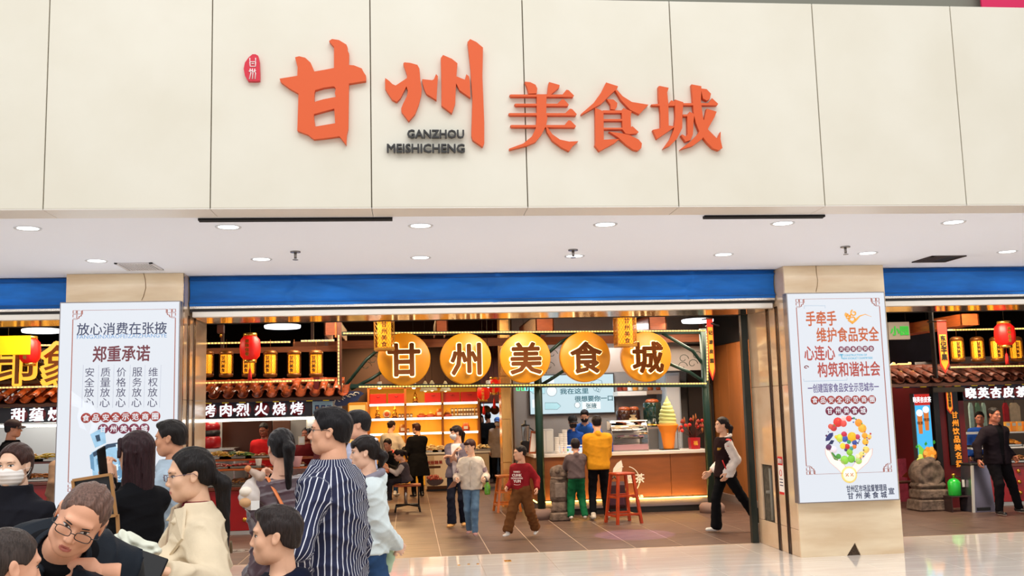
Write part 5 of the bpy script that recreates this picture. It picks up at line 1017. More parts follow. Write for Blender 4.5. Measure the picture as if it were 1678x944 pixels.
food_heap('f', 'small tray of cream buns on the top shelf of the pastry case', 'food tray', (r.location.x-.1, YC+.32, zc+.35), .17, .12, .05, ('#e8d2b0', '#c98a4a'), 14, 'loaf', 5); food_heap('f', 'small tray of blue wrapped sweets in the pastry case', 'food tray', (r.location.x+.05, YC+.32, zc+.21), .2, .12, .04, ('#5b6ac0', '#d9d0c8', '#c08a9a'), 16, 'loaf', 6)
r = T('blue_crate', 'small blue plastic basket left of the pastry display case', 'basket', on(1000, .15)); mb = M(); bc = mat('blue_plastic', '#1f49a8', .4)
for i in range(6): M().box((-.07, -.08, i*.045), (.03, .08, i*.045+.02), bc).obj('slat', parent=r)
for x in (-.07, .02): M().box((x, -.085, 0), (x+.012, -.07, .26), bc).obj('corner_post', parent=r)
# green tea urn with wooden lid, on a shelf
r = T('back_shelf', 'steel back counter behind the pastry case carrying the green urn', 'shelf', (px(1060, 700, 17.6).x, 17.5, 0)); zsh = px(1070, 699, 17.7).z; xa, xb = px(1005, 700, 17.6).x, px(1112, 700, 17.6).x
M().box((xa, 17.4, zsh-.04), (xb, 18.0, zsh), steel).obj('board', parent=r, world=True); 
for x in (xa+.02, xb-.06): M().box((x, 17.45, 0), (x+.04, 17.5, zsh-.04), steel).obj('leg', parent=r, world=True)
def urn(label, x, rr, hgt, m, Y=17.7): 
    o = T('urn', label, 'urn', (px(x, 700, Y).x, Y, zsh+.001)); M().lathe((0, 0, 0), [(rr, 0), (rr, hgt*.97), (rr*.96, hgt)], m, 22).obj('vessel', parent=o); M().lathe((0, 0, hgt), [(rr*.75, 0), (rr*.75, .03), (rr*.6, .06), (.03, .07)], wood, 20).obj('lid', parent=o); M().lathe((0, 0, hgt*.05), [(rr+.006, 0), (rr+.006, .02)], gold, 22).obj('band', parent=o); M().tube([(0, -rr, .08), (0, -rr-.06, .08), (0, -rr-.06, .04)], .012, steel, 6).obj('tap', parent=o)
urn('tall dark green tea urn with a wooden lid beside the ice cream', 1070, .165, .43, mat('urn_green', '#12352f', .12, coat=.8)); urn('brown glazed tea urn at the rear of the drinks shop', 1024, .15, .30, mat('urn_brown', '#3a1e14', .2, coat=.6), 17.85); urn('second brown glazed tea urn partly behind the display case', 1040, .12, .30, mat('urn_brown'), 17.9)
r = T('paper_bag', 'cream sack of tea leaves in front of the brown urns', 'bag', (px(1038, 700, 17.55).x, 17.55, zsh+.001)); M().lathe((0, 0, 0), [(.08, 0), (.09, .08), (.07, .16), (.03, .18), (.06, .22)], mat('sack_cream', '#c9b083', .9, noise=.2), 10).obj('sack', parent=r)
r = T('wall_shelf', 'white wall shelf of jars above the urns', 'shelf', px(1040, 648, 18.5)); a, b = px(1012, 642, 18.4), px(1060, 648, 18.4); M().box((a.x, 18.4, b.z), (b.x, 18.9, a.z), whitep, .004).obj('board', parent=r, world=True); M().box((b.x, 18.4, b.z+.02), (px(1092, 642, 18.4).x, 18.9, a.z+.01), mat('shelf_tan', '#9a7f6c', .6)).obj('board', parent=r, world=True)
for i, (x, c, hh_, lab) in enumerate(((1016, '#7a2318', .16, 'dark red tin at the left end of the white wall shelf'), (1024, '#8c3a1c', .12, 'squat brown jar on the white wall shelf'), (1032, '#dfe6e8', .2, 'white bottle on the white wall shelf'), (1041, '#c98a3a', .13, 'amber honey jar on the white wall shelf'), (1050, '#b5a489', .09, 'pale box at the middle of the wall shelf'), (1066, '#a04a1c', .15, 'orange basket on the tan end of the wall shelf'), (1080, '#8a3a16', .14, 'brown basket at the tan end of the wall shelf'))):
    o = T('jar', lab, 'jar', (px(x, 640, 18.55).x, 18.55, a.z+.012)); M().lathe((0, 0, 0), [(.05, 0), (.06, .02), (.055, hh_*.7), (.03, hh_*.8)], mat('jar'+c, c, .4), 10).obj('jar_body', parent=o); M().cyl((0, 0, hh_*.8), .034, .02, gold, 10).obj('lid', parent=o)
r = T('fridge', 'tall pale steel fridge with a mesh panel behind the ice cream', 'fridge', (px(1100, 700, 18.0).x, 18.0, 0)); a = px(1092, 700, 18.2).x; b = px(1118, 700, 18.2).x; M().box((a, 18.2, 0), (b, 18.85, 2.36), mat('fridge_blue', '#a9b7c4', .3), .01).obj('cabinet', parent=r, world=True); M().box((a+.03, 18.185, .1), (b-.03, 18.2, 2.3), mat('fridge_grey', '#c7cdd4', .3), .005).obj('door', parent=r, world=True); M().tube([(a+.06, 18.16, 1.1), (a+.06, 18.16, 1.5)], .01, steel, 6).obj('handle', parent=r, world=True)
# giant ice cream
r = T('ice_cream_model', 'giant pale green soft ice cream model in an orange cone', 'model', on(1096, .25)); s_ = px(1097, 732, YC+.25); k = .165/17.5; cn = mat('cone_orange', '#f08a1c', .5); icm = mat('pistachio', '#d8dc8c', .5)
M().box((-.14, -.1, 0), (.16, .1, .012), blackp).obj('foot_plate', parent=r)
M().lathe((0, 0, .012), [(.085, 0), (.09, .01), (.125, .27), (.128, .275), (.135, .285), (.165, .37), (.18, .395), (.172, .41), (.15, .41)], cn, 26).obj('cone', parent=r)
mb = M(); pts = []; rs = []; 
for lvl, (rr, z) in enumerate(((.118, .445), (.116, .51), (.110, .575), (.095, .64), (.075, .70), (.052, .755))):
    mb.lathe((0, 0, z), [(rr*.6, -.045), (rr*1.18, -.035), (rr*1.3, .0), (rr*1.2, .028), (rr*.8, .05)], icm, 24, sx=1, sy=1)
mb.lathe((0, 0, .77), [(.055, 0), (.045, .03), (.018, .09), (.004, .12)], icm, 16); 
for i, v in enumerate(mb.v): 
    a = math.atan2(v[1], v[0]); mb.v[i] = (v[0], v[1], v[2]+.012*math.sin(a+v[2]*9))
mb.obj('ice_cream_swirl', parent=r)
# dried flowers in a red pot
r = T('flower_pot', 'dried red flower arrangement in a square red pot', 'flowers', on(1138, .2)); M().prism([(-.075, 0), (.075, 0), (.085, .19), (-.085, .19)], redp, (0, -.08, 0), dz=(0, .16, 0)).obj('pot', parent=r)
mb = M(); put_text(mb, '福', (0, -.084, .10), h=.07, m=goldp, bold=.02, depth=.003); mb.obj('lettering', parent=r); R = random.Random(3)
for i in range(26):
    a = R.uniform(-1.2, 1.2); L = R.uniform(.2, .42); e = (L*math.sin(a)*.75, R.uniform(-.1, .1), .19+L*math.cos(a)*.8); M().tube([(0, 0, .17), (e[0]*.5, e[1]*.5, .17+(e[2]-.17)*.55), e], [.003, .003, .002], mat('stem_brown', '#5a1f14', .8), 4).obj('stem', parent=r)
    if i % 5 == 0: M().sph(e, .030, mat('bloom_red', '#d8281c', .6), 9).obj('flower_head', parent=r)
    elif i % 2: M().lathe(e, [(.004, -.02), (.035, .0), (.03, .02), (.004, .05)], mat('leaf_rust', '#8e2a18', .8), 6).obj('leaf', parent=r)
    else: M().lathe(e, [(.003, -.03), (.02, .02), (.003, .09)], mat('reed_tan', '#a8602c', .8), 5).obj('leaf', parent=r)
# stools
def stool(label, x, y, h_, m, rz=0, top=.30):
    p = at(x, y, z=0); o = T('bar_stool', label, 'stool', (p.x, p.y, 0), rz)
    M().box((-top/2, -top/2, h_-.035), (top/2, top/2, h_), m, .008).obj('seat', parent=o); b_, t_ = .20, .125
    for sx in (-1, 1):
        for sy in (-1, 1): M().bar((sx*b_, sy*b_, 0), (sx*t_, sy*t_, h_-.035), .04, m).obj('leg', parent=o)
    for z in (.12, h_*.52):
        k = b_+(t_-b_)*z/h_
        for sx in (-1, 1): M().bar((sx*k, -k, z), (sx*k, k, z), .03, m).obj('stretcher', parent=o); M().bar((-k, sx*k, z+.02), (k, sx*k, z+.02), .03, m).obj('stretcher', parent=o)
    return o
ow = mat('stool_red_wood', '#b03a12', .35, noise=.25, nscale=7, stretch=(3, 3, 1), coat=.4); stool('red wooden bar stool in front of the drinks counter', 1022, 857, .75, ow, .25); stool('orange wooden bar stool beside the brass pier', 831, 838, .62, mat('stool_orange_wood', '#c96a1e', .4, noise=.2, nscale=7, stretch=(3, 3, 1), coat=.3), .1, .34)
# carved stone posts
def stone_drum(label, x, y, w_, H, tall=True):
    p = at(x, y, z=0); o = T('stone_post', label, 'carved stone', (p.x, p.y, 0)); sm_ = mat('carved_stone', '#6e5d52', .9, noise=.45, nscale=14, bump=1.0, bscale=30)
    def rough(mb, a, sc=14):
        mb.v = [(v[0]+a*math.sin(sc*v[2]+7*v[0]), v[1]+a*math.sin(sc*1.3*v[0]+9*v[2]), v[2]+a*.6*math.sin(sc*v[0]*1.2+5*v[1])) for v in mb.v]; return mb
    if tall:
        rough(M().box((-w_*.5, -.14, 0), (w_*.5, .14, .13), sm_, .02), .006).obj('base_block', parent=o); mb = M(); mb.lathe((0, 0, .13), [(w_*.46, 0), (w_*.50, .05), (w_*.42, .10), (w_*.44, .16)], sm_, 16, sy=.75); rough(mb, .007).obj('lower_tier', parent=o)
        mb = M(); mb.lathe((0, 0, .29), [(w_*.44, 0), (w_*.5, .05), (w_*.5, H-.55), (w_*.44, H-.48)], sm_, 18, sy=.7); rough(mb, .006).obj('shaft', parent=o); mb = M(); mb.box((-w_*.28, -w_*.40, .36), (w_*.28, -w_*.33, H-.27), mat('stone_pale', '#7c6d64', .85, noise=.2, nscale=20), .02); mb.obj('carved_panel', parent=o)
        mb = M(); mb.sph((0, 0, H-.13), .13, sm_, 14, (1.15, .9, 1.0)); mb.sph((-.03, -.09, H-.09), .05, sm_, 8); mb.sph((.05, -.08, H-.15), .05, sm_, 8); mb.tube([(-.12, -.03, H-.2), (0, -.12, H-.21), (.12, -.03, H-.2)], .025, sm_, 6); rough(mb, .006, 30).obj('lion_head', parent=o)
    else:
        rough(M().box((-w_*.5, -.2, 0), (w_*.5, .25, .17), sm_, .02), .012).obj('base_block', parent=o); rough(M().box((-w_*.47, -.18, .175), (w_*.48, .23, .33), sm_, .03), .012).obj('middle_block', parent=o); rough(M().box((-w_*.45, -.17, .335), (w_*.42, .2, .43), sm_, .04), .014).obj('scroll_block', parent=o)
        mb = M(); mb.lathe((-.02, -.13, H-.235), [(0, -.015), (.06, -.02), (.08, 0), (.15, 0), (.17, -.02), (.21, -.01), (.235, .03), (.24, .10), (.235, .26), (0, .28)], sm_, 26, 'y'); rough(mb, .006, 22).obj('drum', parent=o)
        mb = M(); mb.sph((.02, -.02, H-.02), .08, sm_, 10, (1.3, 1, .6)); mb.sph((.12, -.08, H-.08), .05, sm_, 8); rough(mb, .008, 26).obj('lion_head', parent=o)
    return o
stone_drum('tall carved grey stone lion post in front of the drinks counter', 918, 853, .30, .86); stone_drum('carved stone drum on stacked blocks beside the apricot light box', 1525, 836, .52, .80, False)
# ---------------------------------------------------------------- pastry shop at the back
YS = 24.0; SX = [px(x, 690, YS).x for x in (604, 664.5, 725.5, 785)]; SZ = [0, px(604, 738, YS).z, px(604, 712.5, YS).z, px(604, 688, YS).z, px(604, 664, YS).z, px(604, 636, YS).z]
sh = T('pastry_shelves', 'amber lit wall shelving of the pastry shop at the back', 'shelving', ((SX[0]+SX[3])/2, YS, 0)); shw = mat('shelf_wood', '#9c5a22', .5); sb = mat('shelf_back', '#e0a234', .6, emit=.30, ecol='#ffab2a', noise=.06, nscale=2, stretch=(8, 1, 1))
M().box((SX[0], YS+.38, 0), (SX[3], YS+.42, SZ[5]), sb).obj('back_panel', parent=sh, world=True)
for x in SX: M().box((x-.025, YS, 0), (x+.025, YS+.38, SZ[5]), shw).obj('upright', parent=sh, world=True)
for z in SZ[1:]: M().box((SX[0], YS, z-.03), (SX[3], YS+.38, z), shw).obj('board', parent=sh, world=True)
for z in SZ[2:5]:
    for i in range(3): M().box((SX[i]+.03, YS-.02, z-.03), (SX[i+1]-.03, YS+.0, z+.02), glow('shelf_led', '#fff3da', 4)).obj('light_strip', parent=sh, world=True)
for i in range(3):
    for z in SZ[2:5]: area('shelf_light', ((SX[i]+SX[i+1])/2, YS+.12, z-.04), .7, 2.2, (1, .66, .2), ((SX[i]+SX[i+1])/2, YS+.3, z-1), .1)
def redbox(label, x0, x1, deco): 
    p = px((x0+x1)/2, 662, YS+.02); w_ = px(x1, 0, YS).x-px(x0, 0, YS).x; o = T('gift_box', label, 'box', (p.x, YS+.03, SZ[4]+.001)); M().box((-w_/2, 0, 0), (w_/2, .25, .26), mat('gift_red', '#c21a14', .4), .006).obj('carton', parent=o); M().box((-w_*.48, -.004, 0), (w_*.48, 0, .055), mat('gift_deco', '#d07a4a' if deco else '#a51410', .5, noise=.5, nscale=30)).obj('printed_band', parent=o)
    M().tube([(-w_*.12, -.006, .20), (0, -.006, .185), (w_*.12, -.006, .20)], .006, mat('gift_mark', '#f2e3c8' if deco else '#701010', .5), 4).obj('mark', parent=o)
for x0, x1, d_, lab in ((607, 632, 0, 'plain red gift box, leftmost on the top shelf'), (637, 662, 0, 'plain red gift box, second on the top shelf'), (697, 722, 1, 'printed red gift box right of the small statue'), (727, 753, 1, 'printed red gift box with the brightest mark'), (756, 783, 1, 'printed red gift box at the right end of the top shelf')): redbox(lab, x0, x1, d_)
def item(label, x, lvl, kind, c='#c8862a', cat='goods'):
    o = T({'gourd': 'gourd_bottle', 'plate': 'round_box', 'tin': 'tea_tin', 'basket': 'gift_basket', 'bag': 'snack_bag'}[kind], label, cat, (px(x, 690, YS+.12).x, YS+.14, SZ[lvl]+.021)); m_ = mat('goods'+c, c, .4)
    if kind == 'gourd': M().lathe((0, 0, 0), [(.07, 0), (.07, .035)], wood_d, 10).obj('stand', parent=o); M().lathe((0, 0, .035), [(.04, 0), (.065, .04), (.05, .10), (.025, .125), (.04, .16), (.02, .20), (.008, .23), (.004, .27)], gold, 12).obj('gourd', parent=o)
    elif kind == 'plate': M().lathe((0, 0, .10), [(.0, -.01), (.06, -.012), (.09, -.005), (.10, .02), (.09, .04)], mat('plate_silver', '#c9b9a0', .4), 18, 'y').obj('disc', parent=o); M().lathe((0, 0, .10), [(0, -.02), (.055, -.018), (.06, -.008)], mat('goods#c2552a', '#c2552a', .5), 14, 'y').obj('picture', parent=o); M().box((-.05, -.02, 0), (.05, .04, .02), wood_d).obj('stand', parent=o)
    elif kind == 'tin': M().box((-.032, 0, 0), (.032, .08, .10), m_, .003).obj('carton', parent=o); M().box((-.024, -.003, .025), (.024, 0, .075), mat('tin_label', '#efe6d2', .5)).obj('label_field', parent=o)
    elif kind == 'basket': M().lathe((0, 0, 0), [(.09, 0), (.12, .04), (.11, .06)], mat('goods#b8432a', '#b8432a', .5), 12).obj('base', parent=o); M().sph((0, 0, .08), .055, m_, 9, (1.3, 1, .8)).obj('content', parent=o); M().tube([(-.08, 0, .05), (0, 0, .17), (.08, 0, .05)], .006, gold, 5).obj('handle', parent=o)
    elif kind == 'bag': M().lathe((0, 0, 0), [(.09, 0), (.10, .08), (.06, .2)], m_, 10, sy=.5).obj('bag_body', parent=o); M().box((-.05, -.055, .05), (.05, -.048, .12), mat('tin_label')).obj('label_field', parent=o)
item('gold gourd bottle, left one on the upper lit shelf', 619, 3, 'gourd'); item('round painted box between the two gold gourds', 634, 3, 'plate'); item('gold gourd bottle, right one on the upper lit shelf', 647, 3, 'gourd'); item('gourd shaped statue between the red gift boxes', 681, 4, 'gourd')
for i, x in enumerate((655, 660, 668.5, 674)): item('small dark tea carton near the middle upright, number %s from the left' % ('one', 'two', 'three', 'four')[i], x, 3, 'tin', '#5a2a1c')
item('gift basket with red base on the upper lit shelf, middle bay', 691, 3, 'basket'); item('yellow gift basket beside the tall orange packet', 706, 3, 'basket', '#e0b44a'); item('tall orange snack packet against the right upright of the middle bay', 720, 3, 'bag', '#d86a1c'); item('low brown basket at the left of the right bay', 733, 3, 'basket', '#8a4a20')
tt_ = None
for i, x in enumerate((741.5, 747.5, 753, 757, 762, 766.5, 771, 775.5, 781)):
    for k in (0, 1):
        lab = '%s printed tea tin, %s column of the double row on the lit shelf' % (('lower', 'upper')[k], ('first', 'second', 'third', 'fourth', 'fifth', 'sixth', 'seventh', 'eighth', 'ninth')[i])
        if tt_ is None: item(lab, x, 3, 'tin', '#6b4630'); tt_ = [o for o in bpy.data.objects if o.name.startswith('tea_tin') and o.get('label') == lab][0]; tt_['group'] = 'double row of tea tins'
        else: dup(tt_, (px(x, 690, YS+.12).x, YS+.14, SZ[3]+.022+.103*k), label=lab)
item('brown snack bag on the lower shelf behind the woman in white', 660, 2, 'bag', '#a3622c'); item('orange patterned gift bag behind the masked woman', 763, 2, 'bag', '#c24a1c'); item('framed tea carton beside the man in black', 668.5, 2, 'tin', '#7a3a1c')
# wall above and beside the shelves
M().box((px(560, 600, YS+.45).x, YS+.45, 0), (px(787, 600, YS+.45).x, YS+.55, 4.4), mat('back_panel_dark', '#2a1510', .8)).obj('wall_pastry', kind='structure')
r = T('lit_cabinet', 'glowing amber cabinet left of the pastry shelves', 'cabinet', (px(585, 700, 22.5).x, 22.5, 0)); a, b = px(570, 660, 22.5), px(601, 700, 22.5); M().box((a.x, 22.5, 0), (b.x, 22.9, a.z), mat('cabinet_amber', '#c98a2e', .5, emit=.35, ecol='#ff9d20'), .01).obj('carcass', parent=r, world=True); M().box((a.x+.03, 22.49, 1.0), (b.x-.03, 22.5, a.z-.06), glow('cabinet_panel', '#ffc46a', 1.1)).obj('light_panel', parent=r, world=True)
# pastry counter with poster
YQ = 22.3; r = T('pastry_counter', 'white pastry counter with a printed front behind the masked woman', 'counter', (px(735, 800, YQ).x, YQ, 0)); a, b = px(697, 745, YQ), px(803, 803, YQ); M().box((a.x, YQ, .05), (b.x, YQ+.9, a.z), mat('counter_pale', '#b9a78e', .4), .006).obj('body', parent=r, world=True); M().box((a.x-.03, YQ-.03, a.z), (b.x+.03, YQ+.9, a.z+.04), steel2, .004).obj('worktop', parent=r, world=True); M().box((a.x+.03, YQ+.05, 0), (b.x-.03, YQ+.85, .05), blackp).obj('plinth', parent=r, world=True)
M().box((px(699, 0, YQ).x, YQ-.006, px(699, 800, YQ).z), (px(736, 0, YQ).x, YQ, px(699, 748, YQ).z), mat('poster_ivory', '#d9cbb8', .4)).obj('poster', parent=r, world=True)
mb = M(); put_text(mb, '张掖糖果', px(712, 758, YQ-.009), h=.085, m=mat('poster_red', '#8a2418', .6), bold=.03); bpx(mb, 703, 764, 722, 767, YQ-.009, .002, mat('ink_brown')); c = px(713, 787, YQ-.01); mb.prism([(c.x+.19*math.cos(t), c.z+.12*math.sin(t)*(1 if math.sin(t) < 0 else .25)) for t in [k*math.pi/9 for k in range(18)]], mat('bowl_dark', '#3a2a30', .4), (0, YQ-.010, 0), dz=(0, .004, 0)); R = random.Random(9)
for i in range(26): mb.sph((c.x+R.uniform(-.16, .16), YQ-.012, c.z+.02+R.uniform(0, .09)), .028, mat('candy%d' % (i % 2), ('#9a3d34', '#c9786a')[i % 2], .5), 6, (1, .25, 1))
bpx(mb, 700, 797, 735, 801, YQ-.009, .003, mat('ink_brown')); mb.obj('poster_print', parent=r, world=True, kind='stuff')
for i, x in enumerate((706, 720, 735, 752, 770, 792)): food_heap('f', ('tray of pale twisted pastries, near the man in black', 'tray of round biscuits left of the pale biscuit heap', 'heap of pale biscuits left of the masked woman', 'tray of puff pastry behind the masked woman', 'tray of golden rolls behind the girl', 'heap of golden fried pastries at the right end of the counter')[i], 'food tray', (px(x, 740, YQ+.3).x, YQ+.3, a.z+.041), .16, .25, .14, ('#e9cf9a', '#dcb878', '#f0deb0'), 34, ('stick', 'flat', 'ball')[i % 3], 20+i)
# cone pendants
cp = None
for x, y, lab in ((697, 641, 'left cream cone pendant lamp below the first disc'), (708, 640, 'middle cream cone pendant lamp'), (730, 641, 'right cream cone pendant lamp between two discs')):
    p = px(x, y, 17.6)
    if cp is None: cp = T('cone_pendant', lab, 'lamp', p); M().lathe((0, 0, 0), [(.10, 0), (.098, .01), (.03, .15), (.012, .18)], mat('cone_cream', '#e8d9a8', .5, emit=.12, ecol='#ffe6a8'), 16).obj('lamp_shade', parent=cp); M().sph((0, 0, .02), .035, glow('bulb', '#ffe2a0', 4), 8).obj('bulb', parent=cp); M().tube([(0, 0, .18), (0, 0, 4.42-p[2])], .004, blackp, 4).obj('cord', parent=cp)
    else: dup(cp, p, label=lab)
sp = None
for x, y, lab in ((622, 630, 'white track spot under the first disc, left'), (678, 630, 'white track spot under the first disc, right'), (800, 628, 'white track spot between the second and third discs')):
    p = px(x, y, 17.2)
    if sp is None: sp = T('track_spot', lab, 'light', p); M().lathe((0, 0, -.05), [(.035, 0), (.04, .01), (.04, .09), (.02, .1)], whitep, 10).obj('housing', parent=sp); M().sph((0, 0, -.05), .033, glow('spot_bulb', '#fff8ea', 9), 8).obj('lens', parent=sp); M().tube([(0, 0, .05), (0, 0, 4.42-p[2])], .006, blackp, 4).obj('rod', parent=sp)
    else: dup(sp, p, label=lab)
red_lantern('small red lantern hanging in the aisle left of the brass pier', px(792, 633, 19.5), .26, .12); red_lantern('small red lantern hanging right of the aisle, partly behind the led rope', px(809, 622, 18.6), .24, .11)
# aisle end with a lit menu
r = T('menu_board', 'lit white menu board with dishes at the far end of the aisle', 'sign', px(803, 691, 27.5)); a, b = px(783, 662, 27.5), px(826, 693, 27.5); M().box((a.x, 27.5, b.z), (b.x, 27.6, a.z), glow('menu_white', '#dbe6ef', 1.0)).obj('panel', parent=r, world=True); M().box((a.x, 27.48, b.z-.06), (b.x, 27.6, b.z), steel).obj('rail', parent=r, world=True); M().tube([(a.x+.3, 27.55, a.z), (a.x+.3, 27.55, 4.4)], .01, blackp, 4).obj('rod', parent=r, world=True)
for x, c in ((786, '#b8c060'), (797, '#e09a40'), (811, '#c8703a')): p = px(x, 672, 27.48); M().lathe((p.x, 27.49, p.z), [(0, -.01), (.12, -.008), (.13, 0)], mat('dish'+c, c, .5, noise=.4, nscale=20), 14, 'y').obj('dish_picture', parent=r, world=True)
M().box((px(783, 700, 28.8).x, 28.8, 0), (px(840, 700, 28.8).x, 28.9, 2.6), mat('aisle_back', '#53606e', .5)).obj('wall_aisle', kind='structure')
M().box((px(783, 640, 26.5).x, 26.5, px(783, 660, 26.5).z), (px(840, 640, 26.5).x, 26.6, 4.4), mat('aisle_header', '#7a3216', .6, noise=.3, nscale=4, stretch=(8, 1, 1))).obj('wall_aisle_header', kind='structure')
# table and seats of the little group
tb = T('dining_table', 'orange wooden table top on black metal legs beside the aisle', 'table', (at(672, 838, z=0).x, 17.9, 0)); M().box((-.95, -.1, .72-.03), (-.36, .5, .72), wood, .006).obj('tabletop', parent=tb)
for x in (-.85, -.45): M().bar((x, .2, 0), (x, .2, .69), .05, blackp).obj('leg', parent=tb)
def bench(label, x, y, rz=0):
    p = at(x, y, z=0); o = T('swing_seat', label, 'seat', (p.x, p.y, 0), rz); M().box((-.24, -.17, .44), (.24, .17, .475), wood, .008).obj('seat', parent=o); M().cyl((-.03, 0, .10), .03, .34, steel, 10).obj('column', parent=o)
    for s_ in (-1, 1): M().tube([(s_*.22, -.18, 0), (s_*.2, -.17, .10), (0, 0, .12), (s_*.2, .17, .10), (s_*.22, .2, 0)], .018, blackp, 6).obj('leg', parent=o)
    M().tube([(.2, .1, .02), (.2, .1, .44)], .016, blackp, 6).obj('strut', parent=o); return o
bench('orange wooden seat on a black iron base that the little girl sits on', 668, 838)
# ---------------------------------------------------------------- far left stir fry stall
YL = 15.3; XL0, XL1 = -8.2, px(104, 700, YL).x+.3
tile_roof('tiled_eave', 'orange barrel tiled eave over the stir fry stall at far left', XL0, XL1, YL-.35, px(50, 657, YL-.35).z, px(50, 635, YL+.25).z, .62, clay); eave_deco('painted eave with yellow rafter ends over the stir fry sign', XL0, XL1, YL-.1, px(50, 668, YL-.1).z, 8)
sign_chars('dark stir fry stall sign with lit white characters at far left', '甜蕴炒', (32, 62, 92), 679, YL, .19, (-8, 668, 112, 691))
led_bar('white light bar under the stir fry stall sign', px(-30, 699, YL-.05), px(112, 697, YL-.05), .035); led_rope('led rope above the tiled eave of the stir fry stall', px(-20, 636, YL-.4), px(110, 633, YL-.4)); led_rope('upper led rope beside the disc lamp in the left bay', px(60, 566, YL-.2), px(112, 566, YL-.2))
red_counter('red stir fry stall counter behind the masked woman', -8.0, XL1-.3, YL, px(60, 790, YL).z, [-7.6, -7.0, -6.4, -5.9, -5.3, -4.8], rows=(.25, .5))
M().box((-8.2, YK, 0), (XL1, YK+.1, 2.15), mat('kitchen_tile', '#b9bdbd', .4)).obj('wall_kitchen_left', kind='structure')
zl = px(60, 790, YL).z
for x, dz, lab, cols, kind in ((20, 0, 'noodles at the far left end of the stir fry counter', ('#c0702a', '#a8581c'), 'stick'), (66, 0, 'brown noodles on the stir fry counter', ('#b06a2a', '#7d4516'), 'stick'), (75, .28, 'yellow noodles on the upper ledge of the stir fry stall', ('#e8c23a', '#d9a82a'), 'stick'), (40, .28, 'rice cakes on the upper ledge of the stir fry stall', ('#e6d7b0', '#d0a060'), 'ball')):
    food_heap('f', 'steel tray of '+lab, 'food tray', (px(x, 780, YL+.3).x, YL+.2+dz*.9, zl+dz+.001), .26, .15, .09, cols, 46, kind, int(x))
r = T('display_ledge', 'brown upper ledge of the stir fry stall counter', 'ledge', (-6, YL+.45, zl)); M().box((-8, YL+.28, zl+.25), (XL1-.3, YL+.66, zl+.28), mat('worktop_brown')).obj('board', parent=r, world=True)
for x in (-7.9, -6.4, -4.9): M().box((x, YL+.5, zl), (x+.03, YL+.53, zl+.25), steel).obj('upright', parent=r, world=True)
# lit channel characters and yellow banner in the left bay
r = T('channel_letters', 'big glowing amber characters in front of dark fretwork in the left bay', 'sign', px(30, 600, YL-.25)); 
for c, x, y in (('印', 22, 597), ('象', 104, 597)):
    mb = M(); put_text(mb, c, px(x, y, YL-.25), h=.62, m=glow('amber_letter', '#ffae34', 1.6), bold=.05, depth=.05); mb.obj('character', parent=r, world=True); mb = M(); put_text(mb, c, px(x, y, YL-.33), h=.56, m=copper, bold=.005, depth=.02); mb.obj('character_face', parent=r, world=True)
r = T('fretwork_screen', 'dark carved fretwork screen between the amber characters', 'screen', px(70, 620, YL)); mb = M(); fm = mat('fret_dark', '#2c1a18', .6); bpx(mb, -10, 575, 112, 577, YL-.05, .03, fm); bpx(mb, -10, 625, 112, 627, YL-.05, .03, fm)
for i in range(14): c = px(4+8*i, 590+(i % 3)*14, YL-.04); mb.tube([(c.x+.12*math.cos(t)*(1-t/9), YL-.04, c.z+.12*math.sin(t)*(1-t/9)) for t in [q*.55 for q in range(14)]], .012, fm, 4)
mb.obj('fret_scroll', parent=r, world=True, kind='stuff'); M().box((-8.2, YL+.02, px(0, 628, YL).z), (XL1, YL+.05, px(0, 572, YL).z), mat('fret_back', '#160e0e', .8)).obj('backing', parent=r, world=True)
r = T('yellow_banner', 'bright yellow sign panel hanging in the left bay', 'sign', px(20, 568, YL-.7)); a, b = px(-12, 551, YL-.7), px(48, 581, YL-.7); M().box((a.x, YL-.7, b.z), (b.x, YL-.66, a.z), mat('panel_yellow', '#f2b800', .5, emit=.45, ecol='#ffc400'), .004).obj('panel', parent=r, world=True); M().tube([(b.x-.3, YL-.68, a.z), (b.x-.3, YL-.68, 4.4)], .006, blackp, 4).obj('cord', parent=r, world=True)
red_lantern('red lantern partly behind the yellow panel in the left bay', px(50, 556, YL-.5), .34, .14, False)
# ---------------------------------------------------------------- tea stall (right bay)
YR = 15.2; xr0, xr1 = px(1462, 700, YR).x, px(1720, 700, YR).x
tile_roof('tiled_eave', 'dark tiled eave over the tea stall at right', px(1458, 620, YR-.4).x, px(1720, 620, YR-.4).x, YR-.4, px(1600, 622, YR-.4).z, px(1600, 603, YR+.2).z, .62, clay_d); eave_deco('painted eave with yellow rafter ends over the tea stall sign', px(1470, 634, YR-.1).x, px(1720, 634, YR-.1).x, YR-.1, px(1600, 633, YR-.1).z, 9)
sign_chars('dark tea stall sign with five lit white characters', '晓英杏皮茶', (1588, 1608.5, 1629, 1649.5, 1671), 643, YR, .172, (1566, 632, 1700, 654))
led_rope('upper led rope over the tea stall lanterns', px(1552, 541, YR-.3), px(1710, 538, YR-.3)); led_rope('lower led rope above the dark tiled eave', px(1557, 602, YR-.4), px(1710, 599, YR-.4))
for x, nm in ((1567, 'leftmost, beside the long pennant'), (1600, 'second from the pennant'), (1632, 'left of and below the red lantern'), (1663, 'rightmost in the frame')): dup(lr, px(x, 552, YR-.35), label='gold lattice drum lantern over the tea stall, '+nm)['group'] = 'tea stall lanterns'
red_lantern('red silk lantern with tassel over the tea stall', px(1645, 531, YR-.75), .33, .15)
pennant('long gold dried fruit pennant with a red top on the dark post', 1535, 1557, 526, 612, YR-.9, '东记干果', .26); pennant('short gold pennant with small characters above the vertical sign', 1549, 1562.5, 633, 678, YR-.5, '一年四季酸甜', .06)
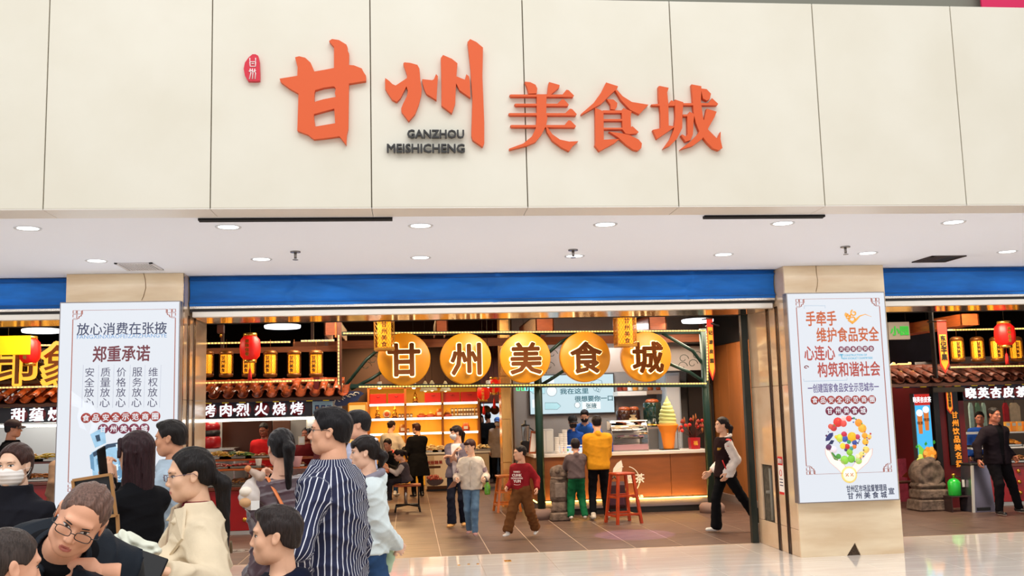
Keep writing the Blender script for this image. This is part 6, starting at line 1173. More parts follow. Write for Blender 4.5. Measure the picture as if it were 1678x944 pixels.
r = T('dark_post', 'dark square post behind the long gold pennant', 'post', px(1530, 700, YR-.6)); a, b = px(1527, 512, YR-.5), px(1538, 620, YR-.5); M().box((a.x, YR-.5, b.z), (b.x, YR-.38, 4.35), blackp, .004).obj('shaft', parent=r, world=True); M().box((a.x+.1, YR-.16, 0), (a.x+.19, YR-.05, b.z+.05), blackp, .004).obj('shaft', parent=r, world=True)
vb = T('vertical_sign', 'tall black board with gold vertical characters on the red pier', 'sign', px(1562, 762, YR-.02)); a, b = px(1549, 655, YR-.02), px(1577.5, 762, YR-.02); M().box((a.x, YR-.04, b.z), (b.x, YR-.0, a.z+.2), blackp, .005).obj('board', parent=vb, world=True)
for i, c in enumerate('甘州饮品美名扬'): mb = M(); put_text(mb, c, px(1564+i*1.3, 680+13.3*i, YR-.05), h=.105, m=mat('letter_gold', '#f0a030', .4, emit=.3, ecol='#ff9c1c'), bold=.03, depth=.008); mb.obj('character', parent=vb, world=True)
M().box((px(1541, 700, YR).x, YR, 0), (px(1582, 700, YR).x, YR+1.6, 2.0), mat('red_pier', '#6d1014', .5)).obj('wall_pier', kind='structure')
# apricot light box
lb = T('apricot_light_box', 'tall blue light box picturing two iced cups and apricots', 'light box', px(1515, 776, YR-.2)); c4 = [(1494.5, 647), (1531, 643.5), (1535, 776), (1501.5, 762)]; yb = YR-.12
a, b = px(1496, 645, yb), px(1533, 770, yb); M().box((a.x, yb, b.z), (b.x, yb+.12, a.z), dgrey, .005).obj('casing', parent=lb, world=True); M().box((a.x+.012, yb-.004, b.z+.012), (b.x-.012, yb, a.z-.012), glow('box_blue', '#3fb4ea', 1.15)).obj('screen_face', parent=lb, world=True)
M().box((a.x+.012, yb-.007, a.z-.19), (b.x-.012, yb-.004, a.z-.012), glow('box_red', '#d8261c', .9)).obj('title_field', parent=lb, world=True); mb = M(); cxm = (a.x+b.x)/2; put_text(mb, '晓英杏皮茶', (cxm, yb-.009, a.z-.10), w=.30, h=.09, m=glow('box_white', '#ffffff', 1.2), bold=.03)
for dx, dz in ((-.06, 0), (.05, .05)): mb.prism([(cxm+dx-.045, a.z-.32+dz), (cxm+dx+.045, a.z-.32+dz), (cxm+dx+.03, a.z-.64+dz), (cxm+dx-.03, a.z-.64+dz)], glow('tea_amber', '#e07a28', .95), (0, yb-.009-dz*.02, 0), dz=(0, .003, 0)); mb.lathe((cxm+dx, yb-.011, a.z-.31+dz), [(0, -.002), (.055, -.002), (.055, .002)], glow('box_white', '#ffffff', 1.2), 14, 'y'); put_text(mb, '晓英', (cxm+dx, yb-.012, a.z-.47+dz), h=.05, m=mat('ink_brown'), bold=.02)
mb.prism([(a.x+.02, b.z+.02), (b.x-.02, b.z+.02), (b.x-.02, b.z+.26), (cxm, b.z+.30), (a.x+.02, b.z+.42)], glow('box_green', '#7fd44a', 1.0), (0, yb-.008, 0), dz=(0, .003, 0))
mb.lathe((cxm+.06, yb-.012, b.z+.24), [(0, -.001), (.115, -.001), (.12, .003)], mat('basket_brown', '#a35a20', .6, emit=.4), 18, 'y')
for k in range(7): t = k*math.pi/3; q = .07 if k < 6 else 0; mb.lathe((cxm+.06+q*math.cos(t), yb-.016, b.z+.27+q*math.sin(t)), [(0, -.002), (.036, -.001), (.038, .002)], glow('apricot%d' % (k % 2), ('#ff9c2a', '#ffb444')[k % 2], 1.0), 12, 'y')
for x, z in ((-.13, .16), (-.10, .22)): mb.lathe((cxm+x, yb-.014, b.z+z), [(0, -.002), (.036, -.001), (.038, .002)], glow('pear_green', '#e6e05a', 1.0), 12, 'y')
for x, z in ((-.15, .34), (.14, .40), (.0, .38)): mb.prism([(cxm+x, b.z+z), (cxm+x+.03, b.z+z+.03), (cxm+x+.01, b.z+z+.07), (cxm+x-.02, b.z+z+.03)], mat('leaf_dark', '#2f8a2a', .5, emit=.4), (0, yb-.013, 0), dz=(0, .003, 0))
mb.obj('printed_picture', parent=lb, world=True, kind='stuff'); M().box((cxm-.14, yb+.02, 0), (cxm+.14, yb+.10, b.z), blackp).obj('stand', parent=lb, world=True)
# things left of the pier
r = T('poster_board', 'pink food poster board standing behind the light box', 'poster', (px(1478, 790, 16.4).x, 16.4, 0)); a, b = px(1470, 752, 16.4), px(1500, 800, 16.4); M().box((a.x, 16.4, 0), (b.x, 16.44, a.z), mat('poster_pink', '#c2506a', .5, noise=.3, nscale=8)).obj('board', parent=r, world=True); M().prism([(a.x+.06, .42), (a.x+.2, .40), (a.x+.32, .46), (a.x+.2, .54)], mat('poster_brown', '#8a3a1c', .6), (0, 16.395, 0), dz=(0, .005, 0)).obj('picture', parent=r, world=True)
M().box((px(1455, 700, 17.8).x, 17.8, 0), (px(1545, 700, 17.8).x, 17.9, 3.2), mat('stall_dark_blue', '#231c2c', .6, noise=.4, nscale=3)).obj('wall_side_stall', kind='structure')
r = T('gold_letters', 'gold illuminated shop characters above the side stall', 'sign', px(1487, 612, 16.8)); mb = M()
for c, x, s_ in (('俞', 1465, .34), ('歌', 1487, .34)): put_text(mb, c, px(x, 610, 16.8), h=s_, m=glow('letter_amber', '#ffb02e', 1.3), bold=.03, depth=.03)
mb.obj('character', parent=r, world=True, kind='stuff'); M().box((px(1455, 0, 16.85).x, 16.85, px(1470, 622, 16.85).z), (px(1520, 0, 16.85).x, 16.9, px(1470, 592, 16.85).z), mat('fret_back')).obj('backing', parent=r, world=True)
r = T('green_sign', 'small lit sign with green characters under the header at right', 'sign', px(1475, 540, 16.0)); a, b = px(1455, 528, 16.0), px(1492, 556, 16.0); M().box((a.x, 16, b.z), (b.x, 16.06, a.z), mat('sign_grey', '#a99c90', .5, emit=.15), .005).obj('board', parent=r, world=True); M().tube([(b.x-.05, 16.03, a.z), (b.x-.05, 16.03, 4.4)], .008, blackp, 4).obj('rod', parent=r, world=True); mb = M(); put_text(mb, '小园', px(1474, 542, 15.98), h=.15, m=glow('letter_green', '#35c83a', 1.0), bold=.03, depth=.01); mb.obj('lettering', parent=r, world=True, kind='stuff')
led_bar('white lit strip of the side stall beside the light box', px(1460, 683, 17.78), px(1510, 681, 17.78), .05)
def low_stool(label, x, y, h_): 
    p = at(x, y, z=0); o = T('low_stool', label, 'stool', (p.x, p.y, 0)); M().box((-.2, -.13, h_-.03), (.2, .13, h_), wood_d, .006).obj('seat', parent=o)
    for sx in (-1, 1):
        for sy in (-1, 1): M().bar((sx*.19, sy*.11, 0), (sx*.15, sy*.09, h_-.03), .03, wood_d).obj('leg', parent=o)
low_stool('dark wooden stool between the poster pillar and the stone drum', 1483, 829, .40)
# extinguisher on a steel stand, bin
p = at(1569, 838, z=0); r = T('steel_stand', 'small steel stand under the green cylinder', 'stand', (p.x, p.y, 0)); M().box((-.15, -.12, .22), (.15, .15, .24), mat('stand_steel', '#4d3c3c', .35, .6), .004).obj('plate', parent=r)
for sx in (-.15, .135): M().box((sx, -.12, 0), (sx+.015, .15, .22), mat('stand_steel')).obj('side_plate', parent=r)
r = T('gas_cylinder', 'bright green cylinder with a valve standing on the steel stand', 'cylinder', (p.x-.02, p.y+.0, .241)); M().lathe((0, 0, 0), [(.085, 0), (.095, .01), (.095, .20), (.07, .24), (.03, .26)], mat('bright_green', '#1fc43c', .3, coat=.5), 18).obj('vessel', parent=r); M().lathe((0, 0, .26), [(.018, 0), (.018, .04), (.03, .045), (.03, .07)], gold, 10).obj('valve', parent=r); M().tube([(0, 0, .3), (.09, -.03, .28), (.12, -.04, .22)], .009, blackp, 6).obj('hose', parent=r); M().box((.10, -.06, .13), (.14, -.055, .24), whitep).obj('tag', parent=r)
p = at(1605, 838, z=0); r = T('steel_bin', 'tall brushed steel bin beside the man in the dark suit', 'bin', (p.x, p.y, 0)); bs = mat('bin_steel', '#8d8796', .25, .85)
M().prism([(-.19, 0), (.19, 0), (.14, .70), (-.14, .70)], bs, (0, -.12, 0), dz=(0, .3, 0)).obj('body', parent=r); M().prism([(-.19, 0), (-.15, 0), (-.115, .72), (-.155, .72)], steel2, (0, -.14, 0), dz=(0, .02, 0)).obj('edge_trim', parent=r); M().box((-.16, -.14, .70), (.16, .2, .73), blackp, .006).obj('lid', parent=r); M().box((-.11, -.125, .02), (.11, -.12, .07), blackp).obj('foot_opening', parent=r)
zt2 = px(1640, 760, YR).z; red_counter('red lacquered tea stall counter with gold studs at far right', px(1600, 800, YR).x, px(1730, 800, YR).x, YR, zt2, [px(x, 800, YR).x for x in (1636, 1671, 1700)], rows=(.20, .37, .54))
g = T('tea_display', 'tiered wooden food display on the tea stall counter', 'display', (px(1650, 760, YR).x, YR+.1, zt2)); xa, xb = px(1598, 740, YR).x, px(1730, 740, YR).x
for yy_, y_ in ((733, YR+.1), (708, YR+.25)): z = px(1640, yy_, y_).z; M().box((xa, y_, z-.025), (xb, YR+.7, z), whitep, .004).obj('shelf', parent=g, world=True)
for x in (xa, px(1664, 0, YR).x, xb): M().box((x, YR+.35, zt2), (x+.025, YR+.38, px(1640, 700, YR).z), steel).obj('upright', parent=g, world=True)
for x, yy_, y_, lab, cols, kind in ((1625, 758, YR+.15, 'pale pastries under the tea stall shelf, left', ('#e8c89a', '#d9a86a'), 'loaf'), (1663, 758, YR+.15, 'brown sticks under the tea stall shelf, right', ('#b07a4a', '#8a5228'), 'stick'), (1650, 732, YR+.3, 'amber loaves on the lower tea stall shelf', ('#e0902a', '#c2701c'), 'loaf'), (1610, 732, YR+.3, 'dark fruit on the lower tea stall shelf', ('#8a2a3a', '#b85a6a'), 'ball')):
    food_heap('f', 'tray of '+lab, 'food tray', (px(x, yy_, y_).x, y_+.0, (zt2 if yy_ == 758 else px(1640, 733, YR+.1).z)+.002), .2, .12, .10, cols, 30, kind, x)
zq = px(1640, 708, YR+.25).z
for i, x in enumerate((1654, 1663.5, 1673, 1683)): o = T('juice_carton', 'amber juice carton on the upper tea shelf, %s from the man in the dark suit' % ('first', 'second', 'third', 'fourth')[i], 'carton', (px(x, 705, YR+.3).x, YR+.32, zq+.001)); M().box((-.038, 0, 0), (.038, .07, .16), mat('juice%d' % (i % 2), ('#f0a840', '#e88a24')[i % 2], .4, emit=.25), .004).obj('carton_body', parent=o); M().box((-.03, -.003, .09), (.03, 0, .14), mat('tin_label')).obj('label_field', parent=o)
M().box((px(1582, 700, 17.4).x, 17.4, 0), (px(1730, 700, 17.4).x, 17.5, 2.5), mat('tea_stall_wall', '#6f6259', .6)).obj('wall_tea_stall', kind='structure')
for x, w_, c, lab in ((1583+8, .07, '#9db9b4', 'long pale green label strip hanging at the left of the tea stall'), (1602, .08, '#5d7f66', 'green tea bag hanging at the left of the tea stall'), (1612, .07, '#a9c4b4', 'pale bag hanging in the tea stall behind the man'), (1648, .09, '#b5202c', 'red string of goods hanging right of the man'), (1662, .2, '#c9b394', 'large kraft bag hanging at far right of the tea stall')):
    p = px(x, 660, 16.9); o = T('hanging_bag', lab, 'bag', (p.x, 16.9, p.z-.45)); M().prism([(-w_/2, 0), (w_/2, 0), (w_/2, .38), (w_*.2, .45), (-w_*.2, .45), (-w_/2, .38)], mat('bag'+c, c, .6, noise=.15, nscale=12), (0, 0, 0), dz=(0, .05, 0)).obj('sack', parent=o); M().tube([(0, .02, .45), (0, .02, .62)], .003, blackp, 4).obj('cord', parent=o)
M().tube([(px(1585, 650, 16.9).x, 16.92, px(1600, 660, 16.9).z+.17), (px(1700, 650, 16.9).x, 16.92, px(1600, 660, 16.9).z+.17)], .012, steel, 6).obj('hanging_rail', label='steel rail that the tea stall bags hang from', cat='rail')
# purple pattern projected on the floor by a spot
l = bpy.data.lights.new('gobo_spot', 'SPOT'); l.energy = 900; l.color = (.72, .35, 1); l.spot_size = math.radians(15); l.spot_blend = .15; l.shadow_soft_size = .02; o = bpy.data.objects.new('gobo_spot', l); COL.objects.link(o); tp = at(1040, 876, z=0); o.location = (tp.x+.2, tp.y+1.0, 4.2); o.rotation_euler = (tp-o.location).to_track_quat('-Z', 'Y').to_euler()
# ---------------------------------------------------------------- backlit poster boxes on the pillars
pw_ = glow('poster_backlit', '#eef3fb', .90); ink = mat('print_ink', '#2c2a4a', .5, emit=.35); inkr = mat('print_red', '#a13a2c', .5, emit=.35); inkb = mat('print_brown', '#8c4a3a', .5, emit=.35); inkn = mat('print_navy', '#2b3350', .5, emit=.35); rd = mat('print_roundel', '#8c2f28', .5, emit=.35); rd2 = mat('print_roundel_dark', '#6a1f3a', .5, emit=.35); wink = glow('print_white', '#f4f4f8', .9)
YQP = YP-.12
def poster(label, x0, x1, z0, z1):
    r = T('poster_light_box', label, 'light box', ((x0+x1)/2, YQP, z0)); M().box((x0, YQP, z0), (x1, YP-.001, z1), mat('box_alu', '#8f8a8c', .35, .6), .004).obj('casing', parent=r, world=True)
    M().box((x0+.012, YQP-.004, z0+.012), (x1-.012, YQP, z1-.012), pw_).obj('poster_face', parent=r, world=True); return r
def frame(mb, pts, m, th=.0085):
    for a, b in zip(pts, pts[1:]): mb.bar((a[0], YQP-.008, a[1]), (b[0], YQP-.008, b[1]), th, m, .003)
def key(mb, x, z, sx, sz, m):
    """fret ornament at a corner; sx, sz point inwards"""
    u = .045
    for P in ([(0, 2.6), (1.2, 2.6), (1.2, 1.3), (0, 1.3), (0, 2.2)], [(2.6, 0), (2.6, 1.2), (1.3, 1.2), (1.3, 0), (2.2, 0)], [(0, 0), (1, 0), (1, 1), (0, 1), (0, 0)], [(1.3, 2.6), (1.9, 2.6), (1.9, 1.9), (2.6, 1.9), (2.6, 1.3)]):
        frame(mb, [(x+sx*p*u*.72, z+sz*q*u*.72) for p, q in P], m, .0075)
YT_ = YQP-.0065
def wr(mb, s, x, y, h, m, bold=.0, w=None): put_text(mb, s, at(x, y, Y=YT_), h=h, m=m, bold=bold, w=w)
def border(mb, x0, y0, x1, y1, m, zgap=0):
    a, b = at(x0, y0, Y=YT_), at(x1, y1, Y=YT_); k = .095
    frame(mb, [(a.x+k, a.z), (b.x-k, a.z)], m); frame(mb, [(a.x, a.z-k), (a.x, b.z+k)], m); frame(mb, [(b.x, a.z-k), (b.x, b.z+k)], m); frame(mb, [(a.x+k, b.z), (b.x-k, b.z)], m)
    for x, sx in ((a.x, 1), (b.x, -1)):
        for z, sz in ((a.z, -1), (b.z, 1)): key(mb, x, z, sx, sz, m); frame(mb, [(x+sx*k, z), (x+sx*k, z+sz*.04), (x+sx*.04, z+sz*k), (x, z+sz*k)], m)
# left poster
zL0 = at(100, 868, Y=YQP).z
L_ = poster('tall backlit poster of consumer promises on the left pillar', -3.66, -2.42, .70, 2.985)
mb = M(); border(mb, 120, 509, 283, 800, inkb)
wr(mb, '放心消费在张掖', 200, 538.5, .13, inkn, .008, w=.92); wr(mb, 'FANGXINXIAOFEIZAIZHANGYE', 200, 551, .042, mat('print_blue', '#5a86b5', .5, emit=.35), 0, w=.92)
wr(mb, '郑重承诺', 199, 579.5, .165, mat('print_wine', '#5e2a34', .5, emit=.35), .02, w=.58)
for i, (s, x) in enumerate(zip(('安全放心', '质量放心', '价格放心', '服务放心', '维权放心'), (147, 173, 199, 225, 251))):
    for j, c in enumerate(s): wr(mb, c, x-.5*j*.9, 610+16.6*j-.5*i*.2, .095, ink)
for x in (136.5, 162, 187, 213.5, 238, 264): mb.bar(at(x, 598, Y=YT_), at(x-2.5, 668, Y=YT_), .002, mat('print_line', '#8d93a8', .5, emit=.35))
mb.obj('printed_text', parent=L_, world=True, kind='stuff')
def roundels(mb, s, x0, dx, y, dy, r, ma, mbm=None):
    for i, c in enumerate(s):
        p = at(x0+dx*i, y+dy*i, Y=YT_); mb.lathe((p.x, YQP-.006, p.z), [(0, -.002), (r, -.002), (r, 0)], ma, 18, 'y'); put_text(mb, c, (p.x, YQP-.010, p.z), h=r*1.25, m=wink, bold=.02)
mb = M(); roundels(mb, '食品安全示范商圈', 141, 16.2, 685, -.4, .053, rd); roundels(mb, '甘州美食城', 169, 16.9, 703, -.2, .053, rd2); mb.obj('printed_roundels', parent=L_, world=True, kind='stuff')
# watchtower picture with smoke ribbons and dragon-like wave
mb = M(); def_ = lambda pts, m, k=0: mb.prism([(p.x, p.z) for p in (at(x, y, Y=YT_) for x, y in pts)], m, (0, YQP-.007-k*.0012, 0), dz=(0, .0012, 0))
c1, c2, c3, c4_ = (mat('print_sky%d' % i, c, .5, emit=e, noise=.12, nscale=20) for i, (c, e) in enumerate((('#8fb9d6', .25), ('#5f8fb4', .15), ('#2c4560', .0), ('#c4dcea', .4))))
def_([(116, 652), (150, 662), (163, 680), (158, 702), (146, 712), (150, 695), (140, 672), (116, 664)], mat('print_smoke', '#cfd8e6', .5, emit=.25)); def_([(116, 640), (136, 655), (140, 672), (134, 690), (142, 706), (130, 700), (126, 684), (130, 668), (116, 652)], MATS['print_smoke'], .3)
def_([(148, 712), (171, 699), (174, 726), (156, 734)], c1, 1); def_([(156, 714), (163, 712), (165, 722), (159, 724)], c3, 2); def_([(150, 742), (175, 728), (205, 724), (222, 735), (220, 770), (196, 800), (168, 805), (152, 780)], c1, 1.5)
def_([(152, 742), (176, 728), (205, 723), (205, 729), (178, 734), (154, 749)], c3, 2.5)
for i in range(6): def_([(190+i*3, 728+i*7), (197+i*3, 727+i*7), (198+i*3, 733+i*7), (191+i*3, 734+i*7)], c4_, 2.8)
for i in range(5): def_([(158+9*i, 752+(i % 2)*12), (166+9*i, 748+(i % 2)*12), (167+9*i, 758+(i % 2)*12), (159+9*i, 762+(i % 2)*12)], c4_ if i % 2 else c2, 2.2)
def_([(147, 746), (153, 742), (155, 772), (149, 768)], c2, 2); def_([(182, 770), (205, 760), (212, 790), (200, 815), (184, 800)], c2, 2)
for k in range(4): mb.tube([at(186+9*k+5*math.cos(t)*(1-t/7), 785+5*math.sin(t)*(1-t/7)-k*3, Y=YT_-.004) for t in [q*.8 for q in range(7)]], .006, c4_, 4)
mb.obj('printed_picture', parent=L_, world=True, kind='stuff')
mb = M(); wr(mb, '甘州区市场监督管理局', 232, 838, .085, inkn, .02, w=.62); wr(mb, '甘 州 美 食 城', 234, 852, .085, inkn, .02, w=.56); mb.obj('printed_text', parent=L_, world=True, kind='stuff')
# right poster
R_P = poster('tall backlit poster of the food safety campaign on the right pillar', 4.31, 5.49, .605, 2.972)
mb = M(); border(mb, 1304, 490.5, 1461, 773, inkb)
og = mat('print_orange_brown', '#a4502a', .5, emit=.35); wr(mb, '手牵手', 1345.5, 522, .165, og, .022, w=.36); wr(mb, '维护食品安全', 1389, 548, .165, og, .02, w=.74); wr(mb, '心连心', 1343, 578.5, .165, mat('print_plum', '#9a4038', .5, emit=.35), .022, w=.36); wr(mb, '构筑和谐社会', 1391, 605, .165, MATS['print_plum'], .02, w=.74)
wr(mb, 'THE CONSTRUCTION OF', 1397, 582, .022, mat('print_cyan', '#4aa0c0', .5, emit=.35), .02, w=.34); wr(mb, 'NEW SOCIALIST COUNTRYSIDE', 1405, 587, .022, MATS['print_cyan'], .02, w=.36); wr(mb, 'T', 1379, 584, .05, MATS['print_cyan'], .02)
wr(mb, '一创建国家食品安全示范城市一', 1382, 635, .10, mat('print_violet', '#4a3a72', .5, emit=.35), .012, w=.84)
wr(mb, '甘州区市场监督管理局', 1420, 800, .075, inkn, .022, w=.47); wr(mb, '甘 州 美 食 城', 1421, 811.5, .072, inkn, .022, w=.46); wr(mb, '宣', 1460.5, 804.5, .07, inkn, .022)
lb_ = mat('print_line_blue', '#8aa3b8', .5, emit=.35)
for P in ([(1318, 506), (1318, 501), (1352, 501), (1352, 505)], [(1317, 621), (1317, 625), (1388, 623), (1388, 619)]): mb.tube([at(x, y, Y=YT_) for x, y in P], .003, lb_, 4, smooth=False)
mb.obj('printed_text', parent=R_P, world=True, kind='stuff')
mb = M(); roundels(mb, '关注食品安全', 1378.5, 9.8, 572.5, -.25, .034, rd2); roundels(mb, '食品安全示范商圈', 1335, 13.4, 656, -.2, .048, rd); roundels(mb, '甘州美食城', 1359.5, 13.6, 673.5, -.2, .050, rd2); mb.obj('printed_roundels', parent=R_P, world=True, kind='stuff')
# golden cloud
mb = M(); gc = mat('print_gold', '#d9953a', .5, emit=.35)
for cx, cy, r_ in ((1391, 519, 5), (1399, 513, 5.5), (1397, 522, 7), (1388, 516, 3.5)): mb.tube([at(cx+r_*math.cos(t+2)*(1-t/9), cy-r_*math.sin(t+2)*(1-t/9), Y=YT_-.001) for t in [q*.6 for q in range(12)]], .010, gc, 4)
mb.tube([at(x, y, Y=YT_-.001) for x, y in ((1390, 524), (1397, 529), (1403, 524), (1409, 518), (1418, 515), (1428, 519))], [.014, .018, .014, .008, .004, .002], gc, 5)
for q in range(2): mb.tube([at(1321+4*math.cos(t)*(1-t/9), 602-3*math.sin(t)*(1-t/9), Y=YT_-.001) for t in [k*.7 for k in range(9)]], .006, inkr, 4)
mb.obj('printed_cloud', parent=R_P, world=True, kind='stuff')
# ring of fruit, heart of fruit, hands and medal
def disc(mb, x, y, r, m, k=0, sx=1, sy=1): p = at(x, y, Y=YT_); mb.lathe((p.x, YQP-.006-k*.002, p.z), [(0, -.0025), (r, -.002), (r, 0)], m, 12, 'y') if sx == sy == 1 else mb.prism([(p.x+r*sx*math.cos(t), p.z+r*sy*math.sin(t)) for t in [q*math.pi/7 for q in range(14)]], m, (0, YQP-.008-k*.002, 0), dz=(0, .002, 0))
fm_ = lambda c: mat('fruit'+c, c, .5, emit=.18)
mb = M(); hs_ = mat('print_hand', '#f3ddd8', .5, emit=.35); hl = mat('print_hand_line', '#c9a09a', .5, emit=.35)
for sgn in (-1, 1):
    X = lambda x: 1391+sgn*(x-1391); P = [(1352, 735), (1358, 737), (1367, 750), (1380, 757), (1388, 768), (1390, 782), (1383, 784), (1376, 772), (1360, 758), (1353, 745)]
    mb.prism([(p.x, p.z) for p in (at(X(x), y, Y=YT_) for x, y in P)], hs_, (0, YQP-.007, 0), dz=(0, .001, 0)); mb.tube([at(X(x), y, Y=YT_-.002) for x, y in P], .0025, hl, 4, closed=True)
ringc = [('#d8352c', 1373, 692, .055), ('#e0524a', 1382, 694, .04), ('#e8453a', 1391, 686, .035), ('#f0c4c0', 1382, 686, .03), ('#f0952a', 1407, 693, .045), ('#f4b23a', 1413, 702, .05), ('#f0a22c', 1417, 714, .035), ('#f5c66a', 1424, 716, .03), ('#f2b43a', 1418, 724, .038), ('#f3cf6a', 1419, 737, .04), ('#f2d87a', 1412, 745, .035), ('#f0e6b0', 1406, 748, .03), ('#7ac23a', 1395, 752, .045), ('#8fd04a', 1384, 754, .05), ('#4f9a3a', 1374, 748, .03), ('#a8d46a', 1407, 755, .04), ('#5b2a5a', 1358, 733, .035), ('#e6dce8', 1366, 737, .04), ('#c23a3a', 1366, 701, .04), ('#d45a4a', 1361, 699, .03)]
for c, x, y, r_ in ringc: disc(mb, x, y, r_, fm_(c))
mb.prism([(p.x, p.z) for p in (at(x, y, Y=YT_) for x, y in ((1353, 723), (1353, 718), (1359, 710), (1365, 709), (1365, 714), (1359, 722)))], fm_('#2a2f6a'), (0, YQP-.009, 0), dz=(0, .002, 0)); mb.prism([(p.x, p.z) for p in (at(x, y, Y=YT_) for x, y in ((1361, 742), (1364, 741), (1373, 751), (1373, 755), (1367, 753)))], fm_('#3f8a35'), (0, YQP-.009, 0), dz=(0, .002, 0))
mb.prism([(p.x, p.z) for p in (at(x, y, Y=YT_) for x, y in ((1357, 728), (1362, 721), (1367, 722), (1364, 728)))], fm_('#232a50'), (0, YQP-.009, 0), dz=(0, .002, 0))
for x, y, r_, c in ((1376, 718, .045, '#c8d84a'), (1383, 712, .035, '#c22a4a'), (1384, 719, .038, '#3a56b0'), (1396, 716, .055, '#f0b41c'), (1405, 716, .03, '#c23a5a'), (1400, 725, .03, '#3a4fa0'), (1391, 724, .025, '#3f9a5a'), (1381, 731, .035, '#e8d43a'), (1388, 732, .032, '#c82a2a'), (1400, 732, .025, '#e07a2a'), (1392, 741, .038, '#8ac43a'), (1386, 737, .02, '#4a3a6a'), (1395, 735, .025, '#4a9a8a'), (1370, 716, .02, '#e0c83a')): disc(mb, x, y, r_, fm_(c), 1)
R = random.Random(11)
for i in range(90):
    t = R.uniform(0, 6.28); q = R.uniform(.85, 1.1)
    if i < 45: x, y = 1391+17*1.02*math.sin(t)**3, 724-(13*math.cos(t)-5*math.cos(2*t)-2*math.cos(3*t)-math.cos(4*t))*.95
    else: x, y = 1391+34*q*math.cos(t), 721-34*q*math.sin(t)
    disc(mb, x, y, R.uniform(.006, .013), fm_(R.choice(('#3a4fa0', '#c23a3a', '#4f9a3a', '#e0a02a', '#5b2a5a', '#444466'))))
p = at(1391.5, 778, Y=YT_); mb.lathe((p.x, YQP-.008, p.z), [(0, -.004), (.085, -.004), (.093, 0)], mat('medal_rim', '#f0cf7a', .4, emit=.3), 24, 'y'); mb.lathe((p.x, YQP-.013, p.z), [(0, -.002), (.072, -.002), (.072, 0)], mat('medal_face', '#f6ecd6', .5, emit=.4), 24, 'y')
for dx in (-.028, .028): mb.bar((p.x+dx-.016, YQP-.017, p.z-.016), (p.x+dx+.016, YQP-.017, p.z+.018), .006, og); mb.bar((p.x+dx-.018, YQP-.017, p.z+.016), (p.x+dx-.006, YQP-.017, p.z+.006), .006, og); mb.bar((p.x+dx+.005, YQP-.017, p.z-.006), (p.x+dx+.018, YQP-.017, p.z-.018), .006, og)
mb.obj('printed_picture', parent=R_P, world=True, kind='stuff')
# notice sticker between the tracks, frosted handprint sticker
st_ = T('warning_sticker', 'red and white warning sticker between the bronze tracks of the right pillar', 'sticker', at(1278, 825, X=XA-.003)); ys_ = 11.37
M().box((XA-.004, ys_-.075, .66), (XA-.001, ys_+.075, 1.10), mat('sticker_white', '#f1ece8', .5)).obj('sheet', parent=st_, world=True); M().box((XA-.006, ys_-.075, 1.0), (XA-.004, ys_+.075, 1.10), mat('sticker_red', '#cf2426', .5)).obj('red_header', parent=st_, world=True); M().box((XA-.006, ys_-.075, .66), (XA-.004, ys_+.075, .69), MATS['sticker_red']).obj('red_footer', parent=st_, world=True)
mb = M(); put_text(mb, '请勿', (XA-.008, ys_, 1.05), h=.06, m=MATS['sticker_white'], ax=(0, -1, 0), bold=.02); mb.tube([(XA-.006, ys_+.035*math.cos(t), .91+.035*math.sin(t)) for t in [k*.52 for k in range(12)]], .004, MATS['sticker_red'], 4, closed=True)
for k in range(3): mb.box((XA-.0055, ys_-.05, .76+.035*k), (XA-.004, ys_+.05, .772+.035*k), ink)
mb.obj('printed_text', parent=st_, world=True, kind='stuff')
# thin crack lines of the cladding
ck = mat('crack_line', '#8a6b48', .8)
for lab, P in (('thin wandering crack in the stone above the right poster', ((1337, 436), (1338, 448), (1340, 460), (1339, 470), (1337, 478))), ('thin cable hanging over the stone above the left poster', ((235, 446), (238, 458), (239, 472), (235, 486), (232, 492)))):
    a = [at(x, y, Y=YP-.002) for x, y in P]; o = M().tube(a, .0035, ck, 5).obj('cable', label=lab, cat='cable')
# ---------------------------------------------------------------- people
cl = lambda n, c, **k: mat('cloth_'+n, c, k.pop('rough', .88), noise=k.pop('noise', .10), nscale=k.pop('ns', 14), bump=k.pop('bump', .12), bscale=k.pop('bs', 90), spec=.15, **k)
sole = mat('sole_white', '#e9e4dc', .6); leather = mat('shoe_black', '#17151a', .4); swh = mat('shoe_white', '#e6e2dc', .5); tan = mat('shoe_tan', '#c8965a', .5)
denim = cl('denim', '#2a4468', noise=.25, ns=9); jean_l = cl('jean_light', '#5f7b96', noise=.2, ns=9); blk = cl('black', '#0c0c10'); nvy = cl('navy', '#10142a'); 
def P_(label, px_, py_, D, **k):
    w = at(px_, py_, D=D); h = k.pop('h', None) or w.z; root, info = person(label, w.x, w.y, h=h, **k); return root, info
# striped shirt
def stripe_mat():
    m = mat('striped_cotton', '#141b3a', .8); nt = m.node_tree; b = nt.nodes['Principled BSDF']; at_ = nt.nodes.new('ShaderNodeAttribute'); at_.attribute_name = 'u'
    md = nt.nodes.new('ShaderNodeMath'); md.operation = 'PINGPONG'; md.inputs[1].default_value = .0115; nt.links.new(at_.outputs['Fac'], md.inputs[0])
    gt = nt.nodes.new('ShaderNodeMath'); gt.operation = 'LESS_THAN'; gt.inputs[1].default_value = .0021; nt.links.new(md.outputs[0], gt.inputs[0])
    mx = nt.nodes.new('ShaderNodeMix'); mx.data_type = 'RGBA'; mx.inputs[6].default_value = lin('#161d40'); mx.inputs[7].default_value = lin('#dfe2ec'); nt.links.new(gt.outputs[0], mx.inputs[0]); nt.links.new(mx.outputs[2], b.inputs['Base Color']); return m
STR = stripe_mat()
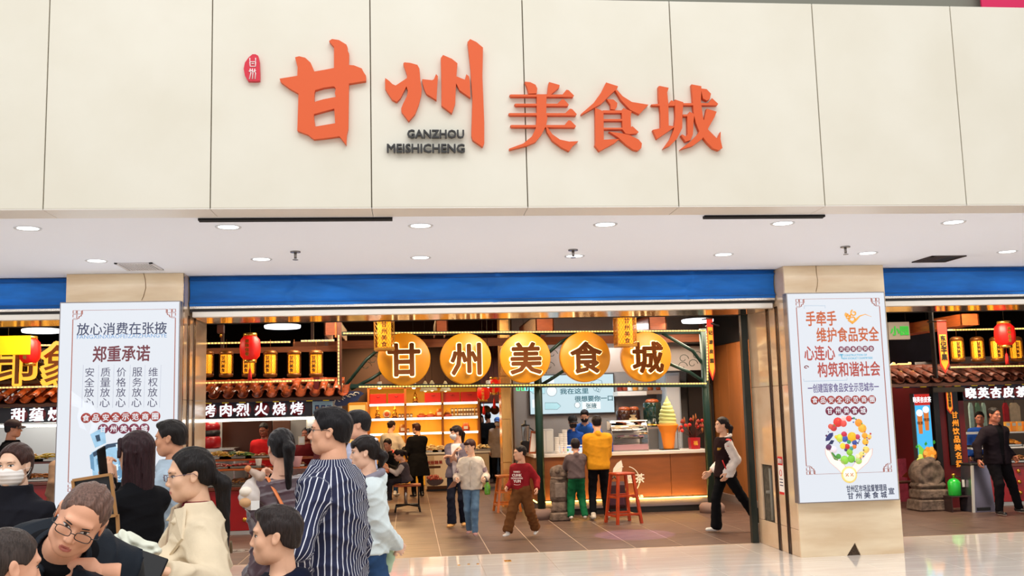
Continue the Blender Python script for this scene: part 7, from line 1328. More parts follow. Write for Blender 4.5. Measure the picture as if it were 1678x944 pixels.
# 1 man in the striped shirt
ri = P_('man in a navy pinstriped shirt with rolled sleeves, in profile facing left', 560, 667, 4.75, hp=(541, 706, 4.75), face=72, sex='m', near=2, skin='#e0a888', hair=('short', '#141013', {'front': .066}), glasses='dark', head=(14, -3, 0), mouth=.7, curl=(.35, .4),
   arms=(None, ('p', 490, 956, 4.5, -1, -.2, 0)), top=dict(kind='shirt', m=STR, e=.026, es=.016, hem=-.22, sleeve=.60, roll=1, collar=.026, fold=.009, stripes=1, neck=1.06), legsm=dict(m=nvy), shoes=(leather, sole), wscale=1.10)
# 2 woman in the trench coat
def trench(root, Pl, N, up, lat, fwd, L, ws, e, A):
    tm = MATS['cloth_trench']; V = lambda v: Vector([float(q) for q in v])
    def pt(u, v, t): return V(N+lat*u+fwd*v+up*t)
    for s in (-1, 1):      # lapel, collar leaf, shoulder strap
        mb = M(); vs = [pt(s*.035, .085, .035), pt(s*.085, .055, .045), pt(s*.155, .075, -.07), pt(s*.115, .112, -.13), pt(s*.035, .118, -.20), pt(s*.02, .10, -.05)]; vs2 = [v+Vector((0, 0, .004))+V(fwd)*.010 for v in vs]
        mb.add(vs+vs2, [(0, 1, 2, 3, 4, 5), (11, 10, 9, 8, 7, 6)]+[(i, (i+1) % 6+0, (i+1) % 6+6, i+6) for i in range(6)], tm); mb.obj('lapel', parent=root)
        sh = A[0 if s > 0 else 1][0]; a = V(sh+up*.062-lat*s*.075); b = V(sh+up*.052+lat*s*.02); M().tube([a, (a+b)/2+V(up)*.006, b], .022, tm, 6, flat=.35).obj('epaulette', parent=root)
    if 0: mb = M(); ring = [pt(.105*math.sin(t), -.015-.085*math.cos(t)+.01, .040-.02*math.cos(t)*-1) for t in [math.pi*(q/10-.5)*1.25 for q in range(11)]]; mb.tube(ring, .030, tm, 8, flat=.4); mb.obj('collar', parent=root)
    mb = M(); mb.tube([pt(-.12, -.115, -.10), pt(-.04, -.135, -.15), pt(.06, -.135, -.15), pt(.13, -.11, -.10)], .006, mat('trench_seam', '#6b5a44', .8), 5); mb.obj('storm_flap_edge', parent=root)
tr = cl('trench', '#d9c8ab', noise=.05)
ri = P_('woman in a beige trench coat with wire glasses and a low black ponytail', 322, 733, 4.07, hp=(311, 783, 4.07), face=112, sex='f', near=2, skin='#e6b797', hair=('pony', '#16100f', {'tie': (0, -.108, .0), 'len': .40, 'front': .088}), glasses='wire', head=(-2, 5, 0), curl=(.5, .55),
   arms=(('p', 205, 955, 3.7, .3, -.6, -1), ('p', 268, 938, 3.60, -.5, -.8, -1)), palm=((0, 0, 1), (0, 0, 1)), handdir=(None, (0, 1, .15)), top=dict(kind='coat', m=tr, e=.030, es=.026, hem=-.75, flare=.10, open=.05, odepth=.3, neck=1.05, collar=.034, fold=.008, inner=cl('wine_knit', '#6e1a26'), inner_neck=1.16, det=trench), legsm=dict(m=nvy), shoes=(leather, sole)); TR = ri
# 3 bending man
jk = cl('dark_jacket', '#141b24', rough=.6)
ri = P_('bending man in a dark navy jacket with dark glasses and a receding hairline', 140, 800, 3.1, hp=(133, 855, 3.1), h=1.86, face=188, sex='m', near=2, skin='#e2a888', hair=('thin', '#6a5046', {'front': .104}), glasses='dark', lean=56, side=-16, head=(-4, 22, -30), mouth=.6, curl=(.7, .5), look=-.3,
   arms=((.18, .34, .74), ('p', 162, 938, 3.15, .3, -.6, -1)), palm=(None, (0, -1, 0)), handdir=(None, (1, .1, .1)), top=dict(kind='jacket', m=jk, e=.04, es=.03, hem=-.2, fold=.010, collar=.03, open=.04, odepth=.5, inner=blk, neck=1.04), legsm=dict(m=blk), shoes=(leather, sole), wscale=1.0); BM = ri
# 4 masked woman
ri = P_('woman in a white face mask and black high neck top at the left edge', 30, 726, 4.9, hp=(24, 773, 4.9), face=156, sex='f', near=2, skin='#e8bda0', hair=('bun', '#3a211b', {'tie': (0.02, -.095, -.055), 'front': .080}), mask='#e9e2dc', head=(10, 0, 0), top=dict(kind='sweater', m=cl('charcoal', '#16161d'), e=.024, hem=-.2, collar=.05, cs=.12, neck=1.1), legsm=dict(m=blk), shoes=(leather, sole), wscale=1.12)
mb = M(); c = towld(ri[0], Vector(ri[1]['N'])+Vector(ri[1]['fwd'])*.155-Vector(ri[1]['up'])*.07); 
M().sph((0, 0, 0), .011, gold, 8).obj('brooch', parent=ri[0], loc=Vector([float(q) for q in (ri[1]['N']+ri[1]['fwd']*.135-ri[1]['up']*.10)]))
# 5 woman photographing, back to us
ri = P_('woman in a fitted black sweater with long dark hair holding up a phone', 225, 706, 5.1, hp=(222, 752, 5.1), face=52, sex='f', near=2, skin='#dba98b', hair=('long', '#2c171b', {'len': .26}), head=(14, 0, 0), curl=(.6, .5), arms=(('p', 186, 790, 5.25, 0, -.2, -1), ('p', 178, 786, 5.1, 0, -.2, -1)), palm=(None, (.9, .3, 0)), handdir=(None, (0, .35, 1)),
   top=dict(kind='sweater', m=blk, e=.012, hem=.02, neck=1.08, fold=.004, collar=.03, cs=.1), legsm=dict(m=cl('mid_denim', '#3f5f80', noise=.2)), wscale=.9, shoes=(swh, sole)); PH = ri
# 6 man in a pale blue shirt
ri = P_('man in a pale blue shirt in profile beside the left poster pillar', 283, 688, 6.3, hp=(279, 720, 6.3), face=88, sex='m', near=2, skin='#c98f6e', hair=('short', '#1a1412', {'front': .078}), head=(0, 4, 0), curl=(.5, .5), arms=(None, (-.12, .36, 1.12, -.6, -.6, -.5)), top=dict(kind='shirt', m=cl('pale_blue', '#a3b3c0'), e=.016, hem=-.2, collar=.022, sleeve=.62, neck=1.05), legsm=dict(m=nvy), shoes=(leather, sole))
# 7 woman with purple satin jacket
def strap(root, Pl, N, up, lat, fwd, L, ws, e, A):
    V = lambda v: Vector([float(q) for q in v]); pts = [N+lat*a+fwd*b+up*c for a, b, c in ((-.115, .10, -.10), (-.095, .03, .02), (-.085, -.05, .015), (-.04, -.155, -.10), (.03, -.172, -.24), (.10, -.16, -.40), (.16, -.09, -.52))]
    M().tube([V(p) for p in pts], .011, mat('strap_orange', '#e07a3c', .4), 6, flat=.35).obj('bag_strap', parent=root)
ri = P_('woman with a long black ponytail in a plum satin jacket with an orange strap', 463, 702, 5.6, hp=(460, 737, 5.6), face=18, sex='f', near=2, skin='#dcab90', hair=('pony', '#130e10', {'tie': (0, -.118, .055), 'len': .30}), head=(8, 2, 0), curl=(.6, .6), arms=((.20, .20, 1.05), ('p', 430, 790, 5.92, .1, -.3, -1)),
   top=dict(kind='jacket', m=mat('plum_satin', '#4a3239', .30, noise=.2, nscale=8, bump=.2, sheen=.3), sleeve_m=None, e=.032, es=.03, hem=-.55, flare=.06, fold=.012, neck=1.03, sleeve=.66, det=strap), legsm=dict(m=blk), shoes=(leather, sole)); PL = ri
i_ = PL[1]; el, w = i_['A'][1][1], i_['A'][1][2]; V3 = lambda v: Vector([float(q) for q in v])
M().tube([V3(el+(w-el)*.25), V3(el+(w-el)*.6), V3(el+(w-el)*.97)], [.052, .047, .036], cl('pink_knit', '#e6b8bd'), 12).obj('sleeve', parent=PL[0], label='pale pink inner sleeve')
# 8 boy in the dark hoodie
ri = P_('boy in a dark navy hoodie with cropped hair in the foreground', 455, 828, 3.58, hp=(452, 877, 3.58), face=92, sex='c', near=2, skin='#e3b090', hair=('short', '#2a211f', {'front': .072}), head=(0, 0, 0), top=dict(kind='hoodie', m=cl('hoodie_navy', '#0c1226'), e=.028, es=.024, hem=-.1, hood=1, neck=1.05, fold=.009), legsm=dict(m=blk), shoes=(swh, sole))
# 9 boy at the lower left corner
ri = P_('boy with very short hair at the lower left corner, hand on his cheek', 15, 864, 2.75, hp=(14, 915, 2.75), face=-50, sex='c', near=2, skin='#dfa789', hair=('crop', '#3a302c', {'front': .075}), head=(0, 8, 0), curl=(.8, .8), arms=((.07, .20, 1.10), (-.08, .155, 1.10, -.6, .2, -1)), handdir=(None, (0, -.1, 1)), top=dict(kind='sweater', m=cl('boy_grey', '#3b3f48'), e=.02, hem=-.1, neck=1.05), legsm=dict(m=nvy), shoes=(swh, sole))
# 10 woman in white sweater striding
ri = P_('woman in a pale blue sweater with a grey hood collar and jeans', 607, 713, 6.5, hp=(597, 742, 6.5), face=100, sex='f', near=2, skin='#e6b79b', hair=('pony', '#1b1210', {'tie': (0, -.10, .02), 'len': .12, 'fringe': 1}), head=(-6, 2, 0), curl=(.3, .35), arms=((.05, .30, .98), ('p', 652, 893, 6.5, -1, .6, 0)), legs=((.08, .24, .10), (-.09, -.36, .17, 38)),
   top=dict(kind='sweater', m=cl('ice_blue', '#d3dedf', noise=.04), e=.026, es=.026, hem=-.02, hood=None and 1, fold=.008, neck=1.04, yoke_m=None), legsm=dict(m=denim, flare=.01), shoes=(swh, sole))
del_ = 0; JW = ri
mb = M(); n_ = ri[1]; pts = [V3(n_['N']+n_['lat']*.085*math.sin(t)+n_['fwd']*(-.01+.085*math.cos(t))+n_['up']*(.012-.03*math.cos(t))) for t in [q*math.pi/9 for q in range(18)]]; mb.tube(pts, .024, cl('hood_grey', '#8b8590'), 8, closed=True); mb.obj('hood', parent=ri[0], label='grey hood collar')
M().tube([V3(ri[1]['HM'] @ Vector((-.04, -.085, .09))), V3(ri[1]['HM'] @ Vector((.01, -.095, .085))), V3(ri[1]['HM'] @ Vector((.05, -.085, .07)))], .012, mat('hair_clip', '#f0e8e8', .3), 6).obj('hair_clip', parent=ri[0])
# 11 man behind the striped shirt
ri = P_('dark haired man in a grey lilac shirt half hidden behind the striped shirt', 590, 672, 7.8, hp=(586, 698, 7.8), face=95, sex='m', near=1, skin='#d9a285', hair=('short', '#141012'), top=dict(kind='shirt', m=cl('lilac_grey', '#a9abc0'), e=.016, hem=-.2, collar=.022, neck=1.05), legsm=dict(m=blk), shoes=(leather, sole))
# 12 masked woman with arms crossed
ri = P_('young woman in a lilac cardigan and face mask with her arms folded', 750, 697, FP/107.3, hp=(747, 716, FP/107.3), face=160, sex='f', near=1, skin='#dca88c', hair=('pony', '#1b0f12', {'tie': (0, -.112, .03), 'len': .26, 'sx': .05, 'fringe': 1}), mask='#cfd0d6', head=(-52, 4, 0), curl=(.6, .6), arms=((-.06, .24, 1.15, .6, -.3, -1), (.03, .21, 1.06, -.6, -.3, -1)), handdir=((-.6, .5, .6), (.9, .2, .1)), legs=((.07, .10, .08), (-.08, -.06, .085)),
   top=dict(kind='cardigan', m=cl('lilac_cardigan', '#6d6470'), e=.03, es=.024, hem=-.14, flare=.03, open=.075, odepth=.9, inner=cl('white_tee', '#e8dede'), inner_neck=1.03, neck=1.04, fold=.007), legsm=dict(m=cl('ink_trousers', '#191c2b'), flare=.022), shoes=(tan, tan))
# 13 girl in the cream jacket
def girljk(root, Pl, N, up, lat, fwd, L, ws, e, A):
    V = lambda v: Vector([float(q) for q in v])
    for s in (-1, 1): M().tube([V(N+fwd*.085+lat*s*.02+up*-.02), V(N+fwd*.125+lat*s*.022-up*.08), V(N+fwd*.13+lat*s*.02-up*.16)], .004, mat('drawstring', '#d9d0c4', .7), 5).obj('drawstring', parent=root)
    M().tube([V(N+fwd*.125-up*.06), V(N+fwd*.142-up*.2), V(N+fwd*.138-up*.40)], .003, mat('zip', '#b8a898', .5), 4).obj('zip', parent=root)
ri = P_('girl in a cream hooded jacket with mauve sleeve panels and blue jeans', 777, 719, FP/117, hp=(770, 739, FP/117), face=172, sex='c', near=1, skin='#e9bb9d', hair=('pony', '#3c1e1c', {'tie': (0, -.112, .04), 'len': .10, 'sx': .06, 'fringe': 1, 'front': .06}), head=(-36, 6, 0), curl=(.7, .7), arms=((.19, .17, .79), (-.20, .17, .79)), legs=((.05, -.10, .085), (-.05, .13, .085)),
   top=dict(kind='jacket', m=cl('cream_fleece', '#ddd0c0'), e=.036, es=.030, hem=-.16, flare=.03, hood=1, fold=.008, neck=1.05, sleeve_m=cl('cream_fleece2', '#cdbdb0'), det=girljk), legsm=dict(m=jean_l, e=.010), shoes=(mat('shoe_pink', '#b98a86', .5), sole)); GJ = ri
for k_ in (0, 1):
    sh, el, w, sd = GJ[1]['A'][k_]; M().tube([V3(sh+(el-sh)*.45), V3(el), V3(el+(w-el)*.2)], [.066, .062, .056], cl('mauve_panel', '#75636b'), 12).obj('sleeve_panel', parent=GJ[0])
# 14 boy in the red sweatshirt
ri = P_('boy in a dark red sweatshirt with white lettering and brown cargo trousers', 850, 729, FP/119.4, hp=(852, 748, FP/119.4), face=150, sex='c', near=1, skin='#dda98a', hair=('crop', '#1c1414', {'front': .07}), head=(-50, 0, 0), curl=(.4, .4), arms=((.16, .12, .68), (-.24, .02, .66)), legs=((.13, .22, .085, 0), (-.12, -.20, .10, 15)),
   top=dict(kind='sweater', m=cl('crimson', '#8d1c24', noise=.06), e=.024, es=.022, hem=-.02, neck=1.04, fold=.006), legsm=dict(m=cl('cargo_brown', '#6d4424'), e=.030, flare=.012, fold=.010, ext=.0), shoes=(swh, sole)); RB = ri
mb = M(); n_ = RB[1]; 
for s_, dz, hh_ in (('HAVE I', .10, .022), ('CUHK', .145, .035), ('HONGHUNG', .185, .020), ('YUM', .225, .036)):
    c = n_['N']+n_['fwd']*.139-n_['up']*dz; put_text(mb, s_, c, h=hh_, m=mat('print_cream', '#efe2dc', .6), ax=-n_['lat'], ay=n_['up'], n=n_['fwd'], bold=.03, depth=.006)
mb.tube([V3(n_['N']+n_['fwd']*.142-n_['up']*(.262+.012*math.cos(t))-n_['lat']*.05*math.sin(t)) for t in [q*.3-1.2 for q in range(9)]], .003, MATS['print_cream'], 4); mb.obj('printed_lettering', parent=RB[0], kind='stuff')
# 15 child at the counter
ri = P_('child in a grey hooded jacket and green trousers at the drinks counter', 943, 718, FP/104.6, hp=(943, 738, FP/104.6), face=0, sex='c', near=1, skin='#d9a488', hair=('short', '#191216'), legs=((.11, .0, .085), (-.11, .0, .085)), arms=((.08, .22, .95), (-.10, .22, .95)), top=dict(kind='jacket', m=cl('mauve_grey', '#5c4f51'), e=.036, es=.03, hem=-.06, hood=1, neck=1.05, fold=.008), legsm=dict(m=cl('green', '#14603a'), e=.022), shoes=(swh, sole))
# 16 adult in mustard jacket
ri = P_('person in a mustard hooded jacket and black trousers at the drinks counter', 979, 680, FP/104, hp=(978, 702, FP/104), face=-3, sex='m', near=1, skin='#d9a488', hair=('short', '#191113'), legs=((.12, .04, .085), (-.11, .0, .085)), arms=((.13, .28, 1.12), (-.14, .26, 1.12)), top=dict(kind='jacket', m=cl('mustard', '#c98a1e'), e=.036, es=.032, hem=-.16, hood=1, neck=1.05, fold=.006), legsm=dict(m=blk), shoes=(mat('shoe_cream', '#cfc4b4', .6), sole), wscale=.97)
# 17, 18 staff
bl = cl('staff_blue', '#2450a8')
ri = P_('shop worker in a black cap, black mask and blue shirt behind the drinks counter', 937, 681, 17.3, hp=(939, 704, 17.3), face=184, sex='f', near=1, skin='#d9a488', hair=('cap', '#1b1418', {'col': '#15151a'}), mask='#1c1c22', head=(0, 12, 0), arms=((.10, .25, 1.02), (-.10, .25, 1.02)), top=dict(kind='shirt', m=bl, e=.02, hem=-.1, neck=1.04, collar=.02), legsm=dict(m=blk), shoes=(leather, sole))
ri = P_('second shop worker in a blue jacket bending behind the yellow jacket customer', 957, 664, 17.8, hp=(958, 686, 17.8), h=1.78, face=165, sex='m', near=1, skin='#d9a488', hair=('short', '#1b1418'), mask='#16161c', lean=24, head=(0, 22, 0), arms=((-.05, .42, 1.02), (-.30, .45, 1.05)), top=dict(kind='jacket', m=cl('staff_blue2', '#2f62b8'), e=.03, hem=-.1, neck=1.04, collar=.02), legsm=dict(m=blk), shoes=(leather, sole))
# 19 woman with vest
ri = P_('woman in a black work vest over a white hoodie, striding left', 1188, 683, FP/118.8, hp=(1183, 703, FP/118.8), face=92, sex='f', near=1, skin='#e0ad90', hair=('pony', '#1c1013', {'tie': (0, -.105, .02), 'len': .26}), head=(0, -2, 0), curl=(.3, .3), arms=((.18, .16, .80), (-.17, .02, .80)), legs=((.07, .14, .085), (-.07, -.44, .14, 34)),
   top=dict(kind='vest', m=cl('vest_black', '#221013'), e=.034, es=.016, hem=-.16, sleeve=.92, sleeve_m=cl('white_sleeve', '#e6dcd8'), neck=1.03, fold=.007, flare=.04), legsm=dict(m=blk, flare=.03, e=.014, ext=.05), shoes=(swh, swh)); VW = ri
n_ = VW[1]
mb = M(); mb.tube([V3(n_['N']+n_['lat']*.085*math.sin(t)+n_['fwd']*(-.02+.08*math.cos(t))+n_['up']*(.0-.035*math.cos(t))) for t in [q*math.pi/9 for q in range(18)]], .024, cl('white_hood', '#ece4e0'), 8, closed=True); mb.obj('hood', parent=VW[0], label='white hood around the neck')
sh = n_['A'][1][0]; M().tube([V3(sh+n_['up']*.055+n_['lat']*.05), V3(sh+n_['up']*.035-n_['lat']*.03-n_['fwd']*.01), V3(sh-n_['up']*.05-n_['lat']*.05)], [.03, .045, .03], mat('vest_red', '#d8262a', .6), 8, flat=.6).obj('shoulder_patch', parent=VW[0], label='red shoulder patch')
M().tube([V3(n_['Pl']+n_['lat']*-.165+n_['fwd']*.09+n_['up']*.16), V3(n_['Pl']+n_['lat']*-.178+n_['fwd']*.05+n_['up']*.04)], .009, MATS['vest_red'], 6).obj('pocket_edge', parent=VW[0]); 
mb = M(); put_text(mb, '服务', n_['N']+n_['fwd']*.10-n_['lat']*.12-n_['up']*.15, h=.035, m=gold, ax=n_['fwd']*-1+n_['lat']*-.6, ay=n_['up'], bold=.03, depth=.01); mb.obj('badge', parent=VW[0], kind='stuff')
# 20 man in the dark suit
ri = P_('smiling man in a dark suit leaning on the steel bin', 1626, 667, FP/109.3, hp=(1630, 688, FP/109.3), face=188, sex='m', near=1, skin='#b9745a', hair=('crop', '#1d1714', {'front': .078}), mouth=.5, head=(8, 2, 0), curl=(.5, .4), arms=((.40, .10, .82, 1, -.3, 0), (-.24, .06, .84)), legs=((.12, .10, .085), (-.30, .02, .085, 0, 25)),
   top=dict(kind='jacket', m=cl('suit', '#1a1219'), e=.034, es=.024, hem=-.20, flare=.03, open=.06, odepth=.8, inner=blk, inner_neck=1.07, neck=1.05, collar=.012, fold=.007), legsm=dict(m=cl('suit_trousers', '#0e0b10'), e=.02), shoes=(leather, sole), wscale=1.08)
# 21.. people further back
ri = P_('worker in blue seen behind the man in the dark suit', 1606, 674, 17.3, hp=(1606, 692, 17.3), face=150, sex='m', near=0, skin='#b9745a', hair=('short', '#17110f'), top=dict(kind='shirt', m=bl, e=.02, hem=-.1), legsm=dict(m=blk), shoes=(leather, sole))
ri = P_('woman in a white jumper with clipped up hair, back turned, at the pastry shelves', 640, 689, 21, hp=(642, 701, 21), face=-20, sex='f', near=1, skin='#e0ad90', hair=('bun', '#2a1a18', {'tie': (0, -.10, .03)}), head=(-30, 10, 0), arms=((.25, .30, 1.02), (-.22, .28, 1.0)), top=dict(kind='sweater', m=cl('off_white', '#d8cdbd'), e=.05, es=.04, hem=-.05, neck=1.04), legsm=dict(m=denim), shoes=(swh, sole))
ri = P_('man in a long black coat, back turned, in front of the pastry shelves', 683, 693, 20.6, hp=(682, 705, 20.6), face=22, sex='m', near=1, skin='#d9a488', hair=('short', '#3a201a'), head=(30, 8, 0), arms=((.05, .26, 1.0), (-.20, .22, 1.0)), top=dict(kind='coat', m=blk, e=.045, es=.035, hem=-.85, flare=.08, neck=1.05, collar=.02), legsm=dict(m=blk), shoes=(leather, sole))
ri = person('woman in black with a red collar sitting at the table', 0, 0, hp=(635, 728, 18.6), face=150, h=1.60, sex='f', near=1, skin='#cf977c', hair=('bun', '#1b1210', {'tie': (0, -.09, .0)}), pelvis=(0, 0, .52), legs=((.10, .42, .085), (-.10, .42, .085)), arms=((.12, .36, .76), (-.14, .36, .76)), head=(0, 14, 0), lean=8, top=dict(kind='jacket', m=blk, e=.035, es=.028, hem=-.05, neck=1.04, collar=.022), legsm=dict(m=blk), shoes=(leather, sole)); SW = ri
mb = M(); n_ = SW[1]; mb.tube([V3(n_['N']+n_['lat']*.085*math.sin(t)+n_['fwd']*(-.0+.075*math.cos(t))+n_['up']*(.005-.03*math.cos(t))) for t in [q*math.pi/9 for q in range(18)]], .022, mat('collar_red', '#d8281e', .6), 8, closed=True); mb.obj('collar', parent=SW[0], label='bright red collar')
bp_ = at(668, 838, z=0)
ri = person('little girl in a grey pinafore with white sleeves on the orange seat', 0, 0, face=96, h=1.18, sex='c', near=1, skin='#e3b092', hair=('pony', '#1d1213', {'tie': (0, -.11, .05), 'len': .2}), pelvis=(0, 0, .56), legs=((.08, .30, .25), (-.08, .30, .25)), arms=((.05, .32, .76), (-.06, .32, .76)), head=(0, 22, 0), lean=12, top=dict(kind='dress', m=cl('pinafore', '#4d464c'), e=.03, es=.02, hem=-.16, flare=.12, neck=1.0, sleeve_m=cl('white_sleeve2', '#ddd6d2'), sleeve=.95), legsm=dict(m=cl('tights', '#2b282e'), e=.006), shoes=(leather, sole)); ri[0].location = (bp_.x-.02, bp_.y+.02, 0)
ri = P_('man in a long black coat walking away at the end of the aisle', 800, 675, 25.5, hp=(799, 685, 25.5), face=30, sex='m', near=0, skin='#b98068', hair=('crop', '#1c1414'), top=dict(kind='coat', m=blk, e=.05, es=.04, hem=-.7, flare=.05, neck=1.05), legsm=dict(m=blk), shoes=(leather, sole))
ri = P_('person in black facing us at the end of the aisle, left of the walking man', 788, 680, 26.3, hp=(788, 690, 26.3), face=190, sex='f', near=0, skin='#c08a70', hair=('long', '#1c1414'), top=dict(kind='coat', m=blk, e=.03, hem=-.5, neck=1.05), legsm=dict(m=blk), shoes=(leather, sole))
ri = P_('person in a pale coat and blue cap beside the brass pier', 816, 684, 24.3, hp=(815, 692, 24.3), face=170, sex='f', near=0, skin='#c9967c', hair=('cap', '#2a4a8a', {'col': '#3a6fc0'}), mask='#e4e4ea', top=dict(kind='coat', m=cl('pale_coat', '#a99c98'), e=.04, hem=-.5, neck=1.05), legsm=dict(m=blk), shoes=(leather, sole))
ri = P_('grill cook in red bending over the grill behind the ponytail', 432, 692, 16.5, hp=(432, 703, 16.5), face=170, sex='m', near=0, skin='#8a4f3c', hair=('crop', '#1c1414'), head=(0, 20, 0), top=dict(kind='shirt', m=cl('cook_red', '#b01a1c'), e=.03, hem=-.1, neck=1.05), legsm=dict(m=blk), shoes=(leather, sole))
ri = P_('grill worker in dark red beside the payment cards', 502, 700, 16.5, hp=(502, 711, 16.5), face=160, sex='m', near=0, skin='#9a5a44', hair=('crop', '#1c1414'), top=dict(kind='shirt', m=cl('dark_red', '#5c1216'), e=.03, hem=-.1, neck=1.05), legsm=dict(m=blk), shoes=(leather, sole))
ri = P_('man in a black cap and glasses in front of the stir fry stall', 22, 688, 12.8, hp=(22, 703, 12.8), face=-78, sex='m', near=1, skin='#c98a6c', hair=('cap', '#1b1418', {'col': '#2b1418'}), glasses='dark', top=dict(kind='jacket', m=blk, e=.03, hem=-.2, neck=1.05, collar=.02), legsm=dict(m=blk), shoes=(leather, sole))
ri = P_('person in a beige coat at the stir fry stall, half hidden by the left poster', 103, 724, 14.3, hp=(104, 738, 14.3), face=40, sex='f', near=0, skin='#c98a6c', hair=('short', '#1b1418'), top=dict(kind='coat', m=cl('camel', '#a98a72'), e=.04, hem=-.5, neck=1.05), legsm=dict(m=blk), shoes=(leather, sole))
# ---------------------------------------------------------------- things held
def held(name, label, cat, mb, p, rot): o = T(name, label, cat, p); o.rotation_euler = rot; return o
phm = mat('phone_black', '#0c0c0e', .45, spec=.25)
# phone of the woman in black
w = towld(PH[0], PH[1]['A'][1][2]); o = T('smartphone', 'black smartphone held up in front of the left poster', 'phone', at(168, 757, D=4.95)); o.rotation_euler = (0, math.radians(-14), math.radians(78)); M().box((-.036, -.005, -.075), (.036, .004, .075), phm, .004).obj('body', parent=o); M().box((-.033, .0041, -.07), (.033, .006, .07), mat('phone_screen', '#0c0d10', .3, spec=.2)).obj('screen', parent=o)
# tablet phone of the trench woman
o = T('smartphone', 'black phone in an open case held by the woman in the trench coat', 'phone', at(236, 925, D=3.5)); o.scale = (.85, .85, .85); o.rotation_euler = (math.radians(58), math.radians(22), math.radians(8)); M().box((-.085, -.055, -.006), (.085, .055, .006), phm, .005).obj('body', parent=o); M().box((-.078, -.048, .0061), (.078, .048, .008), mat('phone_screen')).obj('screen', parent=o)
# pale jacket carried by the bending man
o = T('carried_jacket', 'bundled cream jacket with a black and white ribbed cuff under the bending man', 'jacket', at(204, 908, D=3.58)); o.scale = (.7, .7, .7); jm = mat('cream_shell', '#d6d8c6', .6, bump=.3, noise=.08)
V, Q = nets(lambda x, y, z: smin(smin(cone(x, y, z, (-.17, 0, -.05), (.0, 0, .05), .05, .06), cone(x, y, z, (0, 0, .05), (.13, .02, .0), .06, .05), .04), cone(x, y, z, (.0, .02, -.10), (.02, .02, -.3), .09, .12), .05)+.012*np.sin(40*x+25*z+9*np.sin(12*z))*np.sin(30*z+8*np.sin(15*x)), (-.3, -.15, -.45), (.3, .18, .2), .008)
link('shell', npmesh('shell', [(V, Q, 0)], [jm]), o); mb = M(); 
for k_ in range(5): M().lathe((-.13+.016*k_, -.045, -.10), [(.05, -.008), (.052, 0), (.05, .008)], mat('cuff%d' % (k_ % 2), ('#1c1c20', '#e8e6e0')[k_ % 2], .8), 14, 'x').obj('cuff_band', parent=o)
# carrier bag of food
o = T('food_bag', 'white carrier bag of buns held by the woman in the plum jacket', 'bag', at(409, 810, D=5.3)); o.scale = (.74, .74, .8); bg = mat('thin_plastic', '#e9ded6', .35, alpha=.75)
V, Q = nets(lambda x, y, z: smin(ell(x, y, z, (0, 0, -.02), (.075, .055, .085)), cone(x, y, z, (0, 0, .05), (.05, 0, .13), .04, .012), .04)+.006*np.sin(60*x+30*z)*np.sin(50*z+20*y), (-.12, -.1, -.15), (.12, .1, .18), .008); link('plastic', npmesh('plastic', [(V, Q, 0)], [bg]), o)
M().sph((-.02, -.03, .02), .05, mat('bun_white', '#f0e2d0', .7), 12, (1, .8, .7)).obj('bun', parent=o); M().sph((-.02, -.03, -.05), .05, mat('bun_brown', '#d0a070', .7), 12, (1, .8, .7)).obj('bun', parent=o); M().box((.02, -.065, -.10), (.08, -.06, -.04), whitep).obj('printed_card', parent=o)
o = T('snack_wrap', 'folded paper snack wrap in the hand of the woman in the plum jacket', 'snack', at(421, 779, D=5.3)); o.scale = (.62, .62, .62); V, Q = nets(lambda x, y, z: cone(x, y, z, (-.07, 0, .05), (.03, 0, -.01), .022, .045)+.004*np.sin(70*x)*np.sin(60*z), (-.13, -.08, -.08), (.1, .08, .12), .007); link('paper', npmesh('paper', [(V, Q, 0)], [mat('wrap_paper', '#b59a88', .6)]), o); M().sph((-.075, -.01, .06), .03, mat('snack_brown', '#c4763a', .5), 8).obj('filling', parent=o)
# green bag of the striding woman
o = T('carry_bag', 'pale green translucent bag hanging behind the woman in jeans', 'bag', at(634, 900, D=6.55)); V, Q = nets(lambda x, y, z: ell(x, y, z, (0, 0, 0), (.05, .05, .16))+.01*np.sin(40*z+20*x)*np.sin(30*x+10*z), (-.1, -.1, -.22), (.1, .1, .22), .009); link('bag_body', npmesh('bag_body', [(V, Q, 0)], [mat('pale_green', '#b4cfae', .5)]), o); M().tube([(0, 0, .14), (-.01, .0, .22)], .008, mat('pale_green'), 6).obj('handle', parent=o)
# drink with green label of the girl, snack stick
p = towld(GJ[0], GJ[1]['A'][1][2]); o = T('drink_bottle', 'small green and black drink bottle hanging from the girl in the cream jacket', 'bottle', (p.x+.03, p.y-.06, p.z-.20)); M().lathe((0, 0, 0), [(.035, 0), (.04, .02), (.04, .12), (.02, .15), (.02, .17)], mat('bottle_green', '#5f9a2a', .3, noise=.4, nscale=25), 12).obj('bottle_body', parent=o); M().cyl((0, 0, .17), .022, .02, blackp, 10).obj('cap', parent=o); M().tube([(0, 0, .19), (-.03, .05, .24)], .005, blackp, 5).obj('cord', parent=o)
p = towld(GJ[0], GJ[1]['A'][0][2]); o = T('snack_bag', 'small brown snack pouch in the right hand of the girl in the cream jacket', 'snack', (p.x-.05, p.y-.07, p.z-.06)); M().prism([(-.08, -.05), (.03, -.02), (.06, .04), (.0, .05)], mat('pouch_brown', '#7d4a2c', .6), (0, 0, 0), dz=(0, .03, 0)).obj('pouch', parent=o)
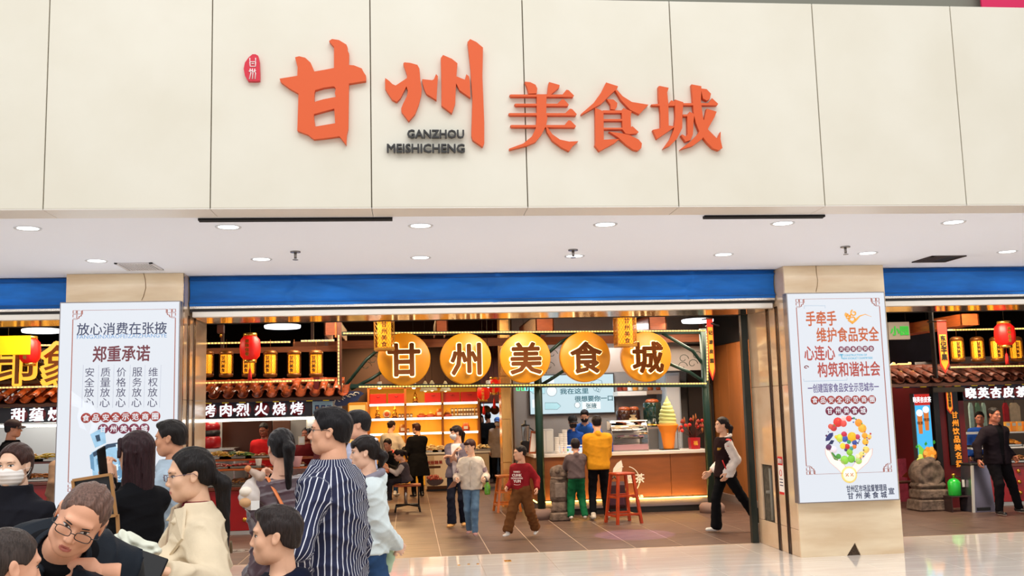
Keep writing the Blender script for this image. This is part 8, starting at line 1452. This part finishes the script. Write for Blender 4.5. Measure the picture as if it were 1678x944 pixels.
# dark shoulder bag at the counter and straps
o = T('shoulder_bag', 'dark maroon backpack resting behind the red stool', 'bag', (at(1004, 800, Y=15.9).x, 15.75, at(1004, 832, Y=15.9).z)); M().box((-.2, -.09, 0), (.2, .1, .42), mat('maroon_bag', '#3a1420', .6), .05).obj('bag_body', parent=o); M().box((-.13, -.13, .05), (.13, -.09, .24), mat('maroon_pocket', '#4a2035', .6), .02).obj('pocket', parent=o); M().tube([(-.1, 0, .40), (0, 0, .5), (.1, 0, .40)], .012, blackp, 6).obj('handle', parent=o)
for x_ in (-.17, .17): M().tube([(x_, .05, .4), (x_*1.1, .14, .2), (x_, .08, .02)], .012, blackp, 5).obj('strap', parent=o)
# chalkboard sign held up behind the bending man
o = T('chalkboard', 'small wooden framed chalkboard with chalk bottles drawn on it, behind the bending man', 'chalkboard', at(152, 850, D=4.5)); a, b, c, d = at(120, 787, D=4.5), at(182, 777, D=4.5), at(191, 830, D=4.55), at(128, 848, D=4.5)
U = (b-a); Wd = (d-a); n = U.cross(Wd).normalized(); nn = n if n.y > 0 else -n; q = 1.4; d2 = a+Wd*1.1; c2 = b+Wd*1.1
mb = M(); mb.add([a, b, c2, d2]+[v+nn*.02 for v in (a, b, c2, d2)], [(0, 1, 2, 3), (7, 6, 5, 4), (0, 4, 5, 1), (1, 5, 6, 2), (2, 6, 7, 3), (3, 7, 4, 0)], mat('chalk_slate', '#2b2d31', .8)); mb.obj('slate', parent=o, world=True)
for s_, e_ in ((a, b), (b, c2), (c2, d2), (d2, a)): M().bar(s_-nn*.004, e_-nn*.004, .013, mat('frame_tan', '#a87a48', .5), .013).obj('frame_rail', parent=o, world=True)
mb = M(); ch = mat('chalk', '#e8e4de', .9); g_ = lambda u_, v_: a+U*u_+Wd*v_-nn*.006
for u0 in (.58, .80): mb.tube([g_(u0, .25), g_(u0, .42), g_(u0-.05, .50), g_(u0-.05, .80), g_(u0+.09, .80), g_(u0+.09, .50), g_(u0+.04, .42), g_(u0+.04, .25)], .003, ch, 4, closed=True)
for v0 in (.30, .42, .55): mb.tube([g_(.14, v0), g_(.42, v0-.03)], .003, ch, 4)
mb.obj('chalk_drawing', parent=o, world=True, kind='stuff')
for s_, e_ in ((d2, -.08), (c2, .08)): M().bar(s_+nn*.01, Vector((s_.x+e_, s_.y+.1, 0)), .014, mat('frame_tan', '#a87a48', .5)).obj('leg', parent=o, world=True)
# small floor fittings in the pale threshold
for i_, (x, y, lab) in enumerate(((752, 926.5, 'leftmost of the three tiny brass studs in the mall floor'), (768, 925, 'middle of the three tiny brass studs in the mall floor'), (783, 924.5, 'rightmost of the three tiny brass studs in the mall floor'))): 
    p = at(x, y, z=0); M().cyl((p.x, p.y, 0.0005), .016, .006, gold, 12).obj('floor_stud', label=lab, cat='stud')
p = at(832, 919.5, z=0); M().box((p.x-.04, p.y-.05, .0005), (p.x+.04, p.y+.05, .006), gold, .001).obj('floor_plate', label='small square brass plate set in the pale mall floor', cat='plate')
p = at(388, 903, z=0); mb = M(); dc = mat('decal_white', '#d8d2cc', .5)
for r_ in (.10, .17): mb.tube([(p.x+r_*math.cos(t), p.y+r_*math.sin(t), .0015) for t in [q*math.pi/16 for q in range(32)]], .006, dc, 4, closed=True, flat=.2)
put_text(mb, '安全', (p.x, p.y, .002), h=.10, m=dc, ax=(1, 0, 0), ay=(0, 1, 0), bold=.02); mb.obj('floor_decal', label='round white floor decal on the brown tiles by the left pillar', cat='decal', kind='stuff')
